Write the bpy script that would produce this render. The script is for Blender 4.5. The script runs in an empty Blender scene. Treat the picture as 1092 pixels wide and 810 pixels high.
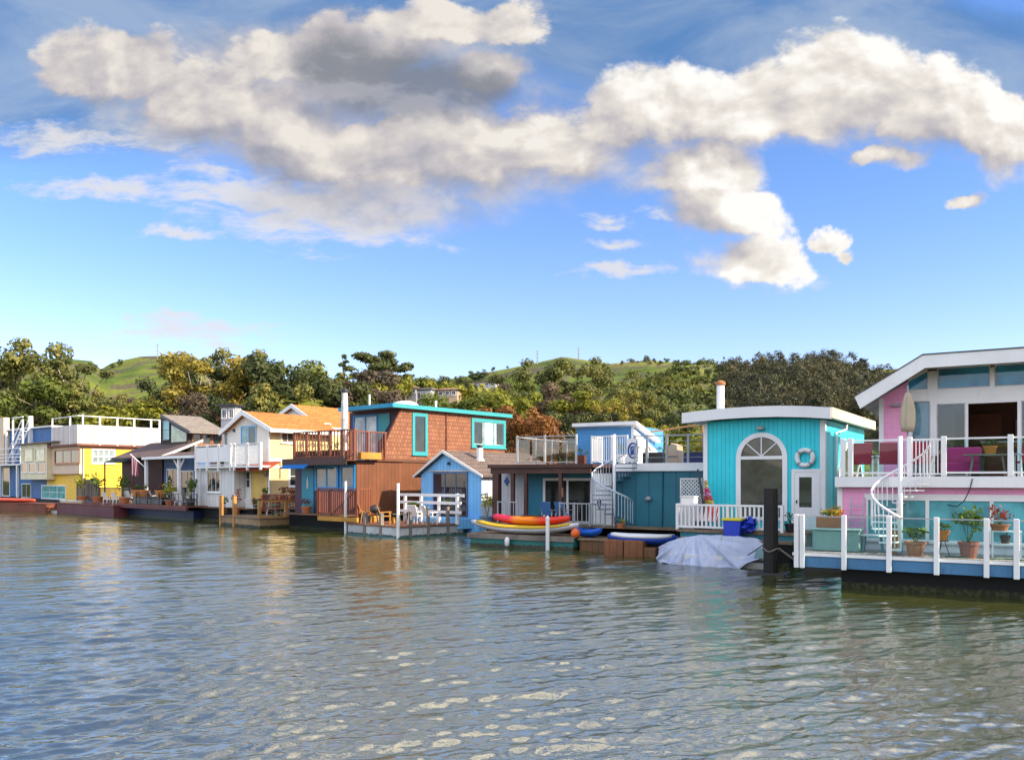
import bpy, bmesh, math, random
import numpy as np
from mathutils import Vector, Matrix

R = math.radians
random.seed(7)
rng = np.random.default_rng(7)
SC = bpy.context.scene
COL = SC.collection

# ------------------------------------------------------------------ camera, sky, sun, exposure
CAMH, FPX, CX, HY = 2.9, 849.0, 546.0, 511.0      # eye height, focal length / principal column / horizon row of the photo
cam_data = bpy.data.cameras.new("camera")
cam = bpy.data.objects.new("camera", cam_data)
COL.objects.link(cam)
cam.location = (0, 0, CAMH)
cam.rotation_euler = (R(90), 0, 0)
cam_data.sensor_width = 36.0
cam_data.lens = FPX / 1092 * 36
cam_data.shift_y = (HY - 405) / 1092
cam_data.clip_start = 0.1
cam_data.clip_end = 8000
SC.camera = cam

SUN_EL, SUN_AZ = 31.0, 112.0                        # azimuth clockwise from +Y
sun_dir = Vector((math.sin(R(SUN_AZ)) * math.cos(R(SUN_EL)), math.cos(R(SUN_AZ)) * math.cos(R(SUN_EL)), math.sin(R(SUN_EL))))
sl = bpy.data.lights.new("sun", 'SUN')
sl.energy = 3.3
sl.angle = R(0.6)
sl.color = (1.0, 0.86, 0.66)
so = bpy.data.objects.new("sun", sl)
COL.objects.link(so)
so.rotation_euler = (-sun_dir).to_track_quat('-Z', 'Y').to_euler()

SC.view_settings.view_transform = 'Standard'
SC.view_settings.look = 'None'
SC.view_settings.gamma = 1
SC.view_settings.exposure = 1.5
SC.view_settings.use_curve_mapping = False
SC.cycles.max_bounces = 8
SC.cycles.transparent_max_bounces = 12
SC.cycles.use_denoising = True
SC.cycles.caustics_reflective = False
SC.cycles.caustics_refractive = False

world = bpy.data.worlds.new("World")
SC.world = world
world.use_nodes = True

class NT:
    """small helper to write node graphs as expressions"""
    def __init__(self, tree):
        self.t = tree; self.n = tree.nodes; self.l = tree.links
    def node(self, typ, **kw):
        n = self.n.new(typ)
        for k, v in kw.items(): setattr(n, k, v)
        return n
    def put(self, sock, val):
        if val is None: return
        if isinstance(val, bpy.types.NodeSocket): self.l.new(val, sock)
        else: sock.default_value = val
    def m(self, op, a, b=None, c=None, clamp=False):
        n = self.node('ShaderNodeMath', operation=op, use_clamp=clamp)
        self.put(n.inputs[0], a); self.put(n.inputs[1], b); self.put(n.inputs[2], c)
        return n.outputs[0]
    def v(self, op, a, b=None, s=None):
        n = self.node('ShaderNodeVectorMath', operation=op)
        self.put(n.inputs[0], a); self.put(n.inputs[1], b)
        if s is not None: self.put(n.inputs['Scale'], s)
        return n.outputs['Value'] if op in ('LENGTH', 'DOT_PRODUCT', 'DISTANCE') else n.outputs[0]
    def xyz(self, v):
        n = self.node('ShaderNodeSeparateXYZ'); self.l.new(v, n.inputs[0]); return n.outputs
    def comb(self, x, y, z=0.0):
        n = self.node('ShaderNodeCombineXYZ')
        for i, q in enumerate((x, y, z)): self.put(n.inputs[i], q)
        return n.outputs[0]
    def noise(self, vec, scale, detail=4, rough=0.55, dist=0.0, dim='3D'):
        n = self.node('ShaderNodeTexNoise', noise_dimensions=dim)
        if vec is not None: self.l.new(vec, n.inputs['Vector'])
        n.inputs['Scale'].default_value = scale; n.inputs['Detail'].default_value = detail
        n.inputs['Roughness'].default_value = rough; n.inputs['Distortion'].default_value = dist
        return n.outputs
    def rng(self, val, a, b, c=0.0, d=1.0, smooth=True):
        n = self.node('ShaderNodeMapRange', interpolation_type='SMOOTHSTEP' if smooth else 'LINEAR')
        self.put(n.inputs[0], val)
        for i, q in enumerate((a, b, c, d)): self.put(n.inputs[i + 1], q)
        return n.outputs[0]
    def mix(self, f, a, b, mode='MIX'):
        n = self.node('ShaderNodeMix', data_type='RGBA', blend_type=mode, clamp_factor=True)
        self.put(n.inputs[0], f)
        for i, q in ((6, a), (7, b)):
            if isinstance(q, tuple) and len(q) == 3: q = q + (1,)
            self.put(n.inputs[i], q)
        return n.outputs[2]
    def ramp(self, f, stops):
        n = self.node('ShaderNodeValToRGB')
        self.put(n.inputs[0], f)
        e = n.color_ramp.elements
        while len(e) < len(stops): e.new(0.5)
        for i, (p, c) in enumerate(stops):
            e[i].position = p; e[i].color = c + (1,)
        return n.outputs[0]

def build_world():
    t = NT(world.node_tree); t.n.clear()
    out = t.node('ShaderNodeOutputWorld')
    sky = t.node('ShaderNodeTexSky', sky_type='NISHITA')
    sky.sun_disc = False
    sky.sun_elevation = R(SUN_EL); sky.sun_rotation = R(SUN_AZ)
    sky.altitude = 0; sky.air_density = 1.0; sky.dust_density = 0.25; sky.ozone_density = 3.0
    hs = t.node('ShaderNodeHueSaturation')
    hs.inputs['Saturation'].default_value = 1.1
    hs.inputs['Value'].default_value = 1.0
    t.l.new(sky.outputs[0], hs.inputs['Color'])
    bg = t.node('ShaderNodeBackground'); bg.inputs[1].default_value = 0.078
    d = t.node('ShaderNodeTexCoord').outputs['Generated']
    x, y, z = t.xyz(d)
    ya = t.m('MAXIMUM', t.m('ABSOLUTE', y), 0.25)
    U = t.m('DIVIDE', x, ya); V = t.m('DIVIDE', z, ya)
    skyc = t.mix(t.rng(V, 0.0, 0.5), (1.32, 1.10, 1.20), (0.95, 0.98, 1.17))
    t.l.new(t.mix(1.0, hs.outputs[0], skyc, 'MULTIPLY'), bg.inputs[0])
    P = t.comb(U, V, 0.0)
    n1 = t.noise(P, 5.0, 6, 0.6)
    wob = t.v('MULTIPLY', t.v('SUBTRACT', n1[1], (0.5, 0.5, 0.5)), (0.11, 0.075, 0.0))
    wob2 = t.v('MULTIPLY', t.v('SUBTRACT', t.noise(P, 17.0, 4, 0.6)[1], (0.5, 0.5, 0.5)), (0.045, 0.035, 0.0))
    Q = t.v('ADD', t.v('ADD', P, wob), wob2)
    sq = lambda px, py: ((px - CX) / FPX, (HY - py) / FPX, 0.0)
    def field(pts, src):
        acc = None
        for (px, py, rx, ry) in pts:
            a = t.v('SUBTRACT', src, sq(px, py))
            a = t.v('MULTIPLY', a, (FPX / rx, FPX / ry, 0.0))
            L = t.m('SUBTRACT', 1.0, t.v('LENGTH', a))
            acc = L if acc is None else t.m('MAXIMUM', acc, L)
        return acc
    # fine billow noise, read twice to shade the side away from the sun
    PS = t.v('MULTIPLY', P, (1.0, 1.5, 1.0))
    f1 = t.noise(PS, 6.0, 12, 0.60, 0.25)[0]
    f2 = t.noise(t.v('ADD', PS, (0.022, 0.036, 0.0)), 6.0, 5, 0.52, 0.25)[0]
    CB = [(215, 108, 95, 62), (300, 128, 105, 60), (400, 168, 135, 56), (500, 165, 130, 52), (585, 158, 90, 48),
                 (660, 128, 78, 56), (725, 112, 105, 62), (790, 118, 80, 60), (905, 86, 84, 62), (880, 118, 110, 62), (985, 122, 100, 62),
                 (1075, 150, 80, 56), (755, 178, 90, 46), (770, 222, 88, 40), (812, 280, 84, 38), (890, 258, 30, 17), (908, 272, 18, 10), (1019, 215, 30, 12),
                 (515, 78, 52, 32), (940, 165, 70, 20), (120, 70, 90, 50), 
                 (350, 60, 150, 45), (500, 20, 120, 40)]
    lit = t.m('SUBTRACT', f1, f2)
    cum = field(CB, Q)
    def puff(vec):
        acc = None
        for sc_, wt in ((8.5, 0.5), (21.0, 0.3), (52.0, 0.2)):
            vo = t.node('ShaderNodeTexVoronoi', feature='SMOOTH_F1', voronoi_dimensions='2D')
            t.l.new(vec, vo.inputs['Vector']); vo.inputs['Scale'].default_value = sc_; vo.inputs['Smoothness'].default_value = 0.35
            p_ = t.m('MULTIPLY', t.m('SUBTRACT', 1.0, vo.outputs['Distance']), wt)
            acc = p_ if acc is None else t.m('ADD', acc, p_)
        return acc
    PQ = t.v('MULTIPLY', t.v('ADD', P, t.v('SCALE', t.v('ADD', wob, wob2), s=0.6)), (1.0, 1.3, 1.0))
    b1 = puff(PQ); b2 = puff(t.v('ADD', PQ, (0.010, 0.014, 0.0)))
    cumU = field(CB, t.v('ADD', Q, (0.012, 0.055, 0.0)))
    under = t.rng(t.m('SUBTRACT', cumU, cum), -0.25, 0.35)
    dens = t.m('ADD', t.m('MULTIPLY', cum, 1.2), t.m('ADD', t.m('MULTIPLY', t.m('SUBTRACT', f1, 0.5), 2.5), t.m('MULTIPLY', t.m('SUBTRACT', b1, 0.60), 0.6)))
    aC = t.rng(dens, 0.0, t.rng(under, 0.2, 0.8, 0.36, 0.7))
    wis = field([(330, 235, 190, 50), (195, 356, 130, 24), (190, 336, 50, 8), (240, 200, 150, 30), (90, 140, 160, 26), (120, 200, 130, 20), (200, 255, 80, 10), (645, 229, 50, 12), (652, 256, 46, 11), (660, 285, 60, 13), (690, 228, 30, 10)], Q)
    st = t.noise(t.v('MULTIPLY', t.v('ADD', P, t.v('SCALE', wob, s=0.7)), (1.0, 3.6, 1.0)), 9.0, 8, 0.66)[0]
    aW = t.m('MULTIPLY', t.rng(t.m('ADD', t.m('MULTIPLY', wis, 1.0), t.m('MULTIPLY', t.m('SUBTRACT', st, 0.5), 3.2)), 0.15, 0.95), 0.85)
    # thin grey-blue veil over the top of the view and beyond
    vn = t.noise(t.v('MULTIPLY', P, (1.0, 1.9, 1.0)), 3.2, 8, 0.6, 0.6)[0]
    veil = field([(70, 60, 260, 130), (330, 10, 300, 100), (700, 20, 330, 100), (1000, 50, 260, 95), (500, -30, 700, 90)], Q)
    aV = t.m('MULTIPLY', t.rng(t.m('ADD', veil, t.m('MULTIPLY', t.m('SUBTRACT', vn, 0.5), 1.7)), 0.0, 0.5), 0.8)
    over = t.m('MULTIPLY', t.m('MULTIPLY', t.rng(V, 0.64, 0.85), t.rng(vn, 0.43, 0.54)), t.rng(U, -0.6, 0.05, 0.0, 1.0))  # unseen overhead clouds, added so the water reflects bright cream
    aC2 = t.m('MAXIMUM', aC, over)
    so_ = field([(300, 105, 250, 95), (470, 165, 260, 75), (610, 150, 140, 70), (400, 215, 170, 45), (330, 60, 240, 60)], Q)
    aS = t.m('MULTIPLY', t.rng(t.m('ADD', t.m('MULTIPLY', so_, 1.1), t.m('MULTIPLY', t.m('SUBTRACT', f1, 0.5), 1.5)), 0.0, 0.75), 0.8)
    cS = t.mix(t.rng(t.m('ADD', f1, t.m('MULTIPLY', lit, 1.5)), 0.3, 0.7), (0.42, 0.43, 0.49), (0.66, 0.63, 0.64))
    dk = field([(440, 98, 118, 46), (368, 68, 72, 46), (405, 78, 90, 42), (500, 104, 64, 32)], Q)
    aD = t.m('MULTIPLY', t.rng(t.m('ADD', t.m('MULTIPLY', dk, 1.5), t.m('MULTIPLY', t.m('SUBTRACT', f1, 0.5), 1.1)), -0.03, 0.95), 0.88)
    sh = t.m('ADD', t.m('ADD', 0.80, t.m('ADD', t.m('MULTIPLY', lit, 1.9), t.m('MULTIPLY', t.m('SUBTRACT', b1, b2), 0.45))), t.m('MULTIPLY', under, -0.42), clamp=True)
    # low small clouds are brightest
    lowb = t.m('MULTIPLY', t.rng(V, 0.42, 0.3), t.m('MULTIPLY', t.rng(U, 0.12, 0.2), 0.14))
    sh = t.m('ADD', sh, t.m('ADD', lowb, t.m('SUBTRACT', t.m('MULTIPLY', t.rng(U, -0.1, 0.3), 0.24), 0.2)), clamp=True)
    cC = t.ramp(sh, [(0.0, (0.30, 0.32, 0.40)), (0.3, (0.46, 0.45, 0.50)), (0.52, (0.61, 0.57, 0.575)), (0.78, (0.82, 0.77, 0.71)), (1.0, (1.02, 0.99, 0.95))])
    cD = t.mix(t.rng(t.m('ADD', t.m('MULTIPLY', lit, 3.0), f1), 0.3, 0.8), (0.225, 0.245, 0.29), (0.36, 0.37, 0.42))
    cV = t.mix(t.rng(vn, 0.35, 0.65), (0.10, 0.24, 0.50), (0.36, 0.46, 0.60))
    col = t.mix(aV, (0, 0, 0), cV)
    K = 2 ** -1.5
    def bgc(c):
        b = t.node('ShaderNodeBackground'); t.put(b.inputs[0], c); b.inputs[1].default_value = K * 1.02
        return b.outputs[0]
    def mixs(f, a, b):
        n = t.node('ShaderNodeMixShader'); t.put(n.inputs[0], f); t.l.new(a, n.inputs[1]); t.l.new(b, n.inputs[2]); return n.outputs[0]
    up = t.rng(z, -0.02, 0.02)
    s = mixs(t.m('MULTIPLY', aV, up), bg.outputs[0], bgc(cV))
    s = mixs(t.m('MULTIPLY', aW, up), s, bgc((0.80, 0.78, 0.78, 1)))
    s = mixs(t.m('MULTIPLY', aS, up), s, bgc(cS))
    s = mixs(t.m('MULTIPLY', aC2, up), s, bgc(t.mix(t.rng(V, 0.68, 0.9), cC, (1.5, 1.34, 1.08))))
    s = mixs(t.m('MULTIPLY', aD, up), s, bgc(cD))
    # unseen bright cloud deck added behind the viewer and overhead to fill shaded fronts
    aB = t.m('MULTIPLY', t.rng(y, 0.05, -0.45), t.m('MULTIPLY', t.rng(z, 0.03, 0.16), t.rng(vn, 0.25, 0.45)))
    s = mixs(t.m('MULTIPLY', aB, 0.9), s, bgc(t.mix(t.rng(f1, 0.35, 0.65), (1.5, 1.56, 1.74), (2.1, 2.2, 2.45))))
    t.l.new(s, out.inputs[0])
build_world()
world.cycles.sampling_method = 'MANUAL'
world.cycles.sample_map_resolution = 512

# ------------------------------------------------------------------ geometry helpers
ORG = {}
def props(o, label=None, cat=None, group=None, kind=None):
    if label: o['label'] = label
    if cat: o['category'] = cat
    if group: o['group'] = group
    if kind: o['kind'] = kind
    return o

class Fr:
    """local frame of a building: s along its front, t into its depth, z up. origin on the photo column px at distance Y"""
    def __init__(self, px, Y, deg):
        self.ox = (px - CX) / FPX * Y; self.oy = Y
        self.deg = deg
        a = R(deg)
        self.ux, self.uy = math.cos(a), math.sin(a)
        self.vx, self.vy = -math.sin(a), math.cos(a)
    def w(self, p):
        s, t, z = p
        return (self.ox + s * self.ux + t * self.vx, self.oy + s * self.uy + t * self.vy, z)
    def hs(self, px, t=0.0):
        k = (px - CX) / FPX
        return (k * (self.oy + t * self.vy) - self.ox - t * self.vx) / (self.ux - k * self.uy)
    def ht(self, px, s=0.0):
        k = (px - CX) / FPX
        return (k * (self.oy + s * self.uy) - self.ox - s * self.ux) / (self.vx - k * self.vy)
    def z(self, py, s, t):
        return CAMH - (py - HY) / FPX * (self.oy + s * self.uy + t * self.vy)
    def pt(self, px, py, t=0.0):
        s = self.hs(px, t); return s, self.z(py, s, t)
    def ps(self, px, py, s=0.0):
        t = self.ht(px, s); return t, self.z(py, s, t)
    def fr(self, x0, y0, x1, y1, t=0.0):
        s0, s1 = self.hs(x0, t), self.hs(x1, t); m = (s0 + s1) / 2
        return s0, s1, self.z(y1, m, t), self.z(y0, m, t)
    def sd(self, x0, y0, x1, y1, s=0.0):
        t0, t1 = self.ht(x0, s), self.ht(x1, s); m = (t0 + t1) / 2
        return t0, t1, self.z(y1, s, m), self.z(y0, s, m)

class MB:
    def __init__(self, fr=None): self.v = []; self.f = []; self.fr = fr
    def add(self, vs, fs):
        b = len(self.v)
        self.v += [self.fr.w(p) for p in vs] if self.fr else [tuple(p) for p in vs]
        self.f += [tuple(i + b for i in q) for q in fs]
        return self
    def box(self, s0, s1, t0, t1, z0, z1):
        return self.add([(s0, t0, z0), (s1, t0, z0), (s1, t1, z0), (s0, t1, z0), (s0, t0, z1), (s1, t0, z1), (s1, t1, z1), (s0, t1, z1)],
                 [(0, 3, 2, 1), (4, 5, 6, 7), (0, 1, 5, 4), (1, 2, 6, 5), (2, 3, 7, 6), (3, 0, 4, 7)])
    def prism(self, poly, a, b, axis='t'):
        n = len(poly)
        def mk(p, d):
            return (p[0], d, p[1]) if axis == 't' else (d, p[0], p[1]) if axis == 's' else (p[0], p[1], d)
        return self.add([mk(p, a) for p in poly] + [mk(p, b) for p in poly],
                 [tuple(range(n)), tuple(range(2 * n - 1, n - 1, -1))] + [(i, (i + 1) % n, n + (i + 1) % n, n + i) for i in range(n)])
    def beam(self, p, q, w, h=None, up=(0, 0, 1)):
        h = h or w
        p, q = Vector(p), Vector(q); d = (q - p).normalized(); up = Vector(up)
        if abs(d.dot(up)) > 0.99: up = Vector((0, 1, 0))
        a = d.cross(up).normalized() * (w / 2); b = a.cross(d).normalized() * (h / 2)
        return self.add([p - a - b, p + a - b, p + a + b, p - a + b, q - a - b, q + a - b, q + a + b, q - a + b],
                 [(0, 1, 2, 3), (7, 6, 5, 4), (0, 4, 5, 1), (1, 5, 6, 2), (2, 6, 7, 3), (3, 7, 4, 0)])
    def tube(self, pts, r, n=6, closed=False):
        pts = [Vector(p) for p in pts]; k = len(pts)
        rs = r if isinstance(r, (list, tuple)) else [r] * k
        vs = []; fs = []
        prev = None
        for i, p in enumerate(pts):
            if closed: d = pts[(i + 1) % k] - pts[i - 1]
            else: d = pts[min(i + 1, k - 1)] - pts[max(i - 1, 0)]
            d.normalize()
            if prev is None:
                up = Vector((0, 0, 1)) if abs(d.z) < 0.9 else Vector((1, 0, 0))
                a = d.cross(up).normalized()
            else:
                a = (prev - d * prev.dot(d)).normalized()
            prev = a; b = d.cross(a)
            for j in range(n):
                an = 2 * math.pi * j / n
                vs.append(p + (a * math.cos(an) + b * math.sin(an)) * rs[i])
        m = k if closed else k - 1
        for i in range(m):
            for j in range(n):
                i2 = (i + 1) % k
                fs.append((i * n + j, i * n + (j + 1) % n, i2 * n + (j + 1) % n, i2 * n + j))
        if not closed: fs += [tuple(range(n - 1, -1, -1)), tuple((k - 1) * n + j for j in range(n))]
        return self.add(vs, fs)
    def lathe(self, c, prof, n=12, a0=0.0):
        vs = []; fs = []; k = len(prof)
        for (r, z) in prof:
            for j in range(n):
                an = a0 + 2 * math.pi * j / n
                vs.append((c[0] + r * math.cos(an), c[1] + r * math.sin(an), c[2] + z))
        for i in range(k - 1):
            for j in range(n): fs.append((i * n + j, i * n + (j + 1) % n, (i + 1) * n + (j + 1) % n, (i + 1) * n + j))
        fs += [tuple(range(n - 1, -1, -1)), tuple((k - 1) * n + j for j in range(n))]
        return self.add(vs, fs)
    def loft(self, rings, cap=True):
        n = len(rings[0]); vs = [p for r in rings for p in r]; fs = []
        for i in range(len(rings) - 1):
            for j in range(n): fs.append((i * n + j, i * n + (j + 1) % n, (i + 1) * n + (j + 1) % n, (i + 1) * n + j))
        if cap: fs += [tuple(range(n - 1, -1, -1)), tuple((len(rings) - 1) * n + j for j in range(n))]
        return self.add(vs, fs)
    def leaves(self, c, r, n, size, seed=0, squash=1.0):
        q = np.random.default_rng(seed)
        for _ in range(n):
            d = q.normal(size=3); d /= np.linalg.norm(d); d *= r * q.random() ** 0.45; d[2] *= squash
            nn = q.normal(size=3) + np.array((0, 0, 0.6)); nn /= np.linalg.norm(nn)
            a = np.cross(nn, q.normal(size=3)); a /= np.linalg.norm(a) + 1e-9; b = np.cross(nn, a)
            s = size * (0.6 + 0.8 * q.random()); p = np.array(c) + d
            self.add([tuple(p - a * s * .5), tuple(p + b * s * .28), tuple(p + a * s * .5), tuple(p - b * s * .28)], [(0, 1, 2, 3)])
        return self
    def mesh(self, name, mat, org=(0, 0, 0), smooth=False, bevel=0.0):
        me = bpy.data.meshes.new(name)
        o = np.array(org)
        me.from_pydata([tuple(np.array(p) - o) for p in self.v], [], self.f)
        bm = bmesh.new(); bm.from_mesh(me)
        bmesh.ops.recalc_face_normals(bm, faces=bm.faces)
        if bevel > 0:
            bmesh.ops.bevel(bm, geom=bm.edges[:], offset=bevel, segments=1, affect='EDGES', clamp_overlap=True)
        bm.to_mesh(me); bm.free()
        if smooth: me.polygons.foreach_set('use_smooth', [True] * len(me.polygons))
        if isinstance(mat, bpy.types.Material): me.materials.append(mat)
        me.update()
        return me
    def build(self, name, mat, parent=None, label=None, smooth=False, bevel=0.0, kind=None):
        """link as ONE mesh object; a child keeps its thing's origin"""
        org = ORG.get(parent.name, (0, 0, 0)) if parent else self.base()
        o = bpy.data.objects.new(name, self.mesh(name, mat, org, smooth, bevel))
        COL.objects.link(o)
        if parent: o.parent = parent; ORG[o.name] = org
        else: o.location = org; ORG[o.name] = org
        props(o, label, kind=kind)
        return o
    def base(self):
        a = np.array(self.v); return tuple(((a.min(0) + a.max(0)) / 2)[:2]) + (float(a[:, 2].min()),)

def thing(name, loc, label, cat, group=None, kind=None):
    o = bpy.data.objects.new(name, None); o.empty_display_size = 0.3
    COL.objects.link(o); o.location = loc; ORG[o.name] = tuple(loc)
    return props(o, label, cat, group, kind)
def solo(name, mb, mat, label, cat, group=None, smooth=False, bevel=0.0):
    return props(mb.build(name, mat, None, smooth=smooth, bevel=bevel), label, cat, group)
def dup(root, loc, rz=0.0, label=None, group=None, scale=None):
    def cp(o, par):
        c = o.copy(); COL.objects.link(c)
        if par: c.parent = par
        for ch in list(o.children): cp(ch, c)
        return c
    r = cp(root, None); r.location = loc; r.rotation_euler = (0, 0, rz)
    if scale: r.scale = scale if isinstance(scale, tuple) else (scale,) * 3
    ORG[r.name] = tuple(loc)
    if label: r['label'] = label
    if group: r['group'] = group
    return r

# ------------------------------------------------------------------ materials
MATS = {}
def mat_base(name):
    m = bpy.data.materials.new(name); m.use_nodes = True
    t = NT(m.node_tree); b = t.n['Principled BSDF']
    return m, t, b
def paint(name, col, rough=0.55, pat=None, period=0.18, deg=0.0, var=0.1, bump=0.5, col2=None, dirt=0.12, spec=0.4, tide=0.0):
    """painted or timbered surface. pat: lap (level boards), groove (upright boards), shingle, plank_s / plank_t (boards laid along s / t)"""
    if name in MATS: return MATS[name]
    m, t, b = mat_base(name)
    oc = t.node('ShaderNodeTexCoord').outputs['Object']
    mp = t.node('ShaderNodeMapping'); mp.inputs['Rotation'].default_value = (0, 0, -R(deg)); t.l.new(oc, mp.inputs[0])
    p = mp.outputs[0]; x, y, z = t.xyz(p)
    g = t.m('ADD', x, y)
    c = col + (1,)
    n1 = t.noise(p, 0.9, 5, 0.6)[0]; n2 = t.noise(t.v('MULTIPLY', p, (7, 7, 1.2)), 2.0, 3, 0.6)[0]
    dk = tuple(q * (1 - var * 2.2) for q in col)
    c = t.mix(t.rng(n1, 0.3, 0.75), c, dk)
    c = t.mix(t.m('MULTIPLY', t.rng(n2, 0.52, 0.8), dirt * 2.5), c, tuple(q * 0.45 + 0.02 for q in col))
    h = None
    if pat == 'lap':
        fz = t.m('FRACT', t.m('DIVIDE', z, period)); h = t.m('SUBTRACT', 1.0, fz)
        c = t.mix(t.m('MULTIPLY', t.rng(fz, 0.94, 1.0), 0.5), c, tuple(q * 0.35 for q in col))
    elif pat in ('groove', 'plank_s', 'plank_t'):
        q = {'groove': g, 'plank_s': y, 'plank_t': x}[pat]
        dv = t.m('DIVIDE', q, period); fz = t.m('FRACT', dv)
        h = t.rng(t.m('ABSOLUTE', t.m('SUBTRACT', fz, 0.5)), 0.42, 0.49, 1.0, 0.0)
        wn = t.node('ShaderNodeTexWhiteNoise', noise_dimensions='1D'); t.l.new(t.m('FLOOR', dv), wn.inputs['W'])
        c = t.mix(t.m('MULTIPLY', wn.outputs[0], var * 2.5), c, tuple(q2 * 0.55 for q2 in col))
        c = t.mix(t.m('MULTIPLY', t.m('SUBTRACT', 1.0, h), 0.6), c, tuple(q2 * 0.3 for q2 in col))
    elif pat == 'shingle':
        br = t.node('ShaderNodeTexBrick'); br.offset = 0.5
        t.l.new(t.comb(g, z, 0.0), br.inputs['Vector'])
        br.inputs['Scale'].default_value = 1.0
        br.inputs['Brick Width'].default_value = period * 0.95; br.inputs['Row Height'].default_value = period
        br.inputs['Mortar Size'].default_value = 0.014; br.inputs['Mortar Smooth'].default_value = 0.3
        br.inputs['Color1'].default_value = col + (1,); br.inputs['Color2'].default_value = (col2 or tuple(q * 0.6 for q in col)) + (1,)
        br.inputs['Mortar'].default_value = tuple(q * 0.25 for q in col) + (1,); br.inputs['Bias'].default_value = -0.2
        c = t.mix(t.m('MULTIPLY', t.rng(n1, 0.35, 0.75), 0.5), br.outputs['Color'], tuple(q * 0.55 for q in col))
        fz = t.m('FRACT', t.m('DIVIDE', z, period)); h = t.m('MULTIPLY', t.m('SUBTRACT', 1.0, fz), t.m('SUBTRACT', 1.0, br.outputs['Fac']))
    if tide:
        tl = t.rng(t.m('ADD', z, t.m('MULTIPLY', t.m('SUBTRACT', t.noise(p, 5.0, 4, 0.7)[0], 0.5), 0.22)), tide - 0.03, tide + 0.05, 1.0, 0.0)
        c = t.mix(tl, c, t.mix(t.rng(t.noise(p, 9.0, 3)[0], 0.4, 0.65), (0.018, 0.02, 0.01), (0.05, 0.055, 0.025)))
    t.put(b.inputs['Base Color'], c)
    b.inputs['Roughness'].default_value = rough
    t.put(b.inputs['Roughness'], t.m('ADD', rough - 0.08, t.m('MULTIPLY', n1, 0.16)))
    b.inputs['Specular IOR Level'].default_value = spec
    bp = t.node('ShaderNodeBump'); bp.inputs['Strength'].default_value = bump; bp.inputs['Distance'].default_value = 0.02
    hh = t.m('MULTIPLY', t.noise(p, 14, 3, 0.6)[0], 0.25)
    t.put(bp.inputs['Height'], t.m('ADD', h, hh) if h is not None else hh)
    t.l.new(bp.outputs[0], b.inputs['Normal'])
    MATS[name] = m
    return m
def glass_dark(name, col=(0.02, 0.03, 0.035), rough=0.03):
    """window pane in front of an unlit or curtained room; some colours paint in a reflection"""
    if name in MATS: return MATS[name]
    m, t, b = mat_base(name)
    oc = t.node('ShaderNodeTexCoord').outputs['Object']
    n = t.noise(oc, 1.4, 3, 0.5)[0]
    t.put(b.inputs['Base Color'], t.mix(t.rng(n, 0.35, 0.7), col + (1,), tuple(q * 0.5 for q in col)))
    b.inputs['Roughness'].default_value = rough; b.inputs['IOR'].default_value = 1.6
    bp = t.node('ShaderNodeBump'); bp.inputs['Strength'].default_value = 0.04; bp.inputs['Distance'].default_value = 0.05
    t.put(bp.inputs['Height'], t.noise(oc, 0.8, 1, 0.5)[0]); t.l.new(bp.outputs[0], b.inputs['Normal'])
    MATS[name] = m; return m
def glass_clear(name, tint=(0.8, 0.95, 0.95), refl=1.0, alpha_min=0.06):
    if name in MATS: return MATS[name]
    m, t, b = mat_base(name); t.n.remove(b)
    out = t.n['Material Output']
    tr = t.node('ShaderNodeBsdfTransparent'); tr.inputs[0].default_value = tint + (1,)
    gl = t.node('ShaderNodeBsdfGlossy'); gl.inputs['Roughness'].default_value = 0.02; gl.inputs[0].default_value = (0.95, 1, 1, 1)
    fr = t.node('ShaderNodeFresnel'); fr.inputs[0].default_value = 1.5
    bk = t.node('ShaderNodeNewGeometry').outputs['Backfacing']
    f = t.m('MULTIPLY', t.m('ADD', alpha_min, t.m('MULTIPLY', fr.outputs[0], refl), clamp=True), t.m('SUBTRACT', 1.0, bk))
    mx = t.node('ShaderNodeMixShader'); t.l.new(f, mx.inputs[0]); t.l.new(tr.outputs[0], mx.inputs[1]); t.l.new(gl.outputs[0], mx.inputs[2])
    t.l.new(mx.outputs[0], out.inputs[0])
    MATS[name] = m; return m
def leafmat(name, c1, c2, c3, scale=0.5):
    if name in MATS: return MATS[name]
    m, t, b = mat_base(name)
    oc = t.node('ShaderNodeTexCoord').outputs['Object']
    n1 = t.noise(oc, scale, 3, 0.6)[0]; n2 = t.noise(oc, scale * 7, 2, 0.7)[0]
    oi = t.node('ShaderNodeObjectInfo').outputs['Random']
    f = t.m('ADD', t.m('ADD', t.m('MULTIPLY', n1, 0.75), t.m('MULTIPLY', n2, 0.35)), t.m('MULTIPLY', t.m('SUBTRACT', oi, 0.5), 0.12))
    c = t.ramp(f, [(0.3, c1), (0.53, c2), (0.75, c3)])
    t.put(b.inputs['Base Color'], c); b.inputs['Roughness'].default_value = 0.6; b.inputs['Specular IOR Level'].default_value = 0.25
    tl = t.node('ShaderNodeBsdfTranslucent'); t.l.new(c, tl.inputs[0])
    mx = t.node('ShaderNodeMixShader'); mx.inputs[0].default_value = 0.3
    t.l.new(b.outputs[0], mx.inputs[1]); t.l.new(tl.outputs[0], mx.inputs[2]); t.l.new(mx.outputs[0], t.n['Material Output'].inputs[0])
    MATS[name] = m; return m

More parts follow.
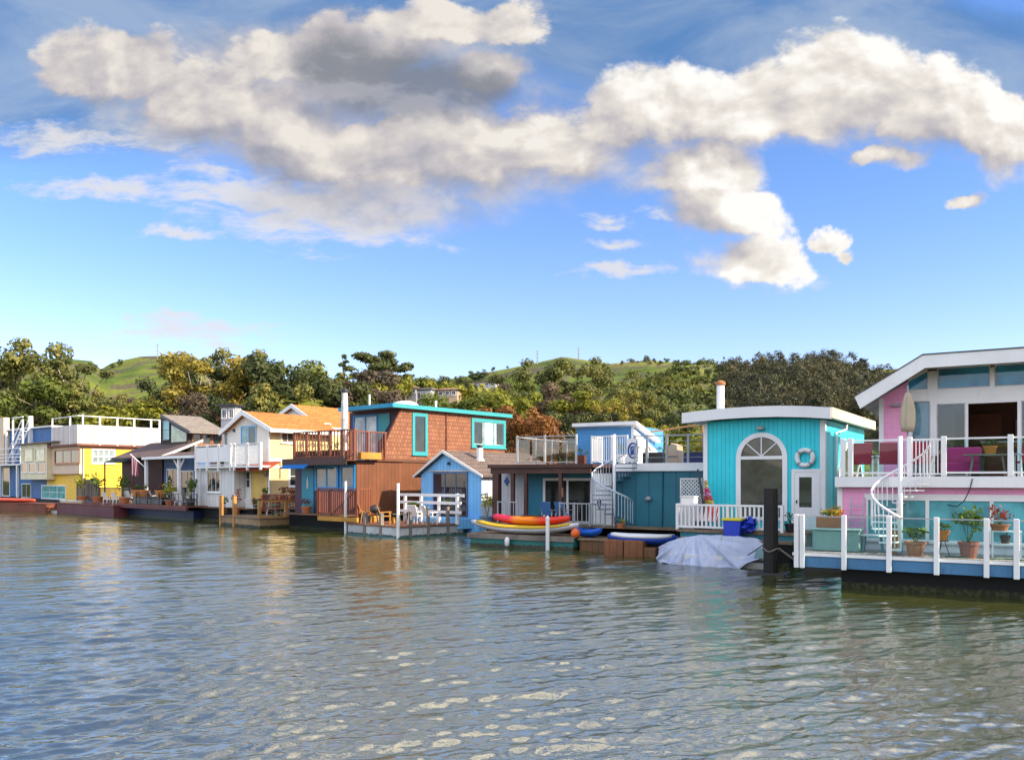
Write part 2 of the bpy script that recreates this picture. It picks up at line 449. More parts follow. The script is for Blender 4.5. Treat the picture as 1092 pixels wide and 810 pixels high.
# ------------------------------------------------------------------ water
def build_water():
    U = np.arange(-0.86, 0.861, 0.0030); nU = len(U)
    Y = np.exp(np.arange(math.log(3.2), math.log(118), 0.0036)); nY = len(Y)
    UU, YY = np.meshgrid(U, Y); XX = UU * YY
    Z = np.zeros_like(XX)
    q = np.random.default_rng(11)
    step = 0.0036 * YY
    for i in range(90):
        lam = 0.16 * (10.0 ** (q.random() ** 1.25)); ang = R(-66) + q.normal() * R(13 if lam > 0.4 else 26)
        k = 2 * math.pi / lam
        amp = 0.0047 * lam ** 0.88 * (0.4 + q.random())
        ph = q.random() * 6.28
        arg = k * (XX * math.cos(ang) + YY * math.sin(ang)) + ph
        fade = np.clip((lam / step - 2.6) / 2.0, 0, 1)
        Z += amp * fade * (np.sin(arg) + 0.3 * np.sin(2 * arg + 0.6))
    # gusts: patches of calmer and rougher water
    gust = 0.72 + 0.28 * np.sin(XX * 0.16 + 0.11 * YY + 1.0) * np.sin(YY * 0.13 - XX * 0.05)
    Z *= gust
    V = np.stack([XX, YY, Z], -1).reshape(-1, 3)
    idx = np.arange(nU * nY).reshape(nY, nU)
    F = np.stack([idx[:-1, :-1], idx[:-1, 1:], idx[1:, 1:], idx[1:, :-1]], -1).reshape(-1, 4)
    far = np.array([(-3000, -600, -0.35), (3000, -600, -0.35), (3000, 130, -0.35), (-3000, 130, -0.35)], float)
    V = np.vstack([V, far]); b = nU * nY
    F = np.vstack([F, [[b, b + 1, b + 2, b + 3]]])
    me = bpy.data.meshes.new("water")
    me.vertices.add(len(V)); me.vertices.foreach_set('co', V.ravel())
    me.loops.add(F.size); me.loops.foreach_set('vertex_index', F.ravel().astype(np.int32))
    me.polygons.add(len(F)); me.polygons.foreach_set('loop_start', np.arange(0, F.size, 4, dtype=np.int32))
    me.polygons.foreach_set('use_smooth', np.ones(len(F), bool))
    me.update(calc_edges=True)
    m, t, bs = mat_base("water")
    oc = t.node('ShaderNodeTexCoord').outputs['Object']
    bs.inputs['Base Color'].default_value = (0.046, 0.052, 0.014, 1)
    bs.inputs['Roughness'].default_value = 0.04; bs.inputs['IOR'].default_value = 5.5
    mp = t.node('ShaderNodeMapping'); mp.inputs['Rotation'].default_value = (0, 0, R(-26)); mp.inputs['Scale'].default_value = (1.0, 2.4, 1.0)
    t.l.new(oc, mp.inputs[0])
    a = t.noise(mp.outputs[0], 1.5, 5, 0.6, 0.4)[0]
    b2 = t.noise(mp.outputs[0], 6.0, 3, 0.6, 0.3)[0]
    bp = t.node('ShaderNodeBump'); bp.inputs['Strength'].default_value = 0.5; bp.inputs['Distance'].default_value = 0.032
    t.put(bp.inputs['Height'], t.m('ADD', a, t.m('MULTIPLY', b2, 0.16)))
    t.l.new(bp.outputs[0], bs.inputs['Normal'])
    me.materials.append(m)
    o = bpy.data.objects.new("water", me); COL.objects.link(o); props(o, kind='structure')
build_water()

def build_opposite_shore():
    """the low wooded shore behind the viewer, seen only in the window panes"""
    xs = np.linspace(-420, 420, 240); q = np.random.default_rng(5)
    prof = 14 + 9 * np.sin(xs * 0.011 + 1) + 5 * np.sin(xs * 0.031) + 3.2 * np.abs(np.sin(xs * 0.11 + np.sin(xs * 0.05))) + q.random(240) * 1.6
    V = []; F = []
    for x, h in zip(xs, prof): V += [(x, -190, -1), (x, -196, h * .45), (x, -215, h * .85), (x, -240, h), (x, -300, -1)]
    for i in range(239):
        for j in range(4): F.append((i * 5 + j, i * 5 + j + 1, i * 5 + j + 6, i * 5 + j + 5))
    me = bpy.data.meshes.new("opposite_shore"); me.from_pydata(V, [], F)
    m, t, b = mat_base("opposite_shore_scrub"); oc = t.node('ShaderNodeTexCoord').outputs['Object']
    t.put(b.inputs['Base Color'], t.ramp(t.noise(oc, 0.09, 6, 0.7)[0], [(0.35, (0.015, 0.025, 0.01)), (0.5, (0.05, 0.07, 0.02)), (0.68, (0.16, 0.16, 0.06))])); b.inputs['Roughness'].default_value = 0.95
    me.materials.append(m); o = bpy.data.objects.new("opposite_shore", me); COL.objects.link(o); props(o, kind='structure')
build_opposite_shore()
# ------------------------------------------------------------------ hills
SKY_PX = [-500, -200, 0, 55, 75, 100, 106, 120, 150, 185, 205, 260, 330, 430, 480, 520, 560, 600, 630, 650, 690, 720, 760, 790, 850, 900, 940, 1000, 1100, 1300, 1700]
SKY_PY = [405, 398, 392, 384, 382, 384, 394, 386, 379, 379, 388, 400, 408, 411, 403, 397, 389, 381, 385, 388, 383, 385, 388, 391, 399, 396, 394, 391, 394, 398, 405]
MID_PX = [-500, -100, 0, 100, 130, 180, 340, 430, 500, 560, 620, 670, 700, 725, 745, 770, 800, 850, 900, 945, 1100, 1700]
MID_PY = [440, 438, 434, 446, 452, 444, 420, 417, 416, 416, 416, 416, 407, 399, 398, 404, 409, 408, 408, 412, 415, 430]
def vnoise(x, y, seed):
    a = np.zeros_like(x)
    q = np.random.default_rng(seed)
    for i in range(7):
        f = 2 ** (i * 0.62); an = q.random(3) * 6.28
        for j in range(3):
            th = q.random() * 6.28
            a += np.sin(f * (x * math.cos(th) + y * math.sin(th)) + an[j] + 1.3 * np.sin(f * 0.6 * (y * math.cos(th) - x * math.sin(th)))) / f / 3
    return a
def terr(x, y):
    x = np.asarray(x, float); y = np.asarray(y, float)
    px = CX + FPX * x / np.maximum(y, 1)
    ys, yf = 345.0, 720.0
    zm = CAMH + (HY - np.interp(px, MID_PX, MID_PY)) / FPX * ys
    zf = CAMH + (HY - np.interp(px, SKY_PX, SKY_PY)) / FPX * yf
    t1 = np.clip((y - 104) / (ys - 104), 0, 1)
    near = 0.9 + (zm - 0.9) * (0.35 * t1 + 0.65 * t1 * t1 * (3 - 2 * t1))
    t2 = np.clip((y - ys) / (yf - ys), 0, 1)
    dip = -7.0 * np.sin(np.clip((y - ys) / 150, 0, 1) * math.pi)
    farz = zm + (zf - zm) * t2 ** 1.15 + dip
    z = np.where(y < ys, near, farz)
    z = np.where(y > yf, zf - (y - yf) * 0.16, z)
    n = vnoise(x * 0.028, y * 0.028, 3)
    z = z + n * np.clip((y - 130) / 260, 0, 1) * 3.6 * np.where(y > 600, np.clip((760 - y) / 160, 0.25, 1), 1)
    shore = np.clip((y - 98) / 6, 0, 1)
    return np.where(y < 104, -0.8 + 1.7 * shore, z)

def build_hills():
    U = np.linspace(-1.25, 1.25, 420); Y = np.concatenate([np.linspace(96, 110, 8), np.linspace(116, 340, 70), np.linspace(346, 740, 110), np.linspace(760, 1300, 14)])
    UU, YY = np.meshgrid(U, Y); XX = UU * YY
    Z = terr(XX, YY)
    V = np.stack([XX, YY, Z], -1).reshape(-1, 3)
    nY, nU = UU.shape; idx = np.arange(nU * nY).reshape(nY, nU)
    F = np.stack([idx[:-1, :-1], idx[:-1, 1:], idx[1:, 1:], idx[1:, :-1]], -1).reshape(-1, 4)
    me = bpy.data.meshes.new("hills"); me.from_pydata(V.tolist(), [], F.tolist())
    me.polygons.foreach_set('use_smooth', [True] * len(F))
    m, t, b = mat_base("hillside_grass")
    oc = t.node('ShaderNodeTexCoord').outputs['Object']
    n1 = t.noise(oc, 0.012, 6, 0.62)[0]; n2 = t.noise(oc, 0.05, 6, 0.65)[0]; n3 = t.noise(oc, 0.4, 4, 0.6)[0]
    c = t.ramp(t.m('ADD', t.m('MULTIPLY', n1, 0.6), t.m('MULTIPLY', n2, 0.4)), [(0.36, (0.035, 0.055, 0.022)), (0.45, (0.09, 0.13, 0.022)), (0.54, (0.18, 0.20, 0.035)), (0.64, (0.24, 0.18, 0.07))])
    c = t.mix(t.m('MULTIPLY', t.rng(n2, 0.48, 0.58), 0.8), c, (0.085, 0.066, 0.062))
    c = t.mix(t.m('MULTIPLY', t.rng(n3, 0.4, 0.7), 0.35), c, (0.04, 0.06, 0.015))
    t.put(b.inputs['Base Color'], c); b.inputs['Roughness'].default_value = 0.9; b.inputs['Specular IOR Level'].default_value = 0.1
    bp = t.node('ShaderNodeBump'); bp.inputs['Strength'].default_value = 0.8; bp.inputs['Distance'].default_value = 3.0
    t.put(bp.inputs['Height'], t.m('ADD', n2, t.m('MULTIPLY', n3, 0.25))); t.l.new(bp.outputs[0], b.inputs['Normal'])
    me.materials.append(m)
    o = bpy.data.objects.new("hills", me); COL.objects.link(o); props(o, kind='structure')
build_hills()

# ------------------------------------------------------------------ vegetation
L_dark = leafmat("dark_foliage", (0.02, 0.032, 0.013), (0.056, 0.074, 0.025), (0.135, 0.145, 0.04), 0.35)
L_olive = leafmat("olive_foliage", (0.053, 0.064, 0.022), (0.142, 0.155, 0.042), (0.302, 0.264, 0.066), 0.3)
L_gold = leafmat("golden_foliage", (0.078, 0.078, 0.019), (0.234, 0.196, 0.035), (0.421, 0.312, 0.047), 0.3)
L_green = leafmat("green_foliage", (0.036, 0.055, 0.012), (0.105, 0.135, 0.022), (0.23, 0.24, 0.045), 0.35)
L_lime = leafmat("lime_foliage", (0.065, 0.085, 0.01), (0.18, 0.19, 0.02), (0.33, 0.3, 0.035), 0.4)
L_rust = leafmat("rust_foliage", (0.090, 0.040, 0.020), (0.240, 0.100, 0.030), (0.340, 0.180, 0.050), 0.4)
L_plum = leafmat("dusky_foliage", (0.044, 0.034, 0.030), (0.111, 0.085, 0.057), (0.186, 0.131, 0.075), 0.3)
L_far = leafmat("far_wood_foliage", (0.026, 0.033, 0.024), (0.072, 0.074, 0.04), (0.165, 0.135, 0.055), 0.06)
L_scrub = leafmat("scrub_foliage", (0.028, 0.042, 0.018), (0.075, 0.095, 0.028), (0.19, 0.19, 0.04), 0.03)
M_bark = paint("bark", (0.13, 0.09, 0.065), 0.9, var=0.25)
M_palebark = paint("pale_bark", (0.34, 0.27, 0.21), 0.85, var=0.25)

def quads_mesh(name, C, N, S, mat, asp=0.6):
    """leaf-sized faces: centres, facing directions, sizes"""
    n = len(C)
    N = N / (np.linalg.norm(N, axis=1, keepdims=True) + 1e-9)
    A = np.cross(N, rng.normal(size=(n, 3))); A /= np.linalg.norm(A, axis=1, keepdims=True) + 1e-9
    B = np.cross(N, A); S = S[:, None]
    V = np.stack([C - A * S * .5, C + B * S * asp * .5 - A * S * .08, C + A * S * .5, C - B * S * asp * .5 + A * S * .08], 1).reshape(-1, 3)
    me = bpy.data.meshes.new(name)
    me.vertices.add(4 * n); me.vertices.foreach_set('co', V.ravel())
    me.loops.add(4 * n); me.loops.foreach_set('vertex_index', np.arange(4 * n, dtype=np.int32))
    me.polygons.add(n); me.polygons.foreach_set('loop_start', np.arange(0, 4 * n, 4, dtype=np.int32))
    me.update(calc_edges=True); me.materials.append(mat)
    return me
def clumps(centres, radii, per, size, squash=0.75, nj=0.42):
    C = []; N = []; S = []
    for c, r in zip(centres, radii):
        k = max(6, int(per * r * r))
        d = rng.normal(size=(k, 3)); d /= np.linalg.norm(d, axis=1, keepdims=True)
        rad = r * rng.random((k, 1)) ** 0.4
        p = d * rad; p[:, 2] *= squash
        C.append(np.array(c) + p); N.append(d + rng.normal(size=(k, 3)) * nj + np.array((0, 0, 0.3)))
        S.append(size * (0.55 + 0.9 * rng.random(k)))
    return np.vstack(C), np.vstack(N), np.concatenate(S)

def make_tree(name, mat, bark, h, w, kind, seed, label, leaf=0.55, per=75):
    """tapered trunk, limbs to each bough, crown of leaf clumps with gaps between boughs"""
    global rng
    rng = np.random.default_rng(seed)
    root = thing(name, (0, 0, 0), label, 'tree')
    cs = []; rs = []
    if kind == 'round':
        for i in range(30):
            z = rng.uniform(0.22, 0.97); rr = w * 0.5 * math.sqrt(max(0.05, 1 - ((z - 0.52) / 0.52) ** 2)) * rng.uniform(0.45, 1.05)
            a = rng.random() * 6.28
            cs.append((rr * math.cos(a), rr * math.sin(a), z * h)); rs.append(w * rng.uniform(0.10, 0.19))
    elif kind == 'open':
        for i in range(40):
            z = rng.uniform(0.2, 1.0) ; rr = w * 0.5 * (0.42 + 0.68 * math.sin(min(1, z * 1.0) * 2.5)) * rng.uniform(0.2, 1.08)
            a = rng.random() * 6.28
            cs.append((rr * math.cos(a), rr * math.sin(a), z * h)); rs.append(w * rng.uniform(0.08, 0.155))
    elif kind == 'umbrella':
        for i in range(24):
            rr = w * 0.5 * math.sqrt(rng.random()); a = rng.random() * 6.28
            z = 0.95 - 0.42 * (rr / (w * .5)) ** 2 - rng.random() * 0.2
            cs.append((rr * math.cos(a), rr * math.sin(a), z * h)); rs.append(w * rng.uniform(0.09, 0.15))
    elif kind == 'layers':
        for i in range(70):
            z = rng.uniform(0.16, 0.98); lay = z
            rr = w * 0.5 * (1.1 - 0.6 * z ** 2) * rng.uniform(0.15, 1.0); a = rng.random() * 6.28
            cs.append((rr * math.cos(a), rr * math.sin(a), (lay + rng.normal() * 0.015) * h)); rs.append(w * rng.uniform(0.08, 0.15) * (1.15 - .4 * z))
    elif kind == 'spire':
        for i in range(46):
            z = rng.uniform(0.08, 0.97); rr = w * 0.5 * (1.0 - z) ** 0.85 * rng.uniform(0.3, 1.05); a = rng.random() * 6.28
            cs.append((rr * math.cos(a), rr * math.sin(a), z * h)); rs.append(w * (0.05 + 0.11 * (1 - z)))
    elif kind == 'bush':
        for i in range(16):
            z = rng.uniform(0.12, 0.85); rr = w * 0.5 * math.sqrt(max(0.05, 1 - z * z)) * rng.uniform(0.2, 0.95); a = rng.random() * 6.28
            cs.append((rr * math.cos(a), rr * math.sin(a), z * h)); rs.append(w * rng.uniform(0.13, 0.22))
    sq = {'layers': 0.42, 'umbrella': 0.5, 'spire': 0.55}.get(kind, 0.75)
    C, N, S = clumps(cs, rs, per, leaf, sq)
    cr = bpy.data.objects.new('crown', quads_mesh('crown', C, N, S, mat)); COL.objects.link(cr); cr.parent = root
    tb = MB(); tr = 0.022 * h if kind != 'spire' else 0.014 * h
    lean = rng.normal() * 0.03 * h
    top = h * (0.92 if kind in ('spire', 'layers') else 0.62)
    path = [(0, 0, -0.8), (lean * .2, 0, h * .12), (lean * .6, lean * .3, h * .35), (lean, lean * .5, top)]
    tb.tube(path, [tr * 1.35, tr, tr * .75, tr * .22], 7)
    for c, r in list(zip(cs, rs))[::2]:
        z0 = min(c[2] * 0.62, top * 0.9); f = z0 / top
        tb.tube([(lean * f, lean * f * .5, z0), (c[0] * .5 + lean * f * .4, c[1] * .5, (z0 + c[2]) / 2 + 0.02 * h), c], [tr * .42, tr * .26, tr * .08], 5)
    tb.build('trunk', bark, root, smooth=True)
    return root

PROTO = {}
def proto(key, *a, **k): PROTO[key] = make_tree(*a, **k)
USED = set()
def plant(key, px, Y, h_px_top, label, sx=1.0, rz=None, base=None, group=None):
    """stand a tree at distance Y whose tip reaches the photo row h_px_top"""
    X = (px - CX) / FPX * Y
    zb = float(terr(X, Y)) if base is None else base
    ztop = CAMH + (HY - h_px_top) / FPX * Y
    p = PROTO[key]; s = max(0.2, (ztop - zb) / p['h'])
    rz = random.random() * 6.28 if rz is None else rz
    sc = (s * sx, s * sx, s)
    if key not in USED:
        USED.add(key); o = p
        o.location = (X, Y, zb); o.rotation_euler = (0, 0, rz); o.scale = sc; o['label'] = label
        if group: o['group'] = group
    else:
        o = dup(p, (X, Y, zb), rz, label, group, sc)
    return o
def P_(key, name, mat, bark, h, w, kind, seed, **k):
    proto(key, name, mat, bark, h, w, kind, seed, 'tree', **k); PROTO[key]['h'] = h
P_('oak_olive', 'broadleaf_tree', L_olive, M_bark, 20, 17, 'open', 1, leaf=0.62, per=70)
P_('oak_dark', 'broadleaf_tree', L_dark, M_bark, 18, 15, 'round', 2, leaf=0.6, per=75)
P_('euc_gold', 'eucalyptus_tree', L_gold, M_palebark, 21, 14, 'open', 3, leaf=0.6, per=70)
P_('oak_green', 'broadleaf_tree', L_green, M_bark, 14, 13, 'round', 4, leaf=0.55, per=75)
P_('lime', 'broadleaf_tree', L_lime, M_bark, 10, 11, 'round', 5, leaf=0.5, per=80)
P_('rust', 'broadleaf_tree', L_rust, M_bark, 12, 12, 'open', 6, leaf=0.5, per=80)
P_('cypress', 'cypress_tree', L_dark, M_bark, 20, 17, 'layers', 7, leaf=0.6, per=90)
P_('fir', 'fir_tree', L_dark, M_bark, 18, 9, 'spire', 8, leaf=0.55, per=110)
P_('umbrella', 'eucalyptus_tree', L_lime, M_palebark, 18, 17, 'umbrella', 9, leaf=0.55, per=95)
P_('euc_olive', 'eucalyptus_tree', L_olive, M_palebark, 22, 13, 'open', 10, leaf=0.6, per=80)
P_('bush', 'shrub', L_green, M_bark, 4, 5, 'bush', 12, leaf=0.32, per=150)
P_('bush_lime', 'shrub', L_lime, M_bark, 4, 5, 'bush', 13, leaf=0.32, per=150)
P_('oak_plum', 'broadleaf_tree', L_plum, M_bark, 16, 14, 'round', 14, leaf=0.55, per=75)

TREES = [
 # key, px, Y, top row, label, sx
 ('oak_olive', 14, 130, 369, 'tall open olive-brown tree at the left edge, topmost of the left group', 0.95),
 ('oak_dark', -16, 138, 392, 'dark tree cut by the left edge behind the blue houseboat', 0.9),
 ('euc_olive', 74, 124, 382, 'broad olive tree right of the tallest left-edge tree with a bare pale trunk', 1.2),
 ('oak_green', 38, 120, 405, 'green tree filling the gap between the two tall trees at the left', 1.0),
 ('oak_olive', 106, 135, 420, 'low brown-olive tree behind the white roof terrace', 0.8),
 ('lime', 150, 120, 430, 'small round golden-green tree between white terrace and grey shed roof', 1.0),
 ('oak_plum', 122, 150, 425, 'low dusky tree in the dip before the left grassy hill', 1.0),
 ('oak_dark', 188, 128, 400, 'dark tree directly behind the grey shed roof', 0.9),
 ('euc_gold', 205, 122, 384, 'tall golden-topped tree left of the wooded clump above the cream house', 0.9),
 ('euc_gold', 238, 118, 388, 'broad golden tree in the middle of the clump above the cream house', 1.15),
 ('euc_olive', 222, 150, 378, 'tall thin olive eucalyptus poking above the golden trees', 0.9),
 ('euc_olive', 258, 150, 379, 'olive eucalyptus with feathery top right of the golden pair', 0.9),
 ('oak_dark', 270, 120, 385, 'big dark tree above the orange roof peak', 1.0),
 ('oak_green', 300, 128, 389, 'mid green rounded tree above the rear orange roof', 1.0),
 ('oak_dark', 318, 122, 398, 'dark green tree falling away right of the clump', 1.0),
 ('oak_olive', 288, 112, 415, 'low brown-green tree just behind the cream house ridge', 1.0),
 ('oak_plum', 218, 110, 425, 'dusky low tree behind the grey tower house', 0.9),
 ('oak_dark', 245, 108, 428, 'low dark tree behind the cream gable', 0.9),
 ('lime', 343, 160, 398, 'bright lime tree left of the spiky fir', 0.9),
 ('bush_lime', 348, 125, 424, 'yellow-green shrub below the white hillside house', 2.0),
 ('fir', 367, 165, 375, 'spiky dark fir standing against the sky', 1.1),
 ('cypress', 405, 165, 374, 'dark spreading cypress with tiered boughs against the sky', 1.1),
 ('oak_plum', 390, 128, 400, 'dusky brown rounded tree under the cypress', 1.1),
 ('oak_dark', 372, 122, 410, 'dark tree behind the brown house chimney', 0.9),
 ('lime', 421, 150, 405, 'small lime tree right of the dusky tree under the cypress', 0.7),
 ('oak_green', 437, 180, 402, 'small green tree at the left of the grey hillside houses', 0.9),
 ('oak_dark', 452, 190, 405, 'dark small tree above the grey hillside houses', 0.9),
 ('lime', 470, 170, 409, 'yellow-green tree right of the grey hillside houses', 0.8),
 ('oak_dark', 487, 190, 403, 'dark bushy tree left of the tan-roofed hillside house', 0.9),
 ('cypress', 509, 210, 396, 'dark flat-topped cypress rising on the ridge left of the antennas', 0.9),
 ('lime', 503, 140, 412, 'bright yellow-green tree above the teal roof edge', 1.1),
 ('oak_green', 480, 125, 424, 'dense green tree just over the teal roof edge', 1.0),
 ('oak_green', 518, 122, 424, 'leafy green tree above the shingle wall window', 1.0),
 ('oak_plum', 528, 180, 410, 'dusky tree beside the tan-roofed hillside house', 0.9),
 ('oak_green', 551, 185, 407, 'soft green tree between dusky tree and tall eucalyptus', 1.0),
 ('lime', 545, 118, 421, 'lime tree over the corner of the shingle house', 0.95),
 ('rust', 553, 104, 438, 'rust-orange tree right of the shingle house', 1.05),
 ('rust', 580, 112, 450, 'lower rust-brown tree behind the wire roof railing', 0.8),
 ('oak_olive', 576, 165, 388, 'tall olive-brown eucalyptus left of the ridge peak', 1.15),
 ('oak_olive', 626, 170, 386, 'tall open eucalyptus below the ridge peak', 1.05),
 ('oak_plum', 600, 150, 412, 'dusky brown tree between the two tall eucalyptus trees', 1.0),
 ('umbrella', 621, 128, 406, 'flat-topped yellow-green eucalyptus with pale forked trunk', 1.15),
 ('oak_dark', 598, 116, 440, 'dark tree left of the forked eucalyptus trunk', 0.95),
 ('oak_dark', 640, 118, 438, 'dark shadowed tree right of the forked eucalyptus trunk', 0.9),
 ('oak_olive', 650, 150, 418, 'brown-olive tree right of the flat-topped eucalyptus', 1.0),
 ('oak_green', 666, 170, 418, 'small green tree on the slope right of the tall eucalyptus', 0.9),
 ('euc_gold', 676, 140, 422, 'golden-green tree above the blue roof cabin', 1.1),
 ('oak_olive', 700, 135, 424, 'olive tree right of the blue roof cabin', 1.0),
 ('euc_gold', 657, 118, 432, 'golden tree close behind the blue roof cabin', 0.9),
 ('umbrella', 692, 112, 438, 'low golden-green tree behind the sloping cabin eave', 0.7),
 ('oak_dark', 722, 116, 443, 'dark tree left of the turquoise house roof', 0.8),
 ('bush_lime', 735, 108, 455, 'yellow shrub behind the roof terrace next to the turquoise house', 1.6),
 ('bush', 30, 108, 470, 'green shrub behind the blue houseboat', 1.6),
 ('bush', 62, 106, 470, 'green shrub behind the white roof terrace', 1.8),
 ('oak_olive', 850, 200, 428, 'rounded tan tree showing over the turquoise roof', 1.0),
]
for k, px, Y, top, lab, sx in TREES:
    plant(k, px, Y, top, lab, sx)

def far_wood():
    """wooded shoulder of the hill on the right: reads as one mass"""
    global rng
    rng = np.random.default_rng(21)
    cs = []; rs = []
    for i in range(620):
        px = rng.uniform(772, 1110); Y = rng.uniform(150 if px > 930 else 185, 350)
        edge = np.interp(px, [772, 800, 850, 900, 950, 1020], [0.5, 0.9, 1.05, 1.05, 0.7, 0.6])
        X = (px - CX) / FPX * Y; z0 = float(terr(X, Y)); h = rng.uniform(6, 12.5) * edge; w = rng.uniform(4.5, 8.5)
        cs.append((X, Y, z0 + h * .58)); rs.append(w * .40)
        for j in range(5):
            zz = rng.uniform(0.3, 1.0); rr = w * .5 * (1.1 - zz * .6) * rng.random() ** .5; a = rng.random() * 6.28
            cs.append((X + rr * math.cos(a), Y + rr * math.sin(a), z0 + zz * h)); rs.append(w * rng.uniform(.16, .26))
    C, N, S = clumps(cs, rs, 24, 0.62, 0.85, 0.2)
    o = bpy.data.objects.new('wooded_hillside', quads_mesh('wooded_hillside', C, N, S, L_far)); COL.objects.link(o)
    props(o, 'dense dusky wood covering the hill shoulder behind the turquoise house', 'woodland', kind='stuff')
far_wood()

def scrub():
    """bushes scattered on the grassy slopes"""
    global rng
    rng = np.random.default_rng(33)
    cs = []; rs = []
    def add(px, Y, w, h):
        X = (px - CX) / FPX * Y; z0 = float(terr(X, Y))
        for j in range(5):
            a = rng.random() * 6.28; rr = rng.random() * w * .4
            cs.append((X + rr * math.cos(a), Y + rr * math.sin(a), z0 + h * rng.uniform(.2, .75))); rs.append(w * rng.uniform(.2, .36))
    pts = 0
    while pts < 1500:
        px = rng.uniform(-60, 980); Y = rng.uniform(150, 720) if pts > 650 else rng.uniform(120, 345)
        if pts <= 650: px = rng.uniform(650, 800)
        X = (px - CX) / FPX * Y
        d = float(vnoise(np.array([X * .022]), np.array([Y * .022]), 5)[0]) + rng.normal() * .22
        if Y < 345 and 640 < px < 800: d += 0.30 * min(1, (300 - Y) / 70)
        if Y < 330 and 430 < px < 700: d += 0.35
        if d < 0.1 or (290 < Y < 345 and 680 < px < 775 and rng.random() < .8): continue
        w = rng.uniform(2.5, 6.5) * (0.6 if Y < 345 else 1.15); add(px, Y, w, w * .75); pts += 1
    C, N, S = clumps(cs, rs, 8, 1.1, 0.75)
    o = bpy.data.objects.new('hillside_scrub', quads_mesh('hillside_scrub', C, N, S, L_scrub)); COL.objects.link(o)
    props(o, 'scattered dark green bushes growing over the grassy hills', 'bushes', kind='stuff')
scrub()
plant('oak_dark', 781, 690, 386, 'lone dark tree standing on the far ridge right of the grassy knoll', 1.1)
plant('oak_dark', 689, 715, 379, 'tiny dark tree on the top of the right-hand far ridge', 1.0)
plant('oak_green', 722, 340, 391, 'small round tree on the crest of the grassy knoll', 1.0)
plant('oak_dark', 128, 690, 383, 'tiny dark tree on the left shoulder of the left grassy hill', 1.0)

def antenna(px, Y, top, label):
    X = (px - CX) / FPX * Y; zb = float(terr(X, Y)); zt = CAMH + (HY - top) / FPX * Y
    r = thing('radio_mast', (X, Y, zb), label, 'mast', 'radio masts on the ridges')
    MB().tube([(X, Y, zb - 1), (X, Y, zt)], [0.5, 0.22], 5).build('mast', M_palebark, r)
    m = MB()
    for k in (0.5, 0.72, 0.9):
        z = zb + (zt - zb) * k; m.tube([(X - 1.0, Y, z), (X + 1.0, Y, z)], 0.18, 4)
    m.build('crossarm', M_palebark, r)
antenna(573, 700, 373, 'thin radio mast on the ridge left of the highest peak')
antenna(617, 700, 370, 'thin radio mast on the ridge right of the highest peak')
antenna(168, 700, 366, 'thin radio mast on the left grassy hill')
# ------------------------------------------------------------------ building helpers
ZM = {1: (0, 420, 5.786), 2: (130, 420, 5.786), 3: (220, 420, 5.4), 4: (310, 410, 5.064), 5: (420, 430, 5.064), 6: (540, 430, 4.764), 7: (640, 430, 4.5),
      8: (720, 390, 4.764), 9: (690, 500, 5.788), 10: (830, 390, 4.764), 11: (832, 500, 5.786), 12: (912, 360, 5.06), 13: (932, 490, 5.4)}
def q(n, x, y): a, b, k = ZM[n]; return a + x / k, b + y / k          # enlarged detail n of the photo -> photo pixel
def qr(n, x0, y0, x1, y1): return q(n, x0, y0) + q(n, x1, y1)

def root_at(name, F, s, t, z, label, cat, group=None):
    return thing(name, F.w((s, t, z)), label, cat, group)

def panel(mb, ax, a0, a1, z0, z1, d0, d1, holes=()):
    """upright wall with rectangular openings; ax 't' = along the front, 's' = along the side"""
    xs = sorted({a0, a1} | {min(max(h[i], a0), a1) for h in holes for i in (0, 1)})
    zs = sorted({z0, z1} | {min(max(h[i], z0), z1) for h in holes for i in (2, 3)})
    for j in range(len(zs) - 1):
        run = None
        for i in range(len(xs)):
            solid = False
            if i < len(xs) - 1:
                mx, mz = (xs[i] + xs[i + 1]) / 2, (zs[j] + zs[j + 1]) / 2
                solid = not any(h[0] < mx < h[1] and h[2] < mz < h[3] for h in holes)
            if solid and run is None: run = xs[i]
            if not solid and run is not None:
                if ax == 't': mb.box(run, xs[i], d0, d1, zs[j], zs[j + 1])
                else: mb.box(d0, d1, run, xs[i], zs[j], zs[j + 1])
                run = None
    return mb
def abox(mb, ax, a0, a1, d0, d1, z0, z1):
    return mb.box(a0, a1, d0, d1, z0, z1) if ax == 't' else mb.box(d0, d1, a0, a1, z0, z1)

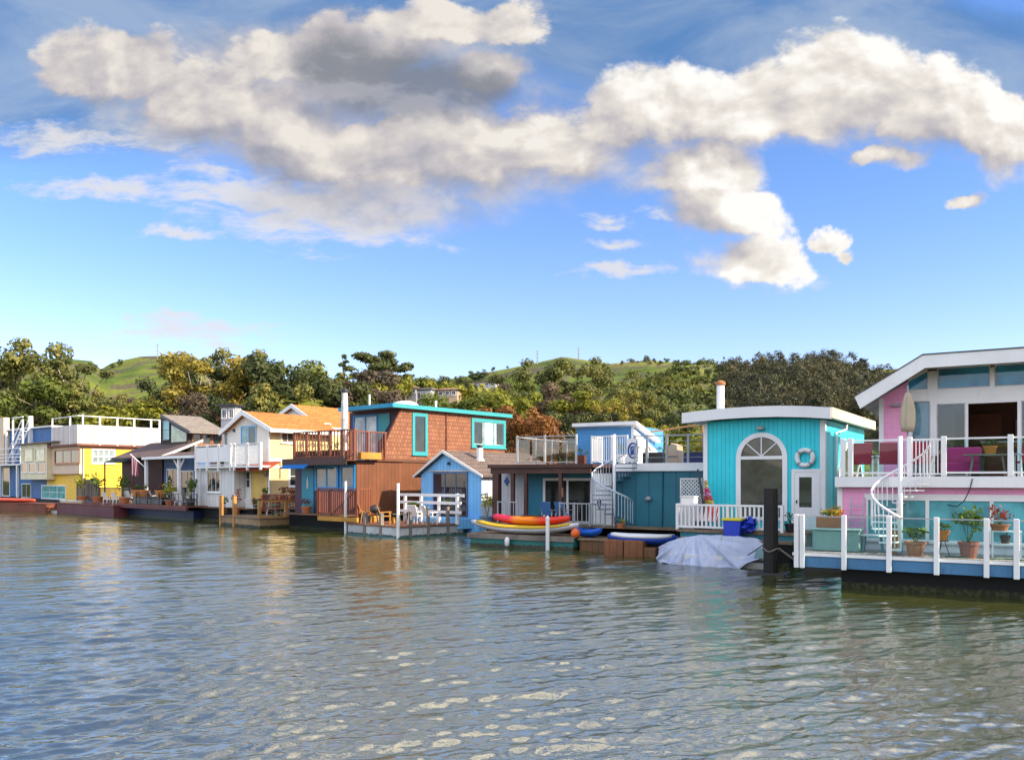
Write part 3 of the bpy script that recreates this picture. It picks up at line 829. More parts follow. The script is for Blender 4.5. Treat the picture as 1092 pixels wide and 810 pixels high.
def window(root, F, ax, d, a0, a1, z0, z1, fm, gm, nx=2, nz=1, fw=0.07, name='window', mw=0.035, sill=True, out=0.06):
    """framed pane set on the wall plane d; 't' faces -t, 's' faces +s"""
    sg = -1 if ax == 't' else 1
    if a0 > a1: a0, a1 = a1, a0
    if z0 > z1: z0, z1 = z1, z0
    D = lambda x: d + sg * x
    m = MB(F)
    lo, hi = sorted((D(-0.02), D(out)))
    abox(m, ax, a0 - fw, a0, lo, hi, z0 - fw, z1 + fw); abox(m, ax, a1, a1 + fw, lo, hi, z0 - fw, z1 + fw)
    abox(m, ax, a0, a1, lo, hi, z1, z1 + fw); abox(m, ax, a0, a1, lo, hi, z0 - fw, z0)
    l2, h2 = sorted((D(0.02), D(out * 0.8)))
    for i in range(1, nx):
        x = a0 + (a1 - a0) * i / nx; abox(m, ax, x - mw / 2, x + mw / 2, l2, h2, z0, z1)
    for j in range(1, nz):
        z = z0 + (z1 - z0) * j / nz; l3, h3 = sorted((D(0.02), D(out * 0.75))); abox(m, ax, a0, a1, l3, h3, z - mw / 2, z + mw / 2)
    f = m.build(name, fm, root)
    l4, h4 = sorted((D(0.008), D(0.022)))
    abox(MB(F), ax, a0, a1, l4, h4, z0, z1).build('pane', gm, f)
    if sill:
        l5, h5 = sorted((D(out + 0.003), D(out + 0.05)))
        abox(MB(F), ax, a0 - fw - 0.04, a1 + fw + 0.04, l5, h5, z0 - fw - 0.04, z0 - fw + 0.01).build('sill', fm, f)
    return f
def wpx(root, F, t, n, rect, fm, gm, nx=2, nz=1, **k):
    return window(root, F, 't', t, *F.fr(*qr(n, *rect), t), fm, gm, nx, nz, **k)
def wsd(root, F, s, n, rect, fm, gm, nx=2, nz=1, **k):
    return window(root, F, 's', s, *F.sd(*qr(n, *rect), s), fm, gm, nx, nz, **k)

def railing(root, F, path, z, h, mat, pitch=0.13, bal=0.03, posts=True, pw=0.09, top=0.06, gap=0.1, name='railing', post_over=0.04, rails=None, pm=None, plist=None):
    """handrail, bottom rail and balusters along a path of (s, t); each post a piece of its own"""
    m = MB(F)
    for (a, b) in zip(path[:-1], path[1:]):
        A, B = Vector(a), Vector(b); L = (B - A).length
        m.beam((a[0], a[1], z + h), (b[0], b[1], z + h), top * 1.4, top)
        if rails:
            for r in rails: m.beam((a[0], a[1], z + r), (b[0], b[1], z + r), top * .8, top * 1.2)
        else:
            m.beam((a[0], a[1], z + gap), (b[0], b[1], z + gap), top, top)
        if pitch:
            n = max(1, int(L / pitch))
            for i in range(1, n):
                p = A + (B - A) * i / n
                m.beam((p.x, p.y, z + gap), (p.x, p.y, z + h - top / 2), bal, bal)
    r = m.build(name, mat, root)
    if posts:
        for p in (plist or path):
            MB(F).box(p[0] - pw / 2, p[0] + pw / 2, p[1] - pw / 2, p[1] + pw / 2, z - 0.02, z + h + post_over).build('post', pm or mat, r)
    return r
def lin(a, b, n): return [(a[0] + (b[0] - a[0]) * i / n, a[1] + (b[1] - a[1]) * i / n) for i in range(n + 1)]

# colours of the place
W_white = paint("white_paint", (0.78, 0.77, 0.76), 0.5)
W_trim = paint("white_trim", (0.80, 0.79, 0.79), 0.42, var=0.05, dirt=0.06)
W_weather = paint("weathered_white_paint", (0.62, 0.61, 0.6), 0.6, var=0.2, dirt=0.3)
M_dark = paint("dark_metal", (0.03, 0.03, 0.035), 0.4)
M_grey = paint("galvanised_metal", (0.35, 0.37, 0.39), 0.4)
M_hull = paint("black_hull", (0.010, 0.011, 0.012), 0.6, dirt=0.0, spec=0.15, bump=.2, tide=.16)
M_wood = paint("brown_wood", (0.16, 0.075, 0.03), 0.65, pat='plank_s', period=0.14, var=0.2)
M_orangewood = paint("orange_stained_wood", (0.48, 0.23, 0.06), 0.6, var=0.18)
M_tanwood = paint("weathered_dock_wood", (0.27, 0.19, 0.12), 0.75, pat='plank_s', period=0.15, var=0.25)
M_greywood = paint("grey_weathered_wood", (0.24, 0.2, 0.17), 0.8, var=0.25)
M_redwood = paint("red_brown_wood", (0.2, 0.06, 0.03), 0.6, var=0.2)
M_terra = paint("terracotta", (0.46, 0.15, 0.06), 0.75, var=0.15)
M_orange = paint("orange_glaze", (0.6, 0.2, 0.03), 0.5)
M_soil = paint("potting_soil", (0.04, 0.028, 0.02), 0.95)
G_dark = glass_dark("dark_pane")
G_blue = glass_dark("pale_blue_pane", (0.16, 0.3, 0.38))
G_green = glass_dark("green_grey_pane", (0.05, 0.06, 0.045))
G_curtain = glass_dark("curtained_pane", (0.62, 0.62, 0.62), 0.08)
G_teal = glass_dark("teal_pane", (0.12, 0.44, 0.50), 0.06)
G_clear = glass_clear("clear_glass")
G_rail = glass_clear("railing_glass", (0.84, 0.96, 0.97), 0.55, 0.02)
L_pot = leafmat("pot_foliage", (0.03, 0.06, 0.012), (0.08, 0.14, 0.02), (0.2, 0.24, 0.04), 4.0)
L_potlime = leafmat("pot_yellow_foliage", (0.12, 0.14, 0.02), (0.3, 0.3, 0.03), (0.5, 0.42, 0.05), 4.0)
L_red = leafmat("red_blossom_foliage", (0.04, 0.07, 0.015), (0.2, 0.05, 0.03), (0.5, 0.06, 0.04), 6.0)

# ------------------------------------------------------------------ small things
def pot_plant(F, px, t, zb, r, h, mat, label, leaf=L_pot, lr=None, lh=None, n=60, group='potted plants on the decks', kind='round', seed=1, name='potted_plant'):
    s = F.hs(px, t)
    root = root_at(name, F, s, t, zb, label, 'potted plant', group)
    if kind == 'trough':
        m = MB(F).box(s - r, s + r, t - r * .35, t + r * .35, zb, zb + h); pot = m.build('planter', mat, root, bevel=0.01)
        MB(F).box(s - r * .9, s + r * .9, t - r * .28, t + r * .28, zb + h + 0.002, zb + h + 0.012).build('soil', M_soil, root)
    else:
        MB(F).lathe((s, t, zb), [(r * .72, 0), (r * .95, h * .82), (r * 1.06, h * .83), (r * 1.06, h), (r * .9, h), (r * .86, h * .9)], 14).build('pot', mat, root, smooth=False)
        MB(F).lathe((s, t, zb), [(r * .84, h * .86), (r * .84, h * .93)], 12).build('soil', M_soil, root)
    lr = lr or r * 1.5; lh = lh or r * 2
    st = MB(F); qn = np.random.default_rng(seed)
    m = MB(F)
    for k in range(5 if kind != 'trough' else 7):
        a = qn.random() * 6.28
        ex = (r * .8 if kind == 'trough' else 0) * (k / 3.0 - 1)
        c = (s + ex + lr * .5 * math.cos(a), t + lr * .35 * math.sin(a), zb + h + lh * (0.45 + 0.5 * qn.random()))
        st.tube([(s + ex, t, zb + h * .85), c], [0.012, 0.005], 4)
        m.leaves(c, lr * .55, n // 4, lr * .32, seed * 31 + k, min(1.2, lh / lr * .6))
    st.build('stems', L_pot, root); m.build('foliage', leaf, root)
    return root

def mk_chair(mat, cushion, label, name='deck_chair'):
    root = thing(name, (0, 0, 0), label, 'chair')
    MB().box(-.27, .27, -.26, .24, .38, .43).build('seat', cushion, root, bevel=.01)
    b = MB(); b.add([(-.26, .22, .44), (.26, .22, .44), (.26, .42, .98), (-.26, .42, .98), (-.26, .26, .43), (.26, .26, .43), (.26, .46, .97), (-.26, .46, .97)],
                    [(0, 1, 2, 3), (7, 6, 5, 4), (0, 4, 5, 1), (1, 5, 6, 2), (2, 6, 7, 3), (3, 7, 4, 0)]); b.build('backrest', cushion, root)
    for sx in (-.28, .28):
        for (y0, y1) in ((-.24, -.24), (.24, .32)):
            MB().beam((sx, y1, 0), (sx, y0, .62 if y0 < 0 else .6), .04, .04).build('leg', mat, root)
        MB().beam((sx, -.3, .63), (sx, .34, .6), .07, .03).build('armrest', mat, root)
    return root
CH = {}
def chair(kind, F, px, t, z, rz, label, group=None):
    s = F.hs(px, t); loc = F.w((s, t, z))
    if kind not in CH:
        mats = {'white': (W_white, W_white), 'green': (W_white, paint("green_canvas", (0.02, 0.2, 0.13), .8)), 'red': (W_trim, paint("maroon_canvas", (0.42, 0.025, 0.07), .8)),
                'wood': (M_orangewood, M_orangewood), 'blue': (M_grey, paint("blue_canvas", (0.05, 0.16, 0.4), .8))}[kind]
        CH[kind] = mk_chair(*mats, label); o = CH[kind]
        o.location = loc; o.rotation_euler = (0, 0, R(F.deg) + rz); o['label'] = label
        if group: o['group'] = group
        return o
    return dup(CH[kind], loc, R(F.deg) + rz, label, group)

def table(F, px, t, z, r, h, mat, label, rnd=True, legm=None):
    s = F.hs(px, t); root = root_at('deck_table', F, s, t, z, label, 'table')
    if rnd: MB(F).lathe((s, t, z), [(r, h - .04), (r, h)], 18).build('tabletop', mat, root)
    else: MB(F).box(s - r, s + r, t - r * .6, t + r * .6, z + h - .04, z + h).build('tabletop', mat, root)
    for (a, b) in ((-1, -1), (1, -1), (-1, 1), (1, 1)):
        MB(F).beam((s + a * r * .75, t + b * r * .45, z), (s + a * r * .6, t + b * r * .4, z + h - .04), .04).build('leg', legm or mat, root)
    return root

def kayak(name, F, p0, p1, w, h, mat, label, deckmat=None, cat='kayak', group=None, lift=0.28, cock=True):
    """pointed hull between two local points"""
    A, B = Vector(p0), Vector(p1); d = (B - A); L = d.length; d.normalize(); sd = Vector((-d.y, d.x, 0)).normalized()
    root = root_at(name, F, *((A + B) / 2), label, cat, group)
    rings = []; dk = []
    for i in range(17):
        u = i / 16; wd = w / 2 * (math.sin(math.pi * (0.03 + 0.94 * u)) ** 0.62); up = lift * abs(2 * u - 1) ** 2.6 * h * 1.6
        c = A + d * L * u; hh = h * (0.55 + 0.45 * math.sin(math.pi * u) ** .5)
        ring = []
        for k in range(12):
            an = 2 * math.pi * k / 12 + math.pi / 12
            x = math.cos(an) * wd; zz = math.sin(an)
            ring.append(c + sd * x * (1 if zz > -.3 else .75) + Vector((0, 0, hh * .5 + zz * hh * .5 * (0.55 if zz > 0 else 1) + up)))
        rings.append(ring)
    MB(F).loft(rings).build('hull', mat, root, smooth=True)
    if deckmat:
        rr = []
        for i in range(1, 16):
            u = i / 16; wd = w / 2 * (math.sin(math.pi * (0.03 + 0.94 * u)) ** 0.62); up = lift * abs(2 * u - 1) ** 2.6 * h * 1.6
            c = A + d * L * u; hh = h * (0.55 + 0.45 * math.sin(math.pi * u) ** .5); zt = hh * .5 + hh * .12 + up
            rr.append([c - sd * wd * 1.02 + Vector((0, 0, zt - .03)), c - sd * wd * .93 + Vector((0, 0, zt + .08)), c + Vector((0, 0, zt + hh * .2)), c + sd * wd * .93 + Vector((0, 0, zt + .08)), c + sd * wd * 1.02 + Vector((0, 0, zt - .03)), c + Vector((0, 0, zt))])
        MB(F).loft(rr).build('deck', deckmat, root, smooth=True)
    if cock:
        c = A + d * L * .52; zz = h * .78
        pts = [c + d * math.cos(a) * L * .12 + sd * math.sin(a) * w * .3 + Vector((0, 0, zz + .035)) for a in [i * math.pi / 8 for i in range(16)]]
        m = MB(F); m.tube(pts, .03, 5, closed=True); m.build('cockpit_rim', M_dark, root)
    return root

def pile(px, Y, zt, r, mat, label, group=None, name='mooring_pile', cap=None):
    X = (px - CX) / FPX * Y
    root = thing(name, (X, Y, -.6), label, 'pile', group)
    MB().lathe((X, Y, -.6), [(r, 0), (r * .98, (zt + .6) * .5), (r * .93, zt + .6)], 12).build('shaft', mat, root, smooth=False)
    if cap: MB().lathe((X, Y, zt + .002), [(r * 1.05, 0), (r * 1.05, .05), (r * .3, .16)], 12).build('cap', cap, root)
    return root

def dock(name, F, s0, s1, t0, t1, zt, zb, deckm, sidem, label, fenders=0, trim=None):
    root = root_at(name, F, (s0 + s1) / 2, (t0 + t1) / 2, 0, label, 'dock')
    MB(F).box(s0, s1, t0, t1, zt - .07, zt).build('deck', deckm, root, bevel=.008)
    MB(F).box(s0 + .06, s1 - .06, t0 + .06, t1 - .06, zb, zt - .072).build('float', sidem, root, bevel=.02)
    return root
# ------------------------------------------------------------------ pink houseboat (right)
F9 = Fr(858, 21.55, -30.6)
def pink_house():
    F = F9
    PINK = paint("pink_lap_siding", (0.93, 0.38, 0.62), 0.55, 'lap', 0.17, F.deg, var=0.06, dirt=0.12)
    BLUEF = paint("blue_fascia_paint", (0.06, 0.19, 0.36), 0.5, var=0.12, dirt=0.3)
    WS = paint("white_lap_siding", (0.76, 0.75, 0.78), 0.5, 'lap', 0.14, F.deg, var=.06)
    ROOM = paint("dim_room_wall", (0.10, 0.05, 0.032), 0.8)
    DECK = paint("grey_deck_boards", (0.4, 0.37, 0.34), .7, 'plank_t', .14, F.deg, var=.2)
    zd = F.z(588, 0, 0); zf = F.z(603.7, 0, 0); zu = 2.95; S1 = 9.2; tw, tf = 1.65, 3.6
    r = root_at('pink_houseboat', F, 4.5, 3, 0, 'pink two-storey houseboat with white trim and glass railings at the right edge', 'houseboat', None)
    hl = MB(F).box(F.hs(897, .3), S1, .3, 9, -.6, zf - .004).build('hull', M_hull, r)
    dk = MB(F).box(-.28, S1, 0.0, tw + .1, zd - .07, zd).build('lower_deck', DECK, r, bevel=.01)
    MB(F).box(-.28, S1, -.05, .08, zf, zd - .075).build('fascia_board', BLUEF, dk)
    MB(F).box(-.28, -.2, .085, tw, zf, zd - .075).build('fascia_board', BLUEF, dk)
    MB(F).box(-.3, S1, -.09, -.053, zd - .1, zd - .02).build('deck_edging', W_trim, dk)
    # lower wall with its window band
    sl = F.hs(895, tw); zt = zu - .27
    zw1 = F.z(533.5, 3, tw); zw0 = F.z(575.5, 3, tw)
    cols = [(926, 956), (963, 987), (991, 1055.5), (1059.5, 1097)]
    holes = [(F.hs(a, tw), F.hs(b, tw), zw0, zw1) for a, b in cols]
    wl = panel(MB(F), 't', sl, S1, zd + .002, zt, tw, tw + .18, holes).build('lower_wall', PINK, r)
    MB(F).box(sl - .05, sl + .09, tw - .03, tw - .003, zd + .004, zt).build('corner_board', W_trim, wl)
    MB(F).box(F.hs(922, tw), S1, tw - .035, tw - .003, zd + .004, zw0 - .06).build('base_panel', WS, wl)
    MB(F).box(F.hs(922, tw), S1, tw - .045, tw - .003, zw1 + .055, zw1 + .17).build('head_trim', W_trim, wl)
    for (a0, a1, z0, z1) in holes:
        window(r, F, 't', tw + .02, a0, a1, z0, z1, W_trim, G_teal, 1, 1, fw=.055, out=.07)
    MB(F).box(sl + .1, S1 - .1, tw + .6, 8.6, zd, zt).build('lower_room', paint("pale_teal_wall", (.2, .5, .52), .7), r)
    # upper deck
    su0 = F.hs(892.5, 1.45)
    ud = MB(F).box(su0, S1, 1.42, tf, zu - .08, zu).build('upper_deck', DECK, r)
    MB(F).box(su0 - .04, S1, 1.36, 1.417, zu - .26, zu + .03).build('fascia_board', W_trim, ud)
    MB(F).box(su0 - .04, su0 + .02, 1.42, tf, zu - .26, zu - .082).build('fascia_board', W_trim, ud)
    MB(F).box(sl + .05, S1, tw + .02, 9, zt + .002, zu - .084).build('deck_joists', W_weather, ud)
    zr = F.z(468, 3, 1.45)
    pc = [899, 907, 970, 1006.5, 1077.6, 1150, 1230]
    rl = MB(F)
    for a, b in ((899, 970), (1006.5, 1240)):
        rl.beam((F.hs(a, 1.42), 1.42, zr), (F.hs(b, 1.42), 1.42, zr), .05, .045)
        rl.beam((F.hs(a, 1.42), 1.42, zu + .13), (F.hs(b, 1.42), 1.42, zu + .13), .05, .05)
    rail = rl.build('upper_railing', W_trim, r)
    for i, p in enumerate(pc):
        s = F.hs(p, 1.42); MB(F).box(s - .065, s + .065, 1.355, 1.485, zu + .032, zr + .07).build('post', W_trim, rail, bevel=.008)
    for a, b in ((908.5, 968), (1009, 1075), (1080, 1147), (1153, 1227)):
        MB(F).box(F.hs(a, 1.42), F.hs(b, 1.42), 1.415, 1.427, zu + .16, zr - .03).build('glass_panel', G_rail, rail)
    gt = MB(F)
    sa, sb = F.hs(973, 1.42), F.hs(1004, 1.42)
    for i in range(9):
        s = sa + (sb - sa) * i / 8; gt.beam((s, 1.42, zu + .08), (s, 1.42, zr - .02), .028)
    gt.beam((sa, 1.42, zr - .01), (sb, 1.42, zr - .01), .05); gt.beam((sa, 1.42, zu + .1), (sb, 1.42, zu + .1), .04)
    gt.build('gate', W_trim, rail)
    # upper facade
    s_l = F.hs(939, tf); s_g = F.hs(966, tf)
    zc = 6.05
    def qs(n, x, y, t=tf): return F.pt(*q(n, x, y), t)
    zA = qs(12, 400, 345)[1]; zB = qs(12, 400, 275)[1]; zT = qs(12, 585, 160)[1]
    eav_s, eav_z = F.pt(913.5, 422, 2.6); brk_s, brk_z = F.pt(984, 380, 2.6)
    slope = (brk_z - eav_z) / (brk_s - eav_s); th = .30
    roofz = lambda s: min(brk_z, brk_z + (s - brk_s) * slope) - th
    MB(F).prism([(s_l, zu), (s_g + .06, zu), (s_g + .06, roofz(s_g + .06) - .01), (s_l, roofz(s_l) - .01)], tf, tf + .16).build('upper_wall', PINK, r)
    MB(F).box(s_l - .04, s_l + .09, tf - .03, tf - .003, zu + .01, roofz(s_l) - .03).build('corner_board', W_trim, r)
    # white frame of the glazed front: openings for clerestory, fixed light, slider, doorway
    s0 = s_g + .06
    oc = {'fixed': (F.hs(973.5, tf), F.hs(991, tf), zu + .1, zA), 'slider': (F.hs(1000, tf), F.hs(1028.5, tf), zu + .08, qs(12, 520, 360)[1]),
          'door': (F.hs(1032.5, tf), F.hs(1085, tf), zu + .03, qs(12, 740, 350)[1]), 'right': (F.hs(1090, tf), F.hs(1150, tf), zu + .08, qs(12, 740, 350)[1]),
          'c1': (F.hs(1001, tf), F.hs(1054.5, tf), zB, zT), 'c2': (F.hs(1062, tf), F.hs(1125, tf), zB, zT), 'c3': (F.hs(1132, tf), F.hs(1200, tf), zB, zT)}
    st = F.hs(989, tf)
    fr = panel(MB(F), 't', st, S1, zu, brk_z - th - .01, tf, tf + .14, [v for k, v in oc.items()])
    panel(fr, 't', s0 + .003, st - .003, zu, zB, tf, tf + .14, [oc['fixed']])
    zt0 = roofz(s0); zt1 = roofz(st)
    fr.prism([(s0 + .003, zB + .42), (st - .003, zB + .75), (st - .003, zt1 - .012), (s0 + .003, zt0 - .012)], tf, tf + .14)
    fr.build('glazed_front', W_trim, r)
    def pane(k, gm, nm='window', nx=1):
        a0, a1, z0, z1 = oc[k]; return window(r, F, 't', tf + .06, a0, a1, z0, z1, W_trim, gm, nx, 1, fw=.03, name=nm, sill=False)
    for k in ('c1', 'c2', 'c3'): pane(k, glass_dark("clerestory_pane", (0.03, 0.30, 0.52), 0.04))  # blue reflection painted into the pane colour
    MB(F).prism([(s0 + .01, zB + .01), (st - .01, zB + .01), (st - .01, zB + .74), (s0 + .01, zB + .41)], tf + .05, tf + .07).build('window', glass_dark("clerestory_pane"), r)
    pane('fixed', G_blue); pane('slider', G_clear, 'sliding_door'); pane('right', G_clear, 'sliding_door')
    sc = F.hs(1008, tf + .3)
    cu = MB(F)
    for i in range(7):
        cu.tube([(sc - .22 + i * .07, tf + .3 + .03 * (i % 2), zu + .05), (sc - .22 + i * .07, tf + .3 + .03 * (i % 2), oc['slider'][3])], .045, 6)
    cu.build('curtain', paint("dark_curtain", (.06, .03, .03), .9), r, smooth=True)
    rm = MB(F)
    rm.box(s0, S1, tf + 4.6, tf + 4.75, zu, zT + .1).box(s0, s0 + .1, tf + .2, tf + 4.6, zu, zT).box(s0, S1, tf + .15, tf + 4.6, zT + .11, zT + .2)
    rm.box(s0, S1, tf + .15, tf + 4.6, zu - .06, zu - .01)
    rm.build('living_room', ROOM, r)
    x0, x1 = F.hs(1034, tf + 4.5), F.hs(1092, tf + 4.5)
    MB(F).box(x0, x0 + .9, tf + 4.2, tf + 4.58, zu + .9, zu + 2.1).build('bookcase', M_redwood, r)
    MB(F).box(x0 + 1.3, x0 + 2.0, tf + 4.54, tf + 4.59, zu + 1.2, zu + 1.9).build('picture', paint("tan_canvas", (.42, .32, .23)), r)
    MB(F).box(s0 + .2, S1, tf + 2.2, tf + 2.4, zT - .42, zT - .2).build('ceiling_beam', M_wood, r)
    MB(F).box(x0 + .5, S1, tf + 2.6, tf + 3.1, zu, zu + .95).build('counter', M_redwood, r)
    # roof with deep white fascia
    tr0, tr1 = 2.55, 9.6
    rf = MB(F).prism([(eav_s, eav_z), (brk_s, brk_z), (S1 + .6, brk_z), (S1 + .6, brk_z - th + .06), (brk_s, brk_z - th + .06), (eav_s + .02, eav_z - th + .06)], tr0 + .06, tr1).build('roof', W_weather, r)
    e = .33
    MB(F).prism([(eav_s - .05, eav_z - .03), (brk_s, brk_z + .03), (S1 + .6, brk_z + .03), (S1 + .6, brk_z - e), (brk_s + .06, brk_z - e), (eav_s + .1, eav_z - e - .05)], tr0, tr0 + .055).build('fascia_board', W_trim, rf)
    MB(F).prism([(eav_s - .06, eav_z + .0), (brk_s, brk_z + .065), (S1 + .6, brk_z + .065), (S1 + .6, brk_z + .033), (brk_s, brk_z + .033), (eav_s - .06, eav_z - .028)], tr0 - .02, tr1).build('roofing', M_dark, rf)
    s = F.hs(956, tf); z = F.z(432, s, tf)
    MB(F).box(s - .12, s + .12, tf - .1, tf - .003, z - .04, z + .04).build('wall_lamp', M_grey, r)
    # lower glass railing
    pr = MB(F); zl = F.z(550, 0, 0)
    for a, b in ((-.2, F.hs(1092, -.1) + 3.6),):
        pr.beam((a, -.02, zl), (b, -.02, zl), .035, .03)
    lr = pr.build('lower_railing', M_grey, r)
    cols = [849.5, 855.5, 900, 948, 998.7, 1052, 1084, 1140, 1200]
    for p in cols:
        s = F.hs(p, -.16); MB(F).box(s - .06, s + .06, -.22, -.1, zf - .02, zl + .05).build('post', W_trim, lr, bevel=.008)
    for a, b in zip(cols[1:-1], cols[2:]):
        MB(F).box(F.hs(a, -.02) + .09, F.hs(b, -.02) - .03, -.026, -.012, zd + .05, zl - .02).build('glass_panel', G_rail, lr)
    MB(F).box(-.25, -.238, .05, tw - .1, zd + .05, zl - .02).build('glass_panel', G_rail, lr)
    # spiral stair between the decks
    sp = F.hs(960, .72); tp = .72; rad = .7
    stt = root_at('spiral_staircase', F, sp, tp, zd, 'white spiral staircase winding up the front of the pink houseboat', 'staircase', 'spiral staircases')
    MB(F).tube([(sp, tp, zd), (sp, tp, zr + .06)], .06, 10).build('centre_pole', W_trim, stt, smooth=True)
    n = 11; A0, A1 = R(-84), R(-345)
    hr = []; bl = MB(F)
    for i in range(n + 1):
        u = i / n; a = A0 + (A1 - A0) * u; z = zd + .12 + (zu - zd - .14) * u
        c, d = math.cos(a), math.sin(a); c2, d2 = math.cos(a - .42), math.sin(a - .42)
        MB(F).prism([(sp + .05 * c, tp + .05 * d), (sp + rad * c, tp + rad * d), (sp + rad * c2, tp + rad * d2), (sp + .05 * c2, tp + .05 * d2)], z, z + .035, 'z').build('tread', W_trim, stt)
        hr.append((sp + rad * c, tp + rad * d, z + .85))
        for k in (0, .5):
            aa = A0 + (A1 - A0) * min(1, u + k / n); zz = z + (zu - zd) * k / n
            bl.beam((sp + rad * math.cos(aa), tp + rad * math.sin(aa), zz), (sp + rad * math.cos(aa), tp + rad * math.sin(aa), zz + .86), .022)
    bl.build('balusters', W_trim, stt)
    MB(F).tube(hr, .032, 8).build('handrail', W_trim, stt, smooth=True)
    cab_s = F.hs(1036, 1.34)
    cps = [F.pt(1037, 510, 1.34), F.pt(1034, 522, 1.3), F.pt(1028, 534, 1.25), F.pt(1020, 540, 1.3), F.pt(1010, 538, 1.5)]
    solo('hanging_cable', MB(F).tube([(a, b_, c) for (a, c), b_ in zip(cps, (1.33, 1.33, 1.4, 1.5, 1.58))], .014, 5), M_dark, 'thin dark cable drooping from the pink upper deck across the aqua window', 'cable', smooth=True)
    hp = [(F.hs(1008, .25) + .12 * k, .25 + .1 * math.sin(k * 1.3), zd + .012) for k in range(18)]
    solo('garden_hose', MB(F).tube(hp, .02, 6), paint("green_hose", (.02, .12, .05), .4), 'green garden hose lying along the edge of the pink lower deck', 'hose', smooth=True)
    # things on the upper deck
    for px, lab in ((918, 'maroon canvas deck chair at the left end of the pink upper deck'), (947, 'maroon canvas deck chair beside the closed parasol on the pink upper deck')):
        chair('red', F, px, 2.2, zu, R(180 + 12), lab, 'red chairs on the pink upper deck')
    chair('red', F, 985, 2.4, zu, R(180 - 10), 'maroon canvas deck chair under the closed parasol', 'red chairs on the pink upper deck')
    s = F.hs(968, 2.5)
    pa = root_at('closed_parasol', F, s, 2.5, zu, 'closed beige parasol standing on the pink upper deck', 'parasol')
    MB(F).tube([(s, 2.5, zu), (s, 2.5, 5.55)], .025, 8).build('pole', M_grey, pa)
    zt_, zb_ = 5.35, F.z(460, s, 2.5)
    rg = []
    for i in range(8):
        u = i / 7; z = zt_ + (zb_ - zt_) * u; rr = .05 + .12 * math.sin(u * 2.4) ** .8
        rg.append([(s + rr * (1 + .28 * math.cos(5 * k * 2 * math.pi / 20 + u)) * math.cos(k * 2 * math.pi / 20), 2.5 + rr * (1 + .28 * math.cos(5 * k * 2 * math.pi / 20 + u)) * math.sin(k * 2 * math.pi / 20), z) for k in range(20)])
    MB(F).loft(rg).build('canopy', paint("beige_canvas", (.5, .42, .3), .9), pa, smooth=True)
    MB(F).lathe((s, 2.5, zu), [(.25, 0), (.25, .06), (.06, .1)], 14).build('base', M_dark, pa)
    s = F.hs(1022, 2.45)
    so_ = root_at('garden_sofa', F, s, 2.45, zu, 'magenta cushioned garden sofa behind the glass railing of the pink upper deck', 'sofa')
    MAG = paint("magenta_cushion", (.42, .03, .16), .85)
    MB(F).box(s - .45, s + .55, 2.15, 2.85, zu + .12, zu + .42).build('seat', MAG, so_, bevel=.04); MB(F).box(s - .45, s + .55, 2.86, 3.02, zu + .3, zu + .85).build('backrest', MAG, so_, bevel=.04)
    for a in (-.5, .56): MB(F).box(s + a - .05, s + a + .05, 2.15, 3.0, zu, zu + .6).build('armrest', M_dark, so_)
    table(F, 1053, 2.1, zu, .55, .62, M_greywood, 'low slatted table behind the glass railing of the pink upper deck', False)
    pot_plant(F, 1056, 2.1, zu + .62, .16, .22, M_orange, 'orange bowl with greenery on the pink upper deck table', L_pot, .2, .2, 40, seed=5)
    s = F.hs(1074, tf + 3.6)
    cb = root_at('cabinet', F, s, tf + 3.6, zu, 'pale wooden cabinet standing inside the open doorway of the pink houseboat', 'cabinet')
    MB(F).box(s - .7, s + .6, tf + 3.2, tf + 4.2, zu, zu + 1.1).build('body', M_orangewood, cb); MB(F).box(s - .74, s + .64, tf + 3.14, tf + 4.2, zu + 1.102, zu + 1.16).build('top', W_trim, cb)
    chair('red', F, 1098, 2.3, zu, R(195), 'maroon canvas deck chair at the right edge of the pink upper deck', 'red chairs on the pink upper deck')
    # things on the lower deck
    BOX = paint("sage_storage_plastic", (.22, .33, .29), .6, var=.06)
    s0b, s1b = F.hs(866, .45), F.hs(917, .45); z1 = F.z(563.5, .6, .45)
    sb_ = root_at('storage_box', F, (s0b + s1b) / 2, .8, zd, 'sage green storage box on the lower deck of the pink houseboat', 'storage box')
    MB(F).box(s0b, s1b, .45, 1.1, zd + .005, z1 - .05).build('body', BOX, sb_, bevel=.03); MB(F).box(s0b - .03, s1b + .03, .42, 1.13, z1 - .048, z1 + .01).build('lid', paint("pale_sage_plastic", (.4, .5, .44), .55), sb_, bevel=.015)
    pot_plant(F, 885, .75, z1 + .012, .34, .3, paint("rust_planter_wood", (.34, .12, .05), .7), 'rust brown wooden trough of grass on the sage storage box', L_potlime, .22, .2, 60, kind='trough', seed=3)
    pot_plant(F, 891, 1.0, z1 + .012, .2, .5, M_orange, 'tall orange pot at the back of the sage storage box', L_potlime, .2, .1, 24, seed=4)
    s = F.hs(913.5, 1.3)
    ld = root_at('step_ladder', F, s, 1.3, zd, 'slim grey step ladder leaning by the pink wall', 'ladder')
    z2 = F.z(530, s, 1.3)
    for a in (-.16, .16): MB(F).beam((s + a * 1.15, 1.2, zd), (s + a, 1.48, z2), .035, .03).build('rail', M_grey, ld)
    for i in range(1, 6):
        u = i / 6; MB(F).beam((s - .17, 1.2 + .28 * u, zd + (z2 - zd) * u), (s + .17, 1.2 + .28 * u, zd + (z2 - zd) * u), .05, .025).build('rung', M_grey, ld)
    table(F, 931, .8, zd, .32, F.z(570, 2, .8) - zd, W_white, 'small white topped table with teal legs on the pink lower deck', False, paint("teal_legs", (.03, .22, .27), .5))
    zb = F.z(583, 2.2, .5)
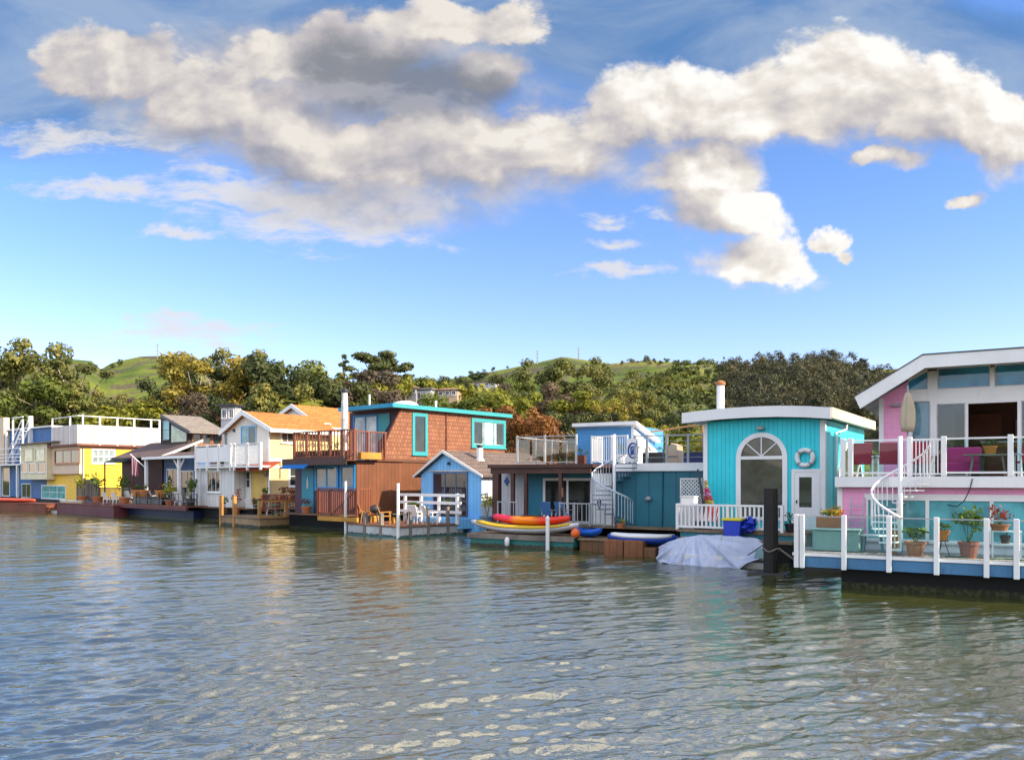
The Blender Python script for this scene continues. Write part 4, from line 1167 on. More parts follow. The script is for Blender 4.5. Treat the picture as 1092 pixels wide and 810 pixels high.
    pot_plant(F, 952, .95, zd, .17, .58, M_orange, 'tall orange pot beside the small white topped table', L_pot, .22, .12, 40, seed=6)
    pot_plant(F, 976, .35, zd, .24, .36, M_terra, 'square-set terracotta pot with a low bushy plant under the teal window', L_pot, .36, .32, 110, seed=7)
    # pot on a thin stand, and the shelf with two pots
    s = F.hs(1005, .8); zs = F.z(576, s, .8)
    sd_ = root_at('plant_stand', F, s, .8, zd, 'thin dark plant stand holding an orange pot', 'stand')
    for a in (0, 2.1, 4.2): MB(F).beam((s + .16 * math.cos(a), .8 + .16 * math.sin(a), zd), (s + .05 * math.cos(a), .8 + .05 * math.sin(a), zs - .02), .02).build('leg', M_dark, sd_)
    MB(F).lathe((s, .8, zs - .02), [(.15, 0), (.15, .02)], 12).build('top', M_dark, sd_)
    pot_plant(F, 1005, .8, zs + .002, .17, .27, M_orange, 'orange pot with trailing green plant on a thin stand', L_pot, .26, .15, 70, seed=8)
    pot_plant(F, 1033, .35, zd, .23, .4, paint("dark_terracotta", (.3, .08, .05), .7), 'large dark terracotta pot with an upright jade plant', L_pot, .42, .75, 130, seed=9)
    s0, s1 = F.hs(1057, .8), F.hs(1090, .8); zA_, zB_ = F.z(565, s0, .8), F.z(578.5, s0, .8)
    sh = root_at('plant_shelf', F, (s0 + s1) / 2, .8, zd, 'white plant shelf at the right end of the pink lower deck', 'shelf')
    for z in (zA_, zB_): MB(F).box(s0, s1, .66, .96, z - .035, z - .002).build('shelf_board', W_white, sh)
    for a in (s0 + .03, s1 - .03):
        for b in (.68, .94): MB(F).beam((a, b, zd), (a, b, zA_ - .037), .035).build('leg', W_white, sh)
    pot_plant(F, 1066, .8, zA_, .22, .16, M_terra, 'wide terracotta bowl with red flowering plant on the white shelf', L_red, .3, .4, 90, seed=10)
    pot_plant(F, 1072, .8, zB_, .12, .2, paint("black_glaze", (.05, .02, .02), .4), 'small dark pot with a green sprig on the lower board of the white shelf', L_pot, .1, .08, 20, seed=11)
pink_house()

# ------------------------------------------------------------------ turquoise houseboat
F8 = Fr(728, 30.6, -34)
def arch(F, ax, d, a0, a1, z0, z1, root, nm='arched_window', gm=None, fan=True):
    """round-headed window: white surround, fan bars, pane"""
    sg = -1 if ax == 't' else 1
    rad = (a1 - a0) / 2; c = (a0 + a1) / 2; zc = z1 - rad
    def outline(rr, zb): return [(c + rr, zb)] + [(c + rr * math.cos(i * math.pi / 20), zc + rr * math.sin(i * math.pi / 20)) for i in range(21)] + [(c - rr, zb)]
    o, inn = outline(rad, z0 - .0), outline(rad - .17, z0 + .12)
    m = MB(F)
    def P(p, x): dd = d + sg * x; return (p[0], dd, p[1]) if ax == 't' else (dd, p[0], p[1])
    n = len(o)
    vs = [P(p, .0) for p in o] + [P(p, .0) for p in inn] + [P(p, .07) for p in o] + [P(p, .07) for p in inn]
    fs = []
    for i in range(n):
        j = (i + 1) % n
        fs += [(2 * n + i, 2 * n + j, 3 * n + j, 3 * n + i), (i, j, 2 * n + j, 2 * n + i), (n + i, n + j, 3 * n + j, 3 * n + i)]
    m.add(vs, fs)
    wi = rad - .17
    lo, hi = sorted((d + sg * .012, d + sg * .06))
    abox(m, ax, c - wi, c + wi, lo, hi, zc - .05, zc + .07)
    fr = m.build(nm, W_trim, root)
    if fan:
        b = MB(F)
        for an in (45, 90, 135):
            b.beam(P((c, zc + .06), .035), P((c + wi * .99 * math.cos(R(an)), zc + wi * .99 * math.sin(R(an))), .035), .04, .04)
        b.build('fan_bars', W_trim, fr)
    pl = outline(wi + .02, z0 + .1)
    g = MB(F); g.add([P(p, .006) for p in pl] + [P(p, .018) for p in pl], [tuple(range(n)), tuple(range(2 * n - 1, n - 1, -1))] + [(i, (i + 1) % n, n + (i + 1) % n, n + i) for i in range(n)])
    g.build('pane', gm or G_green, fr)
    return fr
def turquoise_house():
    F = F8
    TQ = paint("turquoise_groove_siding", (0.03, 0.67, 0.77), 0.5, 'groove', .16, F.deg, var=0.06, dirt=0.14)
    r = root_at('turquoise_houseboat', F, 3, 3, 0, 'turquoise houseboat with curved white roof edge and big arched window', 'houseboat')
    sL, sR = F.hs(752, 0), F.hs(879, 0); zd = 1.12
    # curved roof profile from the photo
    prof = []
    for px, py in ((727, 441), (745, 438.8), (770, 436.2), (800, 434.2), (830, 433.2), (858, 433.6), (886, 435)):
        prof.append(F.pt(px, py, -.5))
    th = F.z(434, 4, -.5) - F.z(445, 4, -.5)
    T1 = 7.2
    bot = [(s, z - th) for s, z in prof]
    wallp = [(sL, zd)] + [(sR, zd)] + [(sR, np.interp(sR, [p[0] for p in bot], [p[1] for p in bot]) - .01)] + [(s, z - .01) for s, z in reversed(bot) if sL < s < sR] + [(sL, np.interp(sL, [p[0] for p in bot], [p[1] for p in bot]) - .01)]
    w = MB(F).prism(wallp, 0, T1).build('wall', TQ, r)
    zr_ = wallp[2][1]; zl_ = wallp[-1][1]
    MB(F).box(sL - .06, sL + .10, -.04, -.003, zd, zl_ - .02).build('corner_board', W_trim, w)
    MB(F).box(sR - .14, sR + .04, -.04, -.003, zd, zr_ - .02).build('corner_board', W_trim, w)
    MB(F).box(sR + .004, sR + .04, -.001, .14, zd, zr_ - .02).build('corner_board', W_trim, w)
    rp = prof + [(s, z - th + .05) for s, z in reversed(prof)]
    rf = MB(F).prism(rp, -.44, T1 + .5).build('roof', W_weather, r)
    MB(F).prism([(s, z + .03) for s, z in prof] + list(reversed(bot)), -.5, -.445).build('fascia_board', W_trim, rf)
    e = prof[-1]
    MB(F).box(e[0] - .03, e[0] + .04, -.43, T1 + .5, e[1] - th + .04, e[1] + .04).build('fascia_board', paint("sunlit_fascia", (.75, .62, .45), .5), rf)  # white side fascia, warm sunlight put into its colour
    # chimney
    s = F.hs(768.3, 1.5); z0 = np.interp(s, [p[0] for p in prof], [p[1] for p in prof]); z1 = F.z(411, s, 1.5); z2 = F.z(406, s, 1.5)
    ch = MB(F).lathe((s, 1.5, z0 - .05), [(.15, 0), (.15, z1 - z0 + .05)], 14).build('chimney', W_trim, rf)
    MB(F).lathe((s, 1.5, z1 + .002), [(.17, 0), (.2, .05), (.2, z2 - z1 - .08), (.1, z2 - z1)], 14).build('cap', paint("copper_cap", (.35, .14, .05), .4), ch)
    # arched windows
    a0, a1 = F.hs(785.5, 0), F.hs(840, 0); z1 = F.z(461, (a0 + a1) / 2, 0)
    arch(F, 't', -.003, a0, a1, zd + .3, z1, r, gm=glass_dark("big_arch_pane", (.10, .10, .08), .03))  # pane colour lightened to stand in for its reflection
    b0, b1 = F.ht(890.5, sR), F.ht(920, sR); arch(F, 's', sR + .003, b0, b1, zd + .6, F.z(470, sR, (b0 + b1) / 2), r)
    # door
    d0, d1 = F.hs(847.5, 0), F.hs(871.5, 0); zt = F.z(503, d0, 0)
    m = MB(F).box(d0 - .1, d0, -.06, -.003, zd, zt + .1).box(d1, d1 + .1, -.06, -.003, zd, zt + .1).box(d0, d1, -.06, -.003, zt, zt + .1)
    g0, g1 = F.hs(852.5, 0), F.hs(866, 0); gz1, gz0 = F.z(508.5, g0, 0), F.z(540.5, g0, 0)
    panel(m, 't', d0 + .002, d1 - .002, zd + .01, zt - .002, -.045, -.003, [(g0, g1, gz0, gz1)])
    dr = m.build('door', W_trim, r)
    MB(F).box(g0, g1, -.03, -.015, gz0, gz1).build('pane', G_green, dr); MB(F).box(d0 + .06, d0 + .1, -.1, -.047, zd + .95, zd + 1.05).build('handle', M_dark, dr)
    # lamp over the arch
    s, z = F.pt(*q(8, 438, 312), 0)
    MB(F).lathe((s, -.12, z - .08), [(.16, 0), (.12, .1), (.04, .14)], 12).build('wall_lamp', M_grey, r)
    # downpipe on the sunny side
    t1, zt1 = F.ps(905, 448, sR + .3); t2 = F.ht(892, sR + .08)
    zz = F.z(457, sR, t2)
    MB(F).tube([(e[0] - .1, t1, e[1] - th - .02), (e[0] - .12, t1, e[1] - th - .2), (sR + .07, t2, zz - .15), (sR + .07, t2, zd + .1)], .05, 8).build('downpipe', W_trim, r, smooth=True)
    # hull and porch
    MB(F).box(sL - .1, sR + .1, .1, T1, -.5, zd - .004).build('hull', M_hull, r)
    p0, p1 = F.hs(722, -1.9), F.hs(858, -1.9)
    po = MB(F).box(p0, p1, -1.95, 0.0, zd - .09, zd).build('porch_deck', M_tanwood, r)
    MB(F).box(p0 + .1, p1 - .1, -1.85, -.05, -.4, zd - .094).build('porch_float', paint("teal_float_paint", (.02, .2, .26), .5, dirt=.3, tide=.2), r)
    pz = F.z(538.5, 2, -1.9) - zd
    e0, e1 = F.hs(722.5, -1.9), F.hs(834, -1.9)
    railing(r, F, [(e0, -.3), (e0, -1.9), (e1, -1.9)], zd, pz, W_trim, .15, .06, True, .1, .07, plist=[(e0, -1.9), (e1, -1.9), ((e0 + e1) / 2, -1.9)])
    # lifebuoy hanging on the wall
    s, z = F.pt(858.3, 487.8, -.1); 
    lb = root_at('lifebuoy', F, s, -.09, z - .36, 'white ring lifebuoy hanging on the turquoise wall above the door', 'lifebuoy')
    MB(F).tube([(s + .27 * math.cos(a), -.09, z + .27 * math.sin(a)) for a in [i * math.pi / 14 for i in range(28)]], .085, 10, closed=True).build('ring', W_white, lb, smooth=True)
    for a in (45, 135, 225, 315):
        c, d = math.cos(R(a)), math.sin(R(a))
        MB(F).tube([(s + .27 * c - .04 * d, -.09, z + .27 * d + .04 * c), (s + .27 * c + .04 * d, -.09, z + .27 * d - .04 * c)], .091, 10).build('band', M_grey, lb, smooth=True)
    # porch clutter
    a0, a1, z0, z1 = F.fr(*qr(9, 205, 55, 340, 215), -1.0)
    sc = root_at('lattice_screen', F, (a0 + a1) / 2, -1.0, zd, 'grey-white lattice screen at the left end of the turquoise porch', 'screen')
    m = MB(F).box(a0, a0 + .05, -1.03, -.97, zd, z1).box(a1 - .05, a1, -1.03, -.97, zd, z1).box(a0 + .052, a1 - .052, -1.03, -.97, z1 - .05, z1)
    m.build('frame', W_weather, sc); m = MB(F); H = z1 - .05 - zd; Wd = a1 - a0 - .1
    k = -H
    while k < Wd:
        for sgn in (1, -1):
            x0, x1 = max(0, k), min(Wd, k + H)
            if x1 - x0 > .05:
                za, zb = (x0 - k, x1 - k)
                if sgn < 0: za, zb = H - za, H - zb
                m.beam((a0 + .05 + x0, -1.0 + .008 * sgn, zd + za), (a0 + .05 + x1, -1.0 + .008 * sgn, zd + zb), .03, .012, up=(0, 1, 0))
        k += .14
    m.build('lattice', W_weather, sc)
    a0, a1, z0, z1 = F.fr(*qr(9, 222, 165, 302, 380), -1.5)
    cbx = root_at('white_cabinet', F, (a0 + a1) / 2, -1.5, zd, 'small white cabinet behind the left end of the porch railing', 'cabinet')
    MB(F).box(a0, a1, -1.7, -1.3, zd + .003, z1 - .04).build('body', W_white, cbx, bevel=.01); MB(F).box(a0 - .03, a1 + .03, -1.73, -1.27, z1 - .038, z1).build('lid', W_white, cbx)
    # striped windsock-like banner
    m = MB(F); pl = root_at('striped_banner', F, F.hs(757, -.6), -.6, zd, 'rainbow striped cloth banner hanging at the left corner of the turquoise wall', 'banner')
    cols = [(.7, .35, .05), (.75, .6, .3), (.7, .08, .2), (.8, .3, .5), (.6, .1, .1), (.75, .5, .1)]
    x0, x1, zb, zt2 = F.fr(*qr(9, 352, 70, 415, 215), -.6)
    for i in range(6):
        za, zc = zt2 - (zt2 - zb) * i / 6, zt2 - (zt2 - zb) * (i + 1) / 6
        wa, wb = (x1 - x0) * (.25 + .75 * i / 6), (x1 - x0) * (.25 + .75 * (i + 1) / 6)
        ys = lambda u: -.6 + .05 * math.sin(u * 9)
        ring = []
        MB(F).loft([[(x0, ys(0), za), (x0 + wa * .5, ys(.5) - .04, za), (x0 + wa, ys(1), za), (x0 + wa, ys(1) + .02, za), (x0, ys(0) + .02, za)],
                    [(x0, ys(0.2), zc), (x0 + wb * .5, ys(.7) - .04, zc), (x0 + wb, ys(1.2), zc), (x0 + wb, ys(1.2) + .02, zc), (x0, ys(.2) + .02, zc)]]).build('stripe', paint(f"banner_colour_{'abcdef'[i]}", cols[i], .85), pl)
    MB(F).tube([(x0 - .04, -.58, zd), (x0 - .04, -.58, zt2 + .1)], .02, 6).build('pole', M_grey, pl)
    m = MB(F); s, s2 = F.hs(749.5, -1.1), F.hs(745.5, -1.1)
    solo('driftwood_pole', m.tube([(s, -1.1, zd), (s + .02, -1.1, zd + 1.0), ((s + s2) / 2, -1.1, zd + 1.5), (s2 - .05, -1.1, F.z(500, s, -1.1))], [.06, .055, .05, .035], 7), M_dark, 'dark crooked pole standing beside the lattice screen', 'pole', smooth=True)
    # striped lounger
    s = F.hs(752, -1.4)
    lo = root_at('striped_chair', F, s, -1.4, zd, 'red and white striped folding chair behind the porch railing', 'chair')
    m = MB(F); m2 = MB(F)
    for i in range(8):
        x = s - .32 + i * .09
        (m if i % 2 else m2).add([(x, -1.7, zd + .3), (x + .09, -1.7, zd + .3), (x + .09, -1.25, zd + .25), (x, -1.25, zd + .25), (x, -1.0, zd + .85), (x + .09, -1.0, zd + .85)], [(0, 1, 2, 3), (3, 2, 5, 4)])
    m.build('red_stripes', paint("red_canvas", (.6, .05, .05), .85), lo); m2.build('white_stripes', W_white, lo)
    for a in (-.34, .42):
        MB(F).beam((s + a, -1.72, zd), (s + a, -1.0, zd + .86), .03).build('frame_rail', W_white, lo); MB(F).beam((s + a, -1.0, zd), (s + a, -1.7, zd + .36), .03).build('leg', W_white, lo)
    # blue crate with yellow lid on the boat side of the railing
    s0, s1, z0, z1 = F.fr(*qr(9, 478, 318, 590, 385), -2.2)
    MB_ = MB(F)
    bx = root_at('blue_bin', F, (s0 + s1) / 2, -2.15, z0, 'royal blue bin with a yellow lid behind the tarp-covered boat', 'bin')
    MB(F).prism([(s0 + .06, z0 - .25), (s1 - .06, z0 - .25), (s1, z1), (s0, z1)], -2.4, -2.0).build('body', paint("royal_blue_plastic", (.015, .05, .5), .4), bx, bevel=.02)
    MB(F).box(s0 - .03, s1 + .03, -2.43, -1.97, z1 + .002, z1 + .09).build('lid', paint("yellow_plastic", (.7, .6, .03), .4), bx, bevel=.02)
    solo('blue_folded_tarp', MB(F).leaves((s1 + .2, -2.1, (z0 + z1) / 2 + .05), .24, 60, .3, 3), paint("royal_blue_plastic", (.015, .05, .5)), 'crumpled blue cloth beside the yellow-lidded bin', 'tarp')
    dd = root_at('porch_float_shelf', F, (s0 + s1) / 2, -2.2, 0, 'low grey float along the front of the turquoise porch', 'dock')
    MB(F).box(p0 + .3, p1 - .2, -2.7, -1.97, z0 - .33, z0 - .253).build('deck', M_tanwood, dd); MB(F).box(p0 + .4, p1 - .3, -2.65, -2.0, -.3, z0 - .334).build('float', M_hull, dd)
    pot_plant(F, 843, -1.5, zd, .2, .3, M_dark, 'dark pot with grass beside the turquoise house door', L_pot, .25, .35, 40, seed=14)
turquoise_house()
# ------------------------------------------------------------------ tarp-covered boat, black pile
def tarp_boat():
    F = Fr(697, 27.4, -29)
    L = F.hs(816, 0)
    r = root_at('covered_boat', F, L / 2, .7, 0, 'small white boat wrapped in a crumpled pale blue tarpaulin beside the black pile', 'boat')
    hull = []
    for i in range(11):
        u = i / 10; w = .56 * min(1, (u * 2.2 + .04) ** .6); x = .06 + (L - .08) * u
        hull.append([(x, .75 - w, .36), (x, .75 - w * .92, .12), (x, .75 - w * .55, -.25), (x, .75 + w * .55, -.25), (x, .75 + w * .92, .12), (x, .75 + w, .36)])
    MB(F).loft(hull).build('hull', W_white, r, smooth=False)
    s1 = L + .012
    MB(F).box(L - .5, L + .02, .172, .186, .2, .27).build('stripe', M_dark, r)
    # tarpaulin: draped sheet with folds radiating from the highest point
    NU, NV = 90, 44
    vs = []; fs = []
    for i in range(NU + 1):
        u = i / NU; x = -.06 + (L - .12) * u
        w = .80 * min(1, (u * 2.0 + .10) ** .6)
        peak = np.interp(u, [0, .1, .22, .38, .55, .75, .92, 1], [.50, .68, .86, .97, .97, .94, .88, .76])
        hem = np.interp(u, [0, .45, .82, .88, 1], [.02, -.06, -.06, .16, .34])
        for j in range(NV + 1):
            v = j / NV * 2 - 1; a = abs(v)
            prof = 1 - np.clip((a - .10) / .9, 0, 1) ** 1.35 if v < 0 else 1 - np.clip((a - .25) / .75, 0, 1) ** 1.8
            y = .75 + v * (w * (.62 + .38 * min(1, a * 1.1))) 
            z = hem + (peak - hem) * prof
            down = 1 - prof
            ph = math.atan2(a * 1.15, (u - .36) * 2.6)
            rad_ = math.hypot(a * 1.15, (u - .36) * 2.6)
            fold = 1.5 * (.05 * math.sin(ph * 11 + 1.1 * math.sin(ph * 5 + 2)) + .03 * math.sin(ph * 23 + 3 * rad_) + .012 * math.sin(ph * 47 + 5 * a)) * min(1, rad_ * 1.3)
            crease = .016 * math.sin(23 * v + 17 * u + 2 * math.sin(9 * u)) * math.sin(19 * u + 3)
            y += (-1 if v < 0 else 1) * fold * (.35 + 1.2 * down) * min(1, (1 - a) * 6 + .35); z += fold * .55 * (1 - a) + crease
            if a > .9: y += (-1 if v < 0 else 1) * .04 * math.sin(u * 40)
            vs.append((x, y, z))
    for i in range(NU):
        for j in range(NV):
            a = i * (NV + 1) + j; fs.append((a, a + 1, a + NV + 2, a + NV + 1))
    MB(F).add(vs, fs).build('tarpaulin', paint("blue_grey_tarpaulin", (.46, .51, .66), .42, var=.12, dirt=.25), r, smooth=True)
    tp = []
    for k, uu in enumerate((.27, .62)):
        x = -.06 + (L - .12) * uu
        i = int(uu * NU); tp = [Vector(vs[i * (NV + 1) + j]) + Vector((0, -.012, .012)) for j in range(0, NV + 1, 2)]
        MB(F).tube(tp, .012, 5).build('rope', W_weather, r)
    # stern gear and windscreen edge sticking out of the cover
    MB(F).box(L - .16, L + .1, .45, .95, .3, .72).build('outboard_motor', W_weather, r, bevel=.05)
    MB(F).beam((L - .55, -.03, .44), (L - .02, .12, .83), .05, .03).build('windscreen_frame', M_dark, r)
    MB(F).add([(L - .34, -.06, .36), (L - .02, -.03, .36), (L - .0, .1, .74), (L - .3, .03, .6)], [(0, 1, 2, 3)]).build('windscreen', glass_dark('windscreen', (.05, .2, .25)), r)
tarp_boat()
PILEM = paint("tarred_timber", (.014, .011, .010), .7, var=.2)
def black_pile():
    F = Fr(822, 24.4, -30)
    z = F.z(520.5, 0, 0)
    p = pile(822, 24.4, z, .225, PILEM, 'thick black tarred pile standing in the water right of the covered boat')
    MB(F).box(-.62, .5, -.42, .5, -.3, .07).build('collar', paint("wet_timber", (.03, .028, .022), .4), p, bevel=.03)
    MB(F).tube([(-.235 * math.cos(a), -.235 * math.sin(a), .75 + .05 * math.sin(a * 3)) for a in [i * math.pi / 8 for i in range(16)]], .022, 5, closed=True).build('rope', M_greywood, p)
    pts = [(.2, .1, .8), (.7, .5, .35), (1.2, .8, .2), (1.7, 1.0, .35), (2.1, 1.3, .8)]
    solo('mooring_rope', MB(F).tube(pts, .03, 6), M_greywood, 'sagging mooring rope between the black pile and the pink houseboat', 'rope', smooth=True)
    fl = root_at('work_float', F, 2.3, 1.7, 0, 'low barnacled timber float between the black pile and the pink hull', 'float')
    MB(F).box(.7, 2.6, 1.4, 2.6, .28, .34).build('deck', M_tanwood, fl, bevel=.01); MB(F).box(.75, 2.55, 1.45, 2.55, -.3, .277).build('float', paint("wet_timber", (.03, .028, .022)), fl)
black_pile()

# ------------------------------------------------------------------ blue-black houseboat with roof terrace and spiral stair
F7 = Fr(650, 34.6, -30)
def terrace_house():
    F = F7
    TEAL = paint("dark_teal_paint", (.012, .14, .20), .5, 'groove', .6, F.deg, var=.1)
    BLUE = paint("blue_lap_siding", (.06, .26, .55), .55, 'lap', .18, F.deg, var=.06)
    MID = paint("mid_teal_paint", (.02, .19, .29), .5, var=.08)
    BRN = paint("dark_brown_beam", (.075, .03, .022), .6, var=.2)
    zd = .92; zr = F.z(494, 0, 0)
    sA, sB = F.hs(520, 0), F.hs(752, 0); sM = F.hs(655, 0); sK = F.hs(631, 0)
    r = root_at('roof_terrace_houseboat', F, 0, 3, 0, 'dark teal houseboat with a railed roof terrace, blue roof cabin and white spiral stair', 'houseboat')
    MB(F).box(sA, sB, -.1, 8, -.5, zd - .06).build('hull', M_hull, r)
    MB(F).box(sA - .1, sB, -1.3, 1.4, zd - .055, zd).build('deck', M_tanwood, r)
    # right box
    MB(F).box(sM, sB, 0, 7.5, zd + .002, zr - .30).build('wall', TEAL, r)
    tz0, tz1 = F.z(502, 2, -.1), F.z(493.5, 2, -.1)
    MB(F).box(sM - .02, sB + .2, -.12, 7.5, tz0, tz1).build('roof_edge', W_trim, r)
    s, z = F.pt(*q(7, 235, 458), 0)
    MB(F).lathe((s, -.1, z - .05), [(.12, 0), (.15, .06), (.06, .16)], 10).build('wall_lamp', M_grey, r)
    MB(F).tube([(F.hs(706, 0), -.04, zd), (F.hs(707, 0), -.04, tz0)], .03, 6).build('pipe', TEAL, r)
    # left recessed front behind the brown posts
    tb = 1.3
    f0, f1, g0, g1 = F.fr(*qr(6, 200, 392, 428, 592), tb)
    sA2, sK2 = F.hs(530, tb), F.hs(634, tb)
    h1 = F.hs(563.5, tb)
    MB(F).box(sA2, h1 - .003, tb, tb + .15, zd, zr - .34).build('plank_wall', paint("white_planks", (.62, .62, .66), .6, 'groove', .2, F.deg, var=.1), r)
    MB(F).box(h1, sK2, tb, 7.4, zd, zr - .34).build('recessed_wall', MID, r)
    window(r, F, 't', tb, f0, f1, zd + .06, g1, W_trim, glass_dark("sliding_pane", (.03, .035, .035)), 2, 1, fw=.12, name='sliding_door', mw=.1, sill=False)
    for px, py in (q(5, 610, 420), q(6, 6, 395)):
        s, z = F.pt(px, py, tb); m = MB(F)
        m.prism([(s - .13, z), (s, z - .2), (s + .13, z), (s, z + .2)], tb - .06, tb - .003); m.build('blue_ornament', paint("blue_ornament", (.02, .08, .35), .4), r); break
    # brown flat roof with posts
    b0 = F.hs(520, -.3)
    MB(F).box(b0, sK + .1, -.32, 7.4, zr - .16, zr - .005).build('terrace_floor', BRN, r)
    MB(F).box(b0 + .1, sK, -.2, -.02, zr - .42, zr - .163).build('beam', BRN, r); MB(F).box(b0 + .1, sK, 1.0, 1.15, zr - .40, zr - .163).build('beam', BRN, r)
    for px in (530, 547, 561, 598):
        s = F.hs(px, -.1); w = .16 if px == 530 else .08
        MB(F).box(s - w, s + w, -.1 - w, -.1 + w, zd, zr - .423).build('post', BRN, r)
    # terrace railings
    za = F.z(464.5, -2, -.2)
    p0 = [F.hs(x, -.2) for x in (551.5, 581, 614.5)]
    m = MB(F); H = za - zr
    m.beam((p0[0], -.2, za), (p0[2], -.2, za), .06, .05); m.beam((p0[0], -.2, zr + .08), (p0[2], -.2, zr + .08), .05)
    m.beam((p0[0], -.2, za), (p0[0], 5, za), .05); m.beam((p0[0], 5, za), (p0[2] + 2, 5, za), .05)
    rl = m.build('terrace_railing', M_grey, r)
    GM = glass_clear("smoked_mesh_glass", (.62, .6, .62), .5, .1)
    for a, b in zip(p0[:-1], p0[1:]):
        for k in range(2):
            x0, x1 = a + (b - a) * k / 2 + .07, a + (b - a) * (k + 1) / 2 - .05
            MB(F).box(x0, x1, -.205, -.19, zr + .16, za - .12).build('glass_panel', GM, rl)
    for s in p0: MB(F).box(s - .04, s + .04, -.24, -.16, zr, za + .06).build('post', W_weather, rl)
    for t in (1.6, 3.3, 5): MB(F).box(p0[0] - .03, p0[0] + .03, t - .03, t + .03, zr, za + .05).build('post', W_weather, rl)
    p1 = [F.hs(x, -.05) for x in (677, 690, 711, 734, 751)]
    m = MB(F); zb = F.z(464.5, 2, -.05)
    m.beam((p1[0], -.05, zb), (p1[-1], -.05, zb), .05)
    for k in range(1, 5): m.beam((p1[0], -.05, zr + (zb - zr) * k / 5), (p1[-1], -.05, zr + (zb - zr) * k / 5), .018)
    rl2 = m.build('terrace_railing', M_grey, r)
    for s in p1: MB(F).box(s - .045, s + .045, -.1, 0.0, zr - .25, zb + .05).build('post', M_grey, rl2)
    # white cage railing at the head of the stair
    c0, c1 = F.hs(631, -.1), F.hs(669, -.1)
    railing(r, F, [(c0, 1.0), (c0, -.1), (F.hs(652, -.1), -.1)], zr, 1.18, W_trim, .11, .03, True, .06, .05, name='stair_head_railing')
    railing(r, F, [(F.hs(656, -.1), -.1), (c1, -.1)], zr, 1.18, W_trim, .11, .03, True, .06, .05, name='stair_head_railing')
    # blue emblem panel hung on the railing
    a0, a1, z0, z1 = F.fr(*qr(7, 132, 170, 184, 280), -.16)
    em = root_at('emblem_panel', F, (a0 + a1) / 2, -.16, z0, 'white panel with a dark blue round emblem hung on the roof terrace railing', 'panel')
    MB(F).box(a0, a1, -.17, -.14, z0, z1).build('board', W_white, em)
    cs, cz = (a0 + a1) / 2, (z0 + z1) / 2; BL = paint("navy_emblem", (.01, .05, .3), .5)
    rr = (a1 - a0) * .42
    MB(F).tube([(cs + rr * math.cos(a), -.18, cz + rr * 1.5 * math.sin(a)) for a in [i * math.pi / 12 for i in range(24)]], .035, 6, closed=True).build('ring', BL, em)
    MB(F).prism([(cs - rr * .5, cz - rr), (cs + rr * .5, cz - rr * .8), (cs + rr * .6, cz + .1), (cs + .05, cz + rr), (cs - rr * .6, cz + .15)], -.185, -.172).build('figure', BL, em)
    # blue cabin on the roof
    tc = 2.2
    k0, k1 = F.hs(615, tc), F.hs(676, tc); zt = F.z(454, (k0 + k1) / 2, tc)
    cab = MB(F).box(k0, k1, tc, 6.2, zr, zt - .02).build('roof_cabin', BLUE, r)
    MB(F).box(k1 - .12, k1 + .02, tc - .04, tc - .003, zr, zt - .03).build('corner_board', W_trim, cab)
    e0, e1 = F.hs(610, tc - .3), F.hs(679, tc - .3); zA = F.z(450, (e0 + e1) / 2, tc - .3)
    t_end = F.ht(704, e1); zE = F.z(472, e1, t_end) 
    zE = max(zE, zr + .8)
    MB(F).prism([(tc - .3, zA - .16), (tc - .3, zA), (min(t_end, 9), zE + .16), (min(t_end, 9), zE)], e0, e1, 's').build('cabin_roof', W_trim, cab)
    MB(F).prism([(tc + .02, zt - .2), (6.2, zr + .4), (6.2, zr), (tc + .02, zr)], k1 + .003, k1 + .03, 's').build('side_cladding', W_trim, cab)
    # spiral stair
    sp = F.hs(655, -.95); tp = -.95; rad = .95
    st = root_at('spiral_staircase', F, sp, tp, zd, 'white spiral staircase with dark treads climbing to the dark teal roof terrace', 'staircase', 'spiral staircases')
    MB(F).tube([(sp, tp, zd), (sp, tp, zr + 1.2)], .065, 10).build('centre_pole', W_trim, st, smooth=True)
    n = 13; A0, A1 = R(-15), R(-15 - 330); hr = []; bl = MB(F)
    for i in range(n + 1):
        u = i / n; a = A0 + (A1 - A0) * u; z = zd + .15 + (zr - zd - .2) * u
        c, d, c2, d2 = math.cos(a), math.sin(a), math.cos(a - .45), math.sin(a - .45)
        MB(F).prism([(sp + .05 * c, tp + .05 * d), (sp + rad * c, tp + rad * d), (sp + rad * c2, tp + rad * d2), (sp + .05 * c2, tp + .05 * d2)], z, z + .04, 'z').build('tread', paint("blue_grey_tread", (.06, .1, .15), .5), st)
        hr.append((sp + rad * c, tp + rad * d, z + .95))
        for k in (0, .33, .66):
            aa = A0 + (A1 - A0) * min(1, u + k / n); zz = z + (zr - zd) * k / n
            bl.beam((sp + rad * math.cos(aa), tp + rad * math.sin(aa), zz), (sp + rad * math.cos(aa), tp + rad * math.sin(aa), zz + .95), .024)
    SG = paint('pale_blue_grey_paint', (.46, .52, .60), .5); bl.build('balusters', SG, st); MB(F).tube(hr, .038, 8).build('handrail', SG, st, smooth=True)
    # white screen panel behind the stair with a dark ornament
    a0, a1, z0, z1 = F.fr(633, 508, 652.5, 558, -.02)
    MB(F).box(a0, a1, -.06, -.02, zd, zr - .43).build('white_panel', W_white, r)
    s, z = F.pt(*q(6, 473, 505), -.06)
    MB(F).prism([(s - .13, z), (s, z - .28), (s + .13, z), (s, z + .22)], -.09, -.063).build('dark_ornament', M_dark, r)
    # lower grey railing
    g0, g1 = F.hs(597, -1.1), F.hs(645, -1.1)
    railing(r, F, [(g0, -1.1), (g1, -1.1)], zd, .95, M_grey, .2, .03, True, .06, .05, name='deck_railing', plist=lin((g0, -1.1), (g1, -1.1), 3))
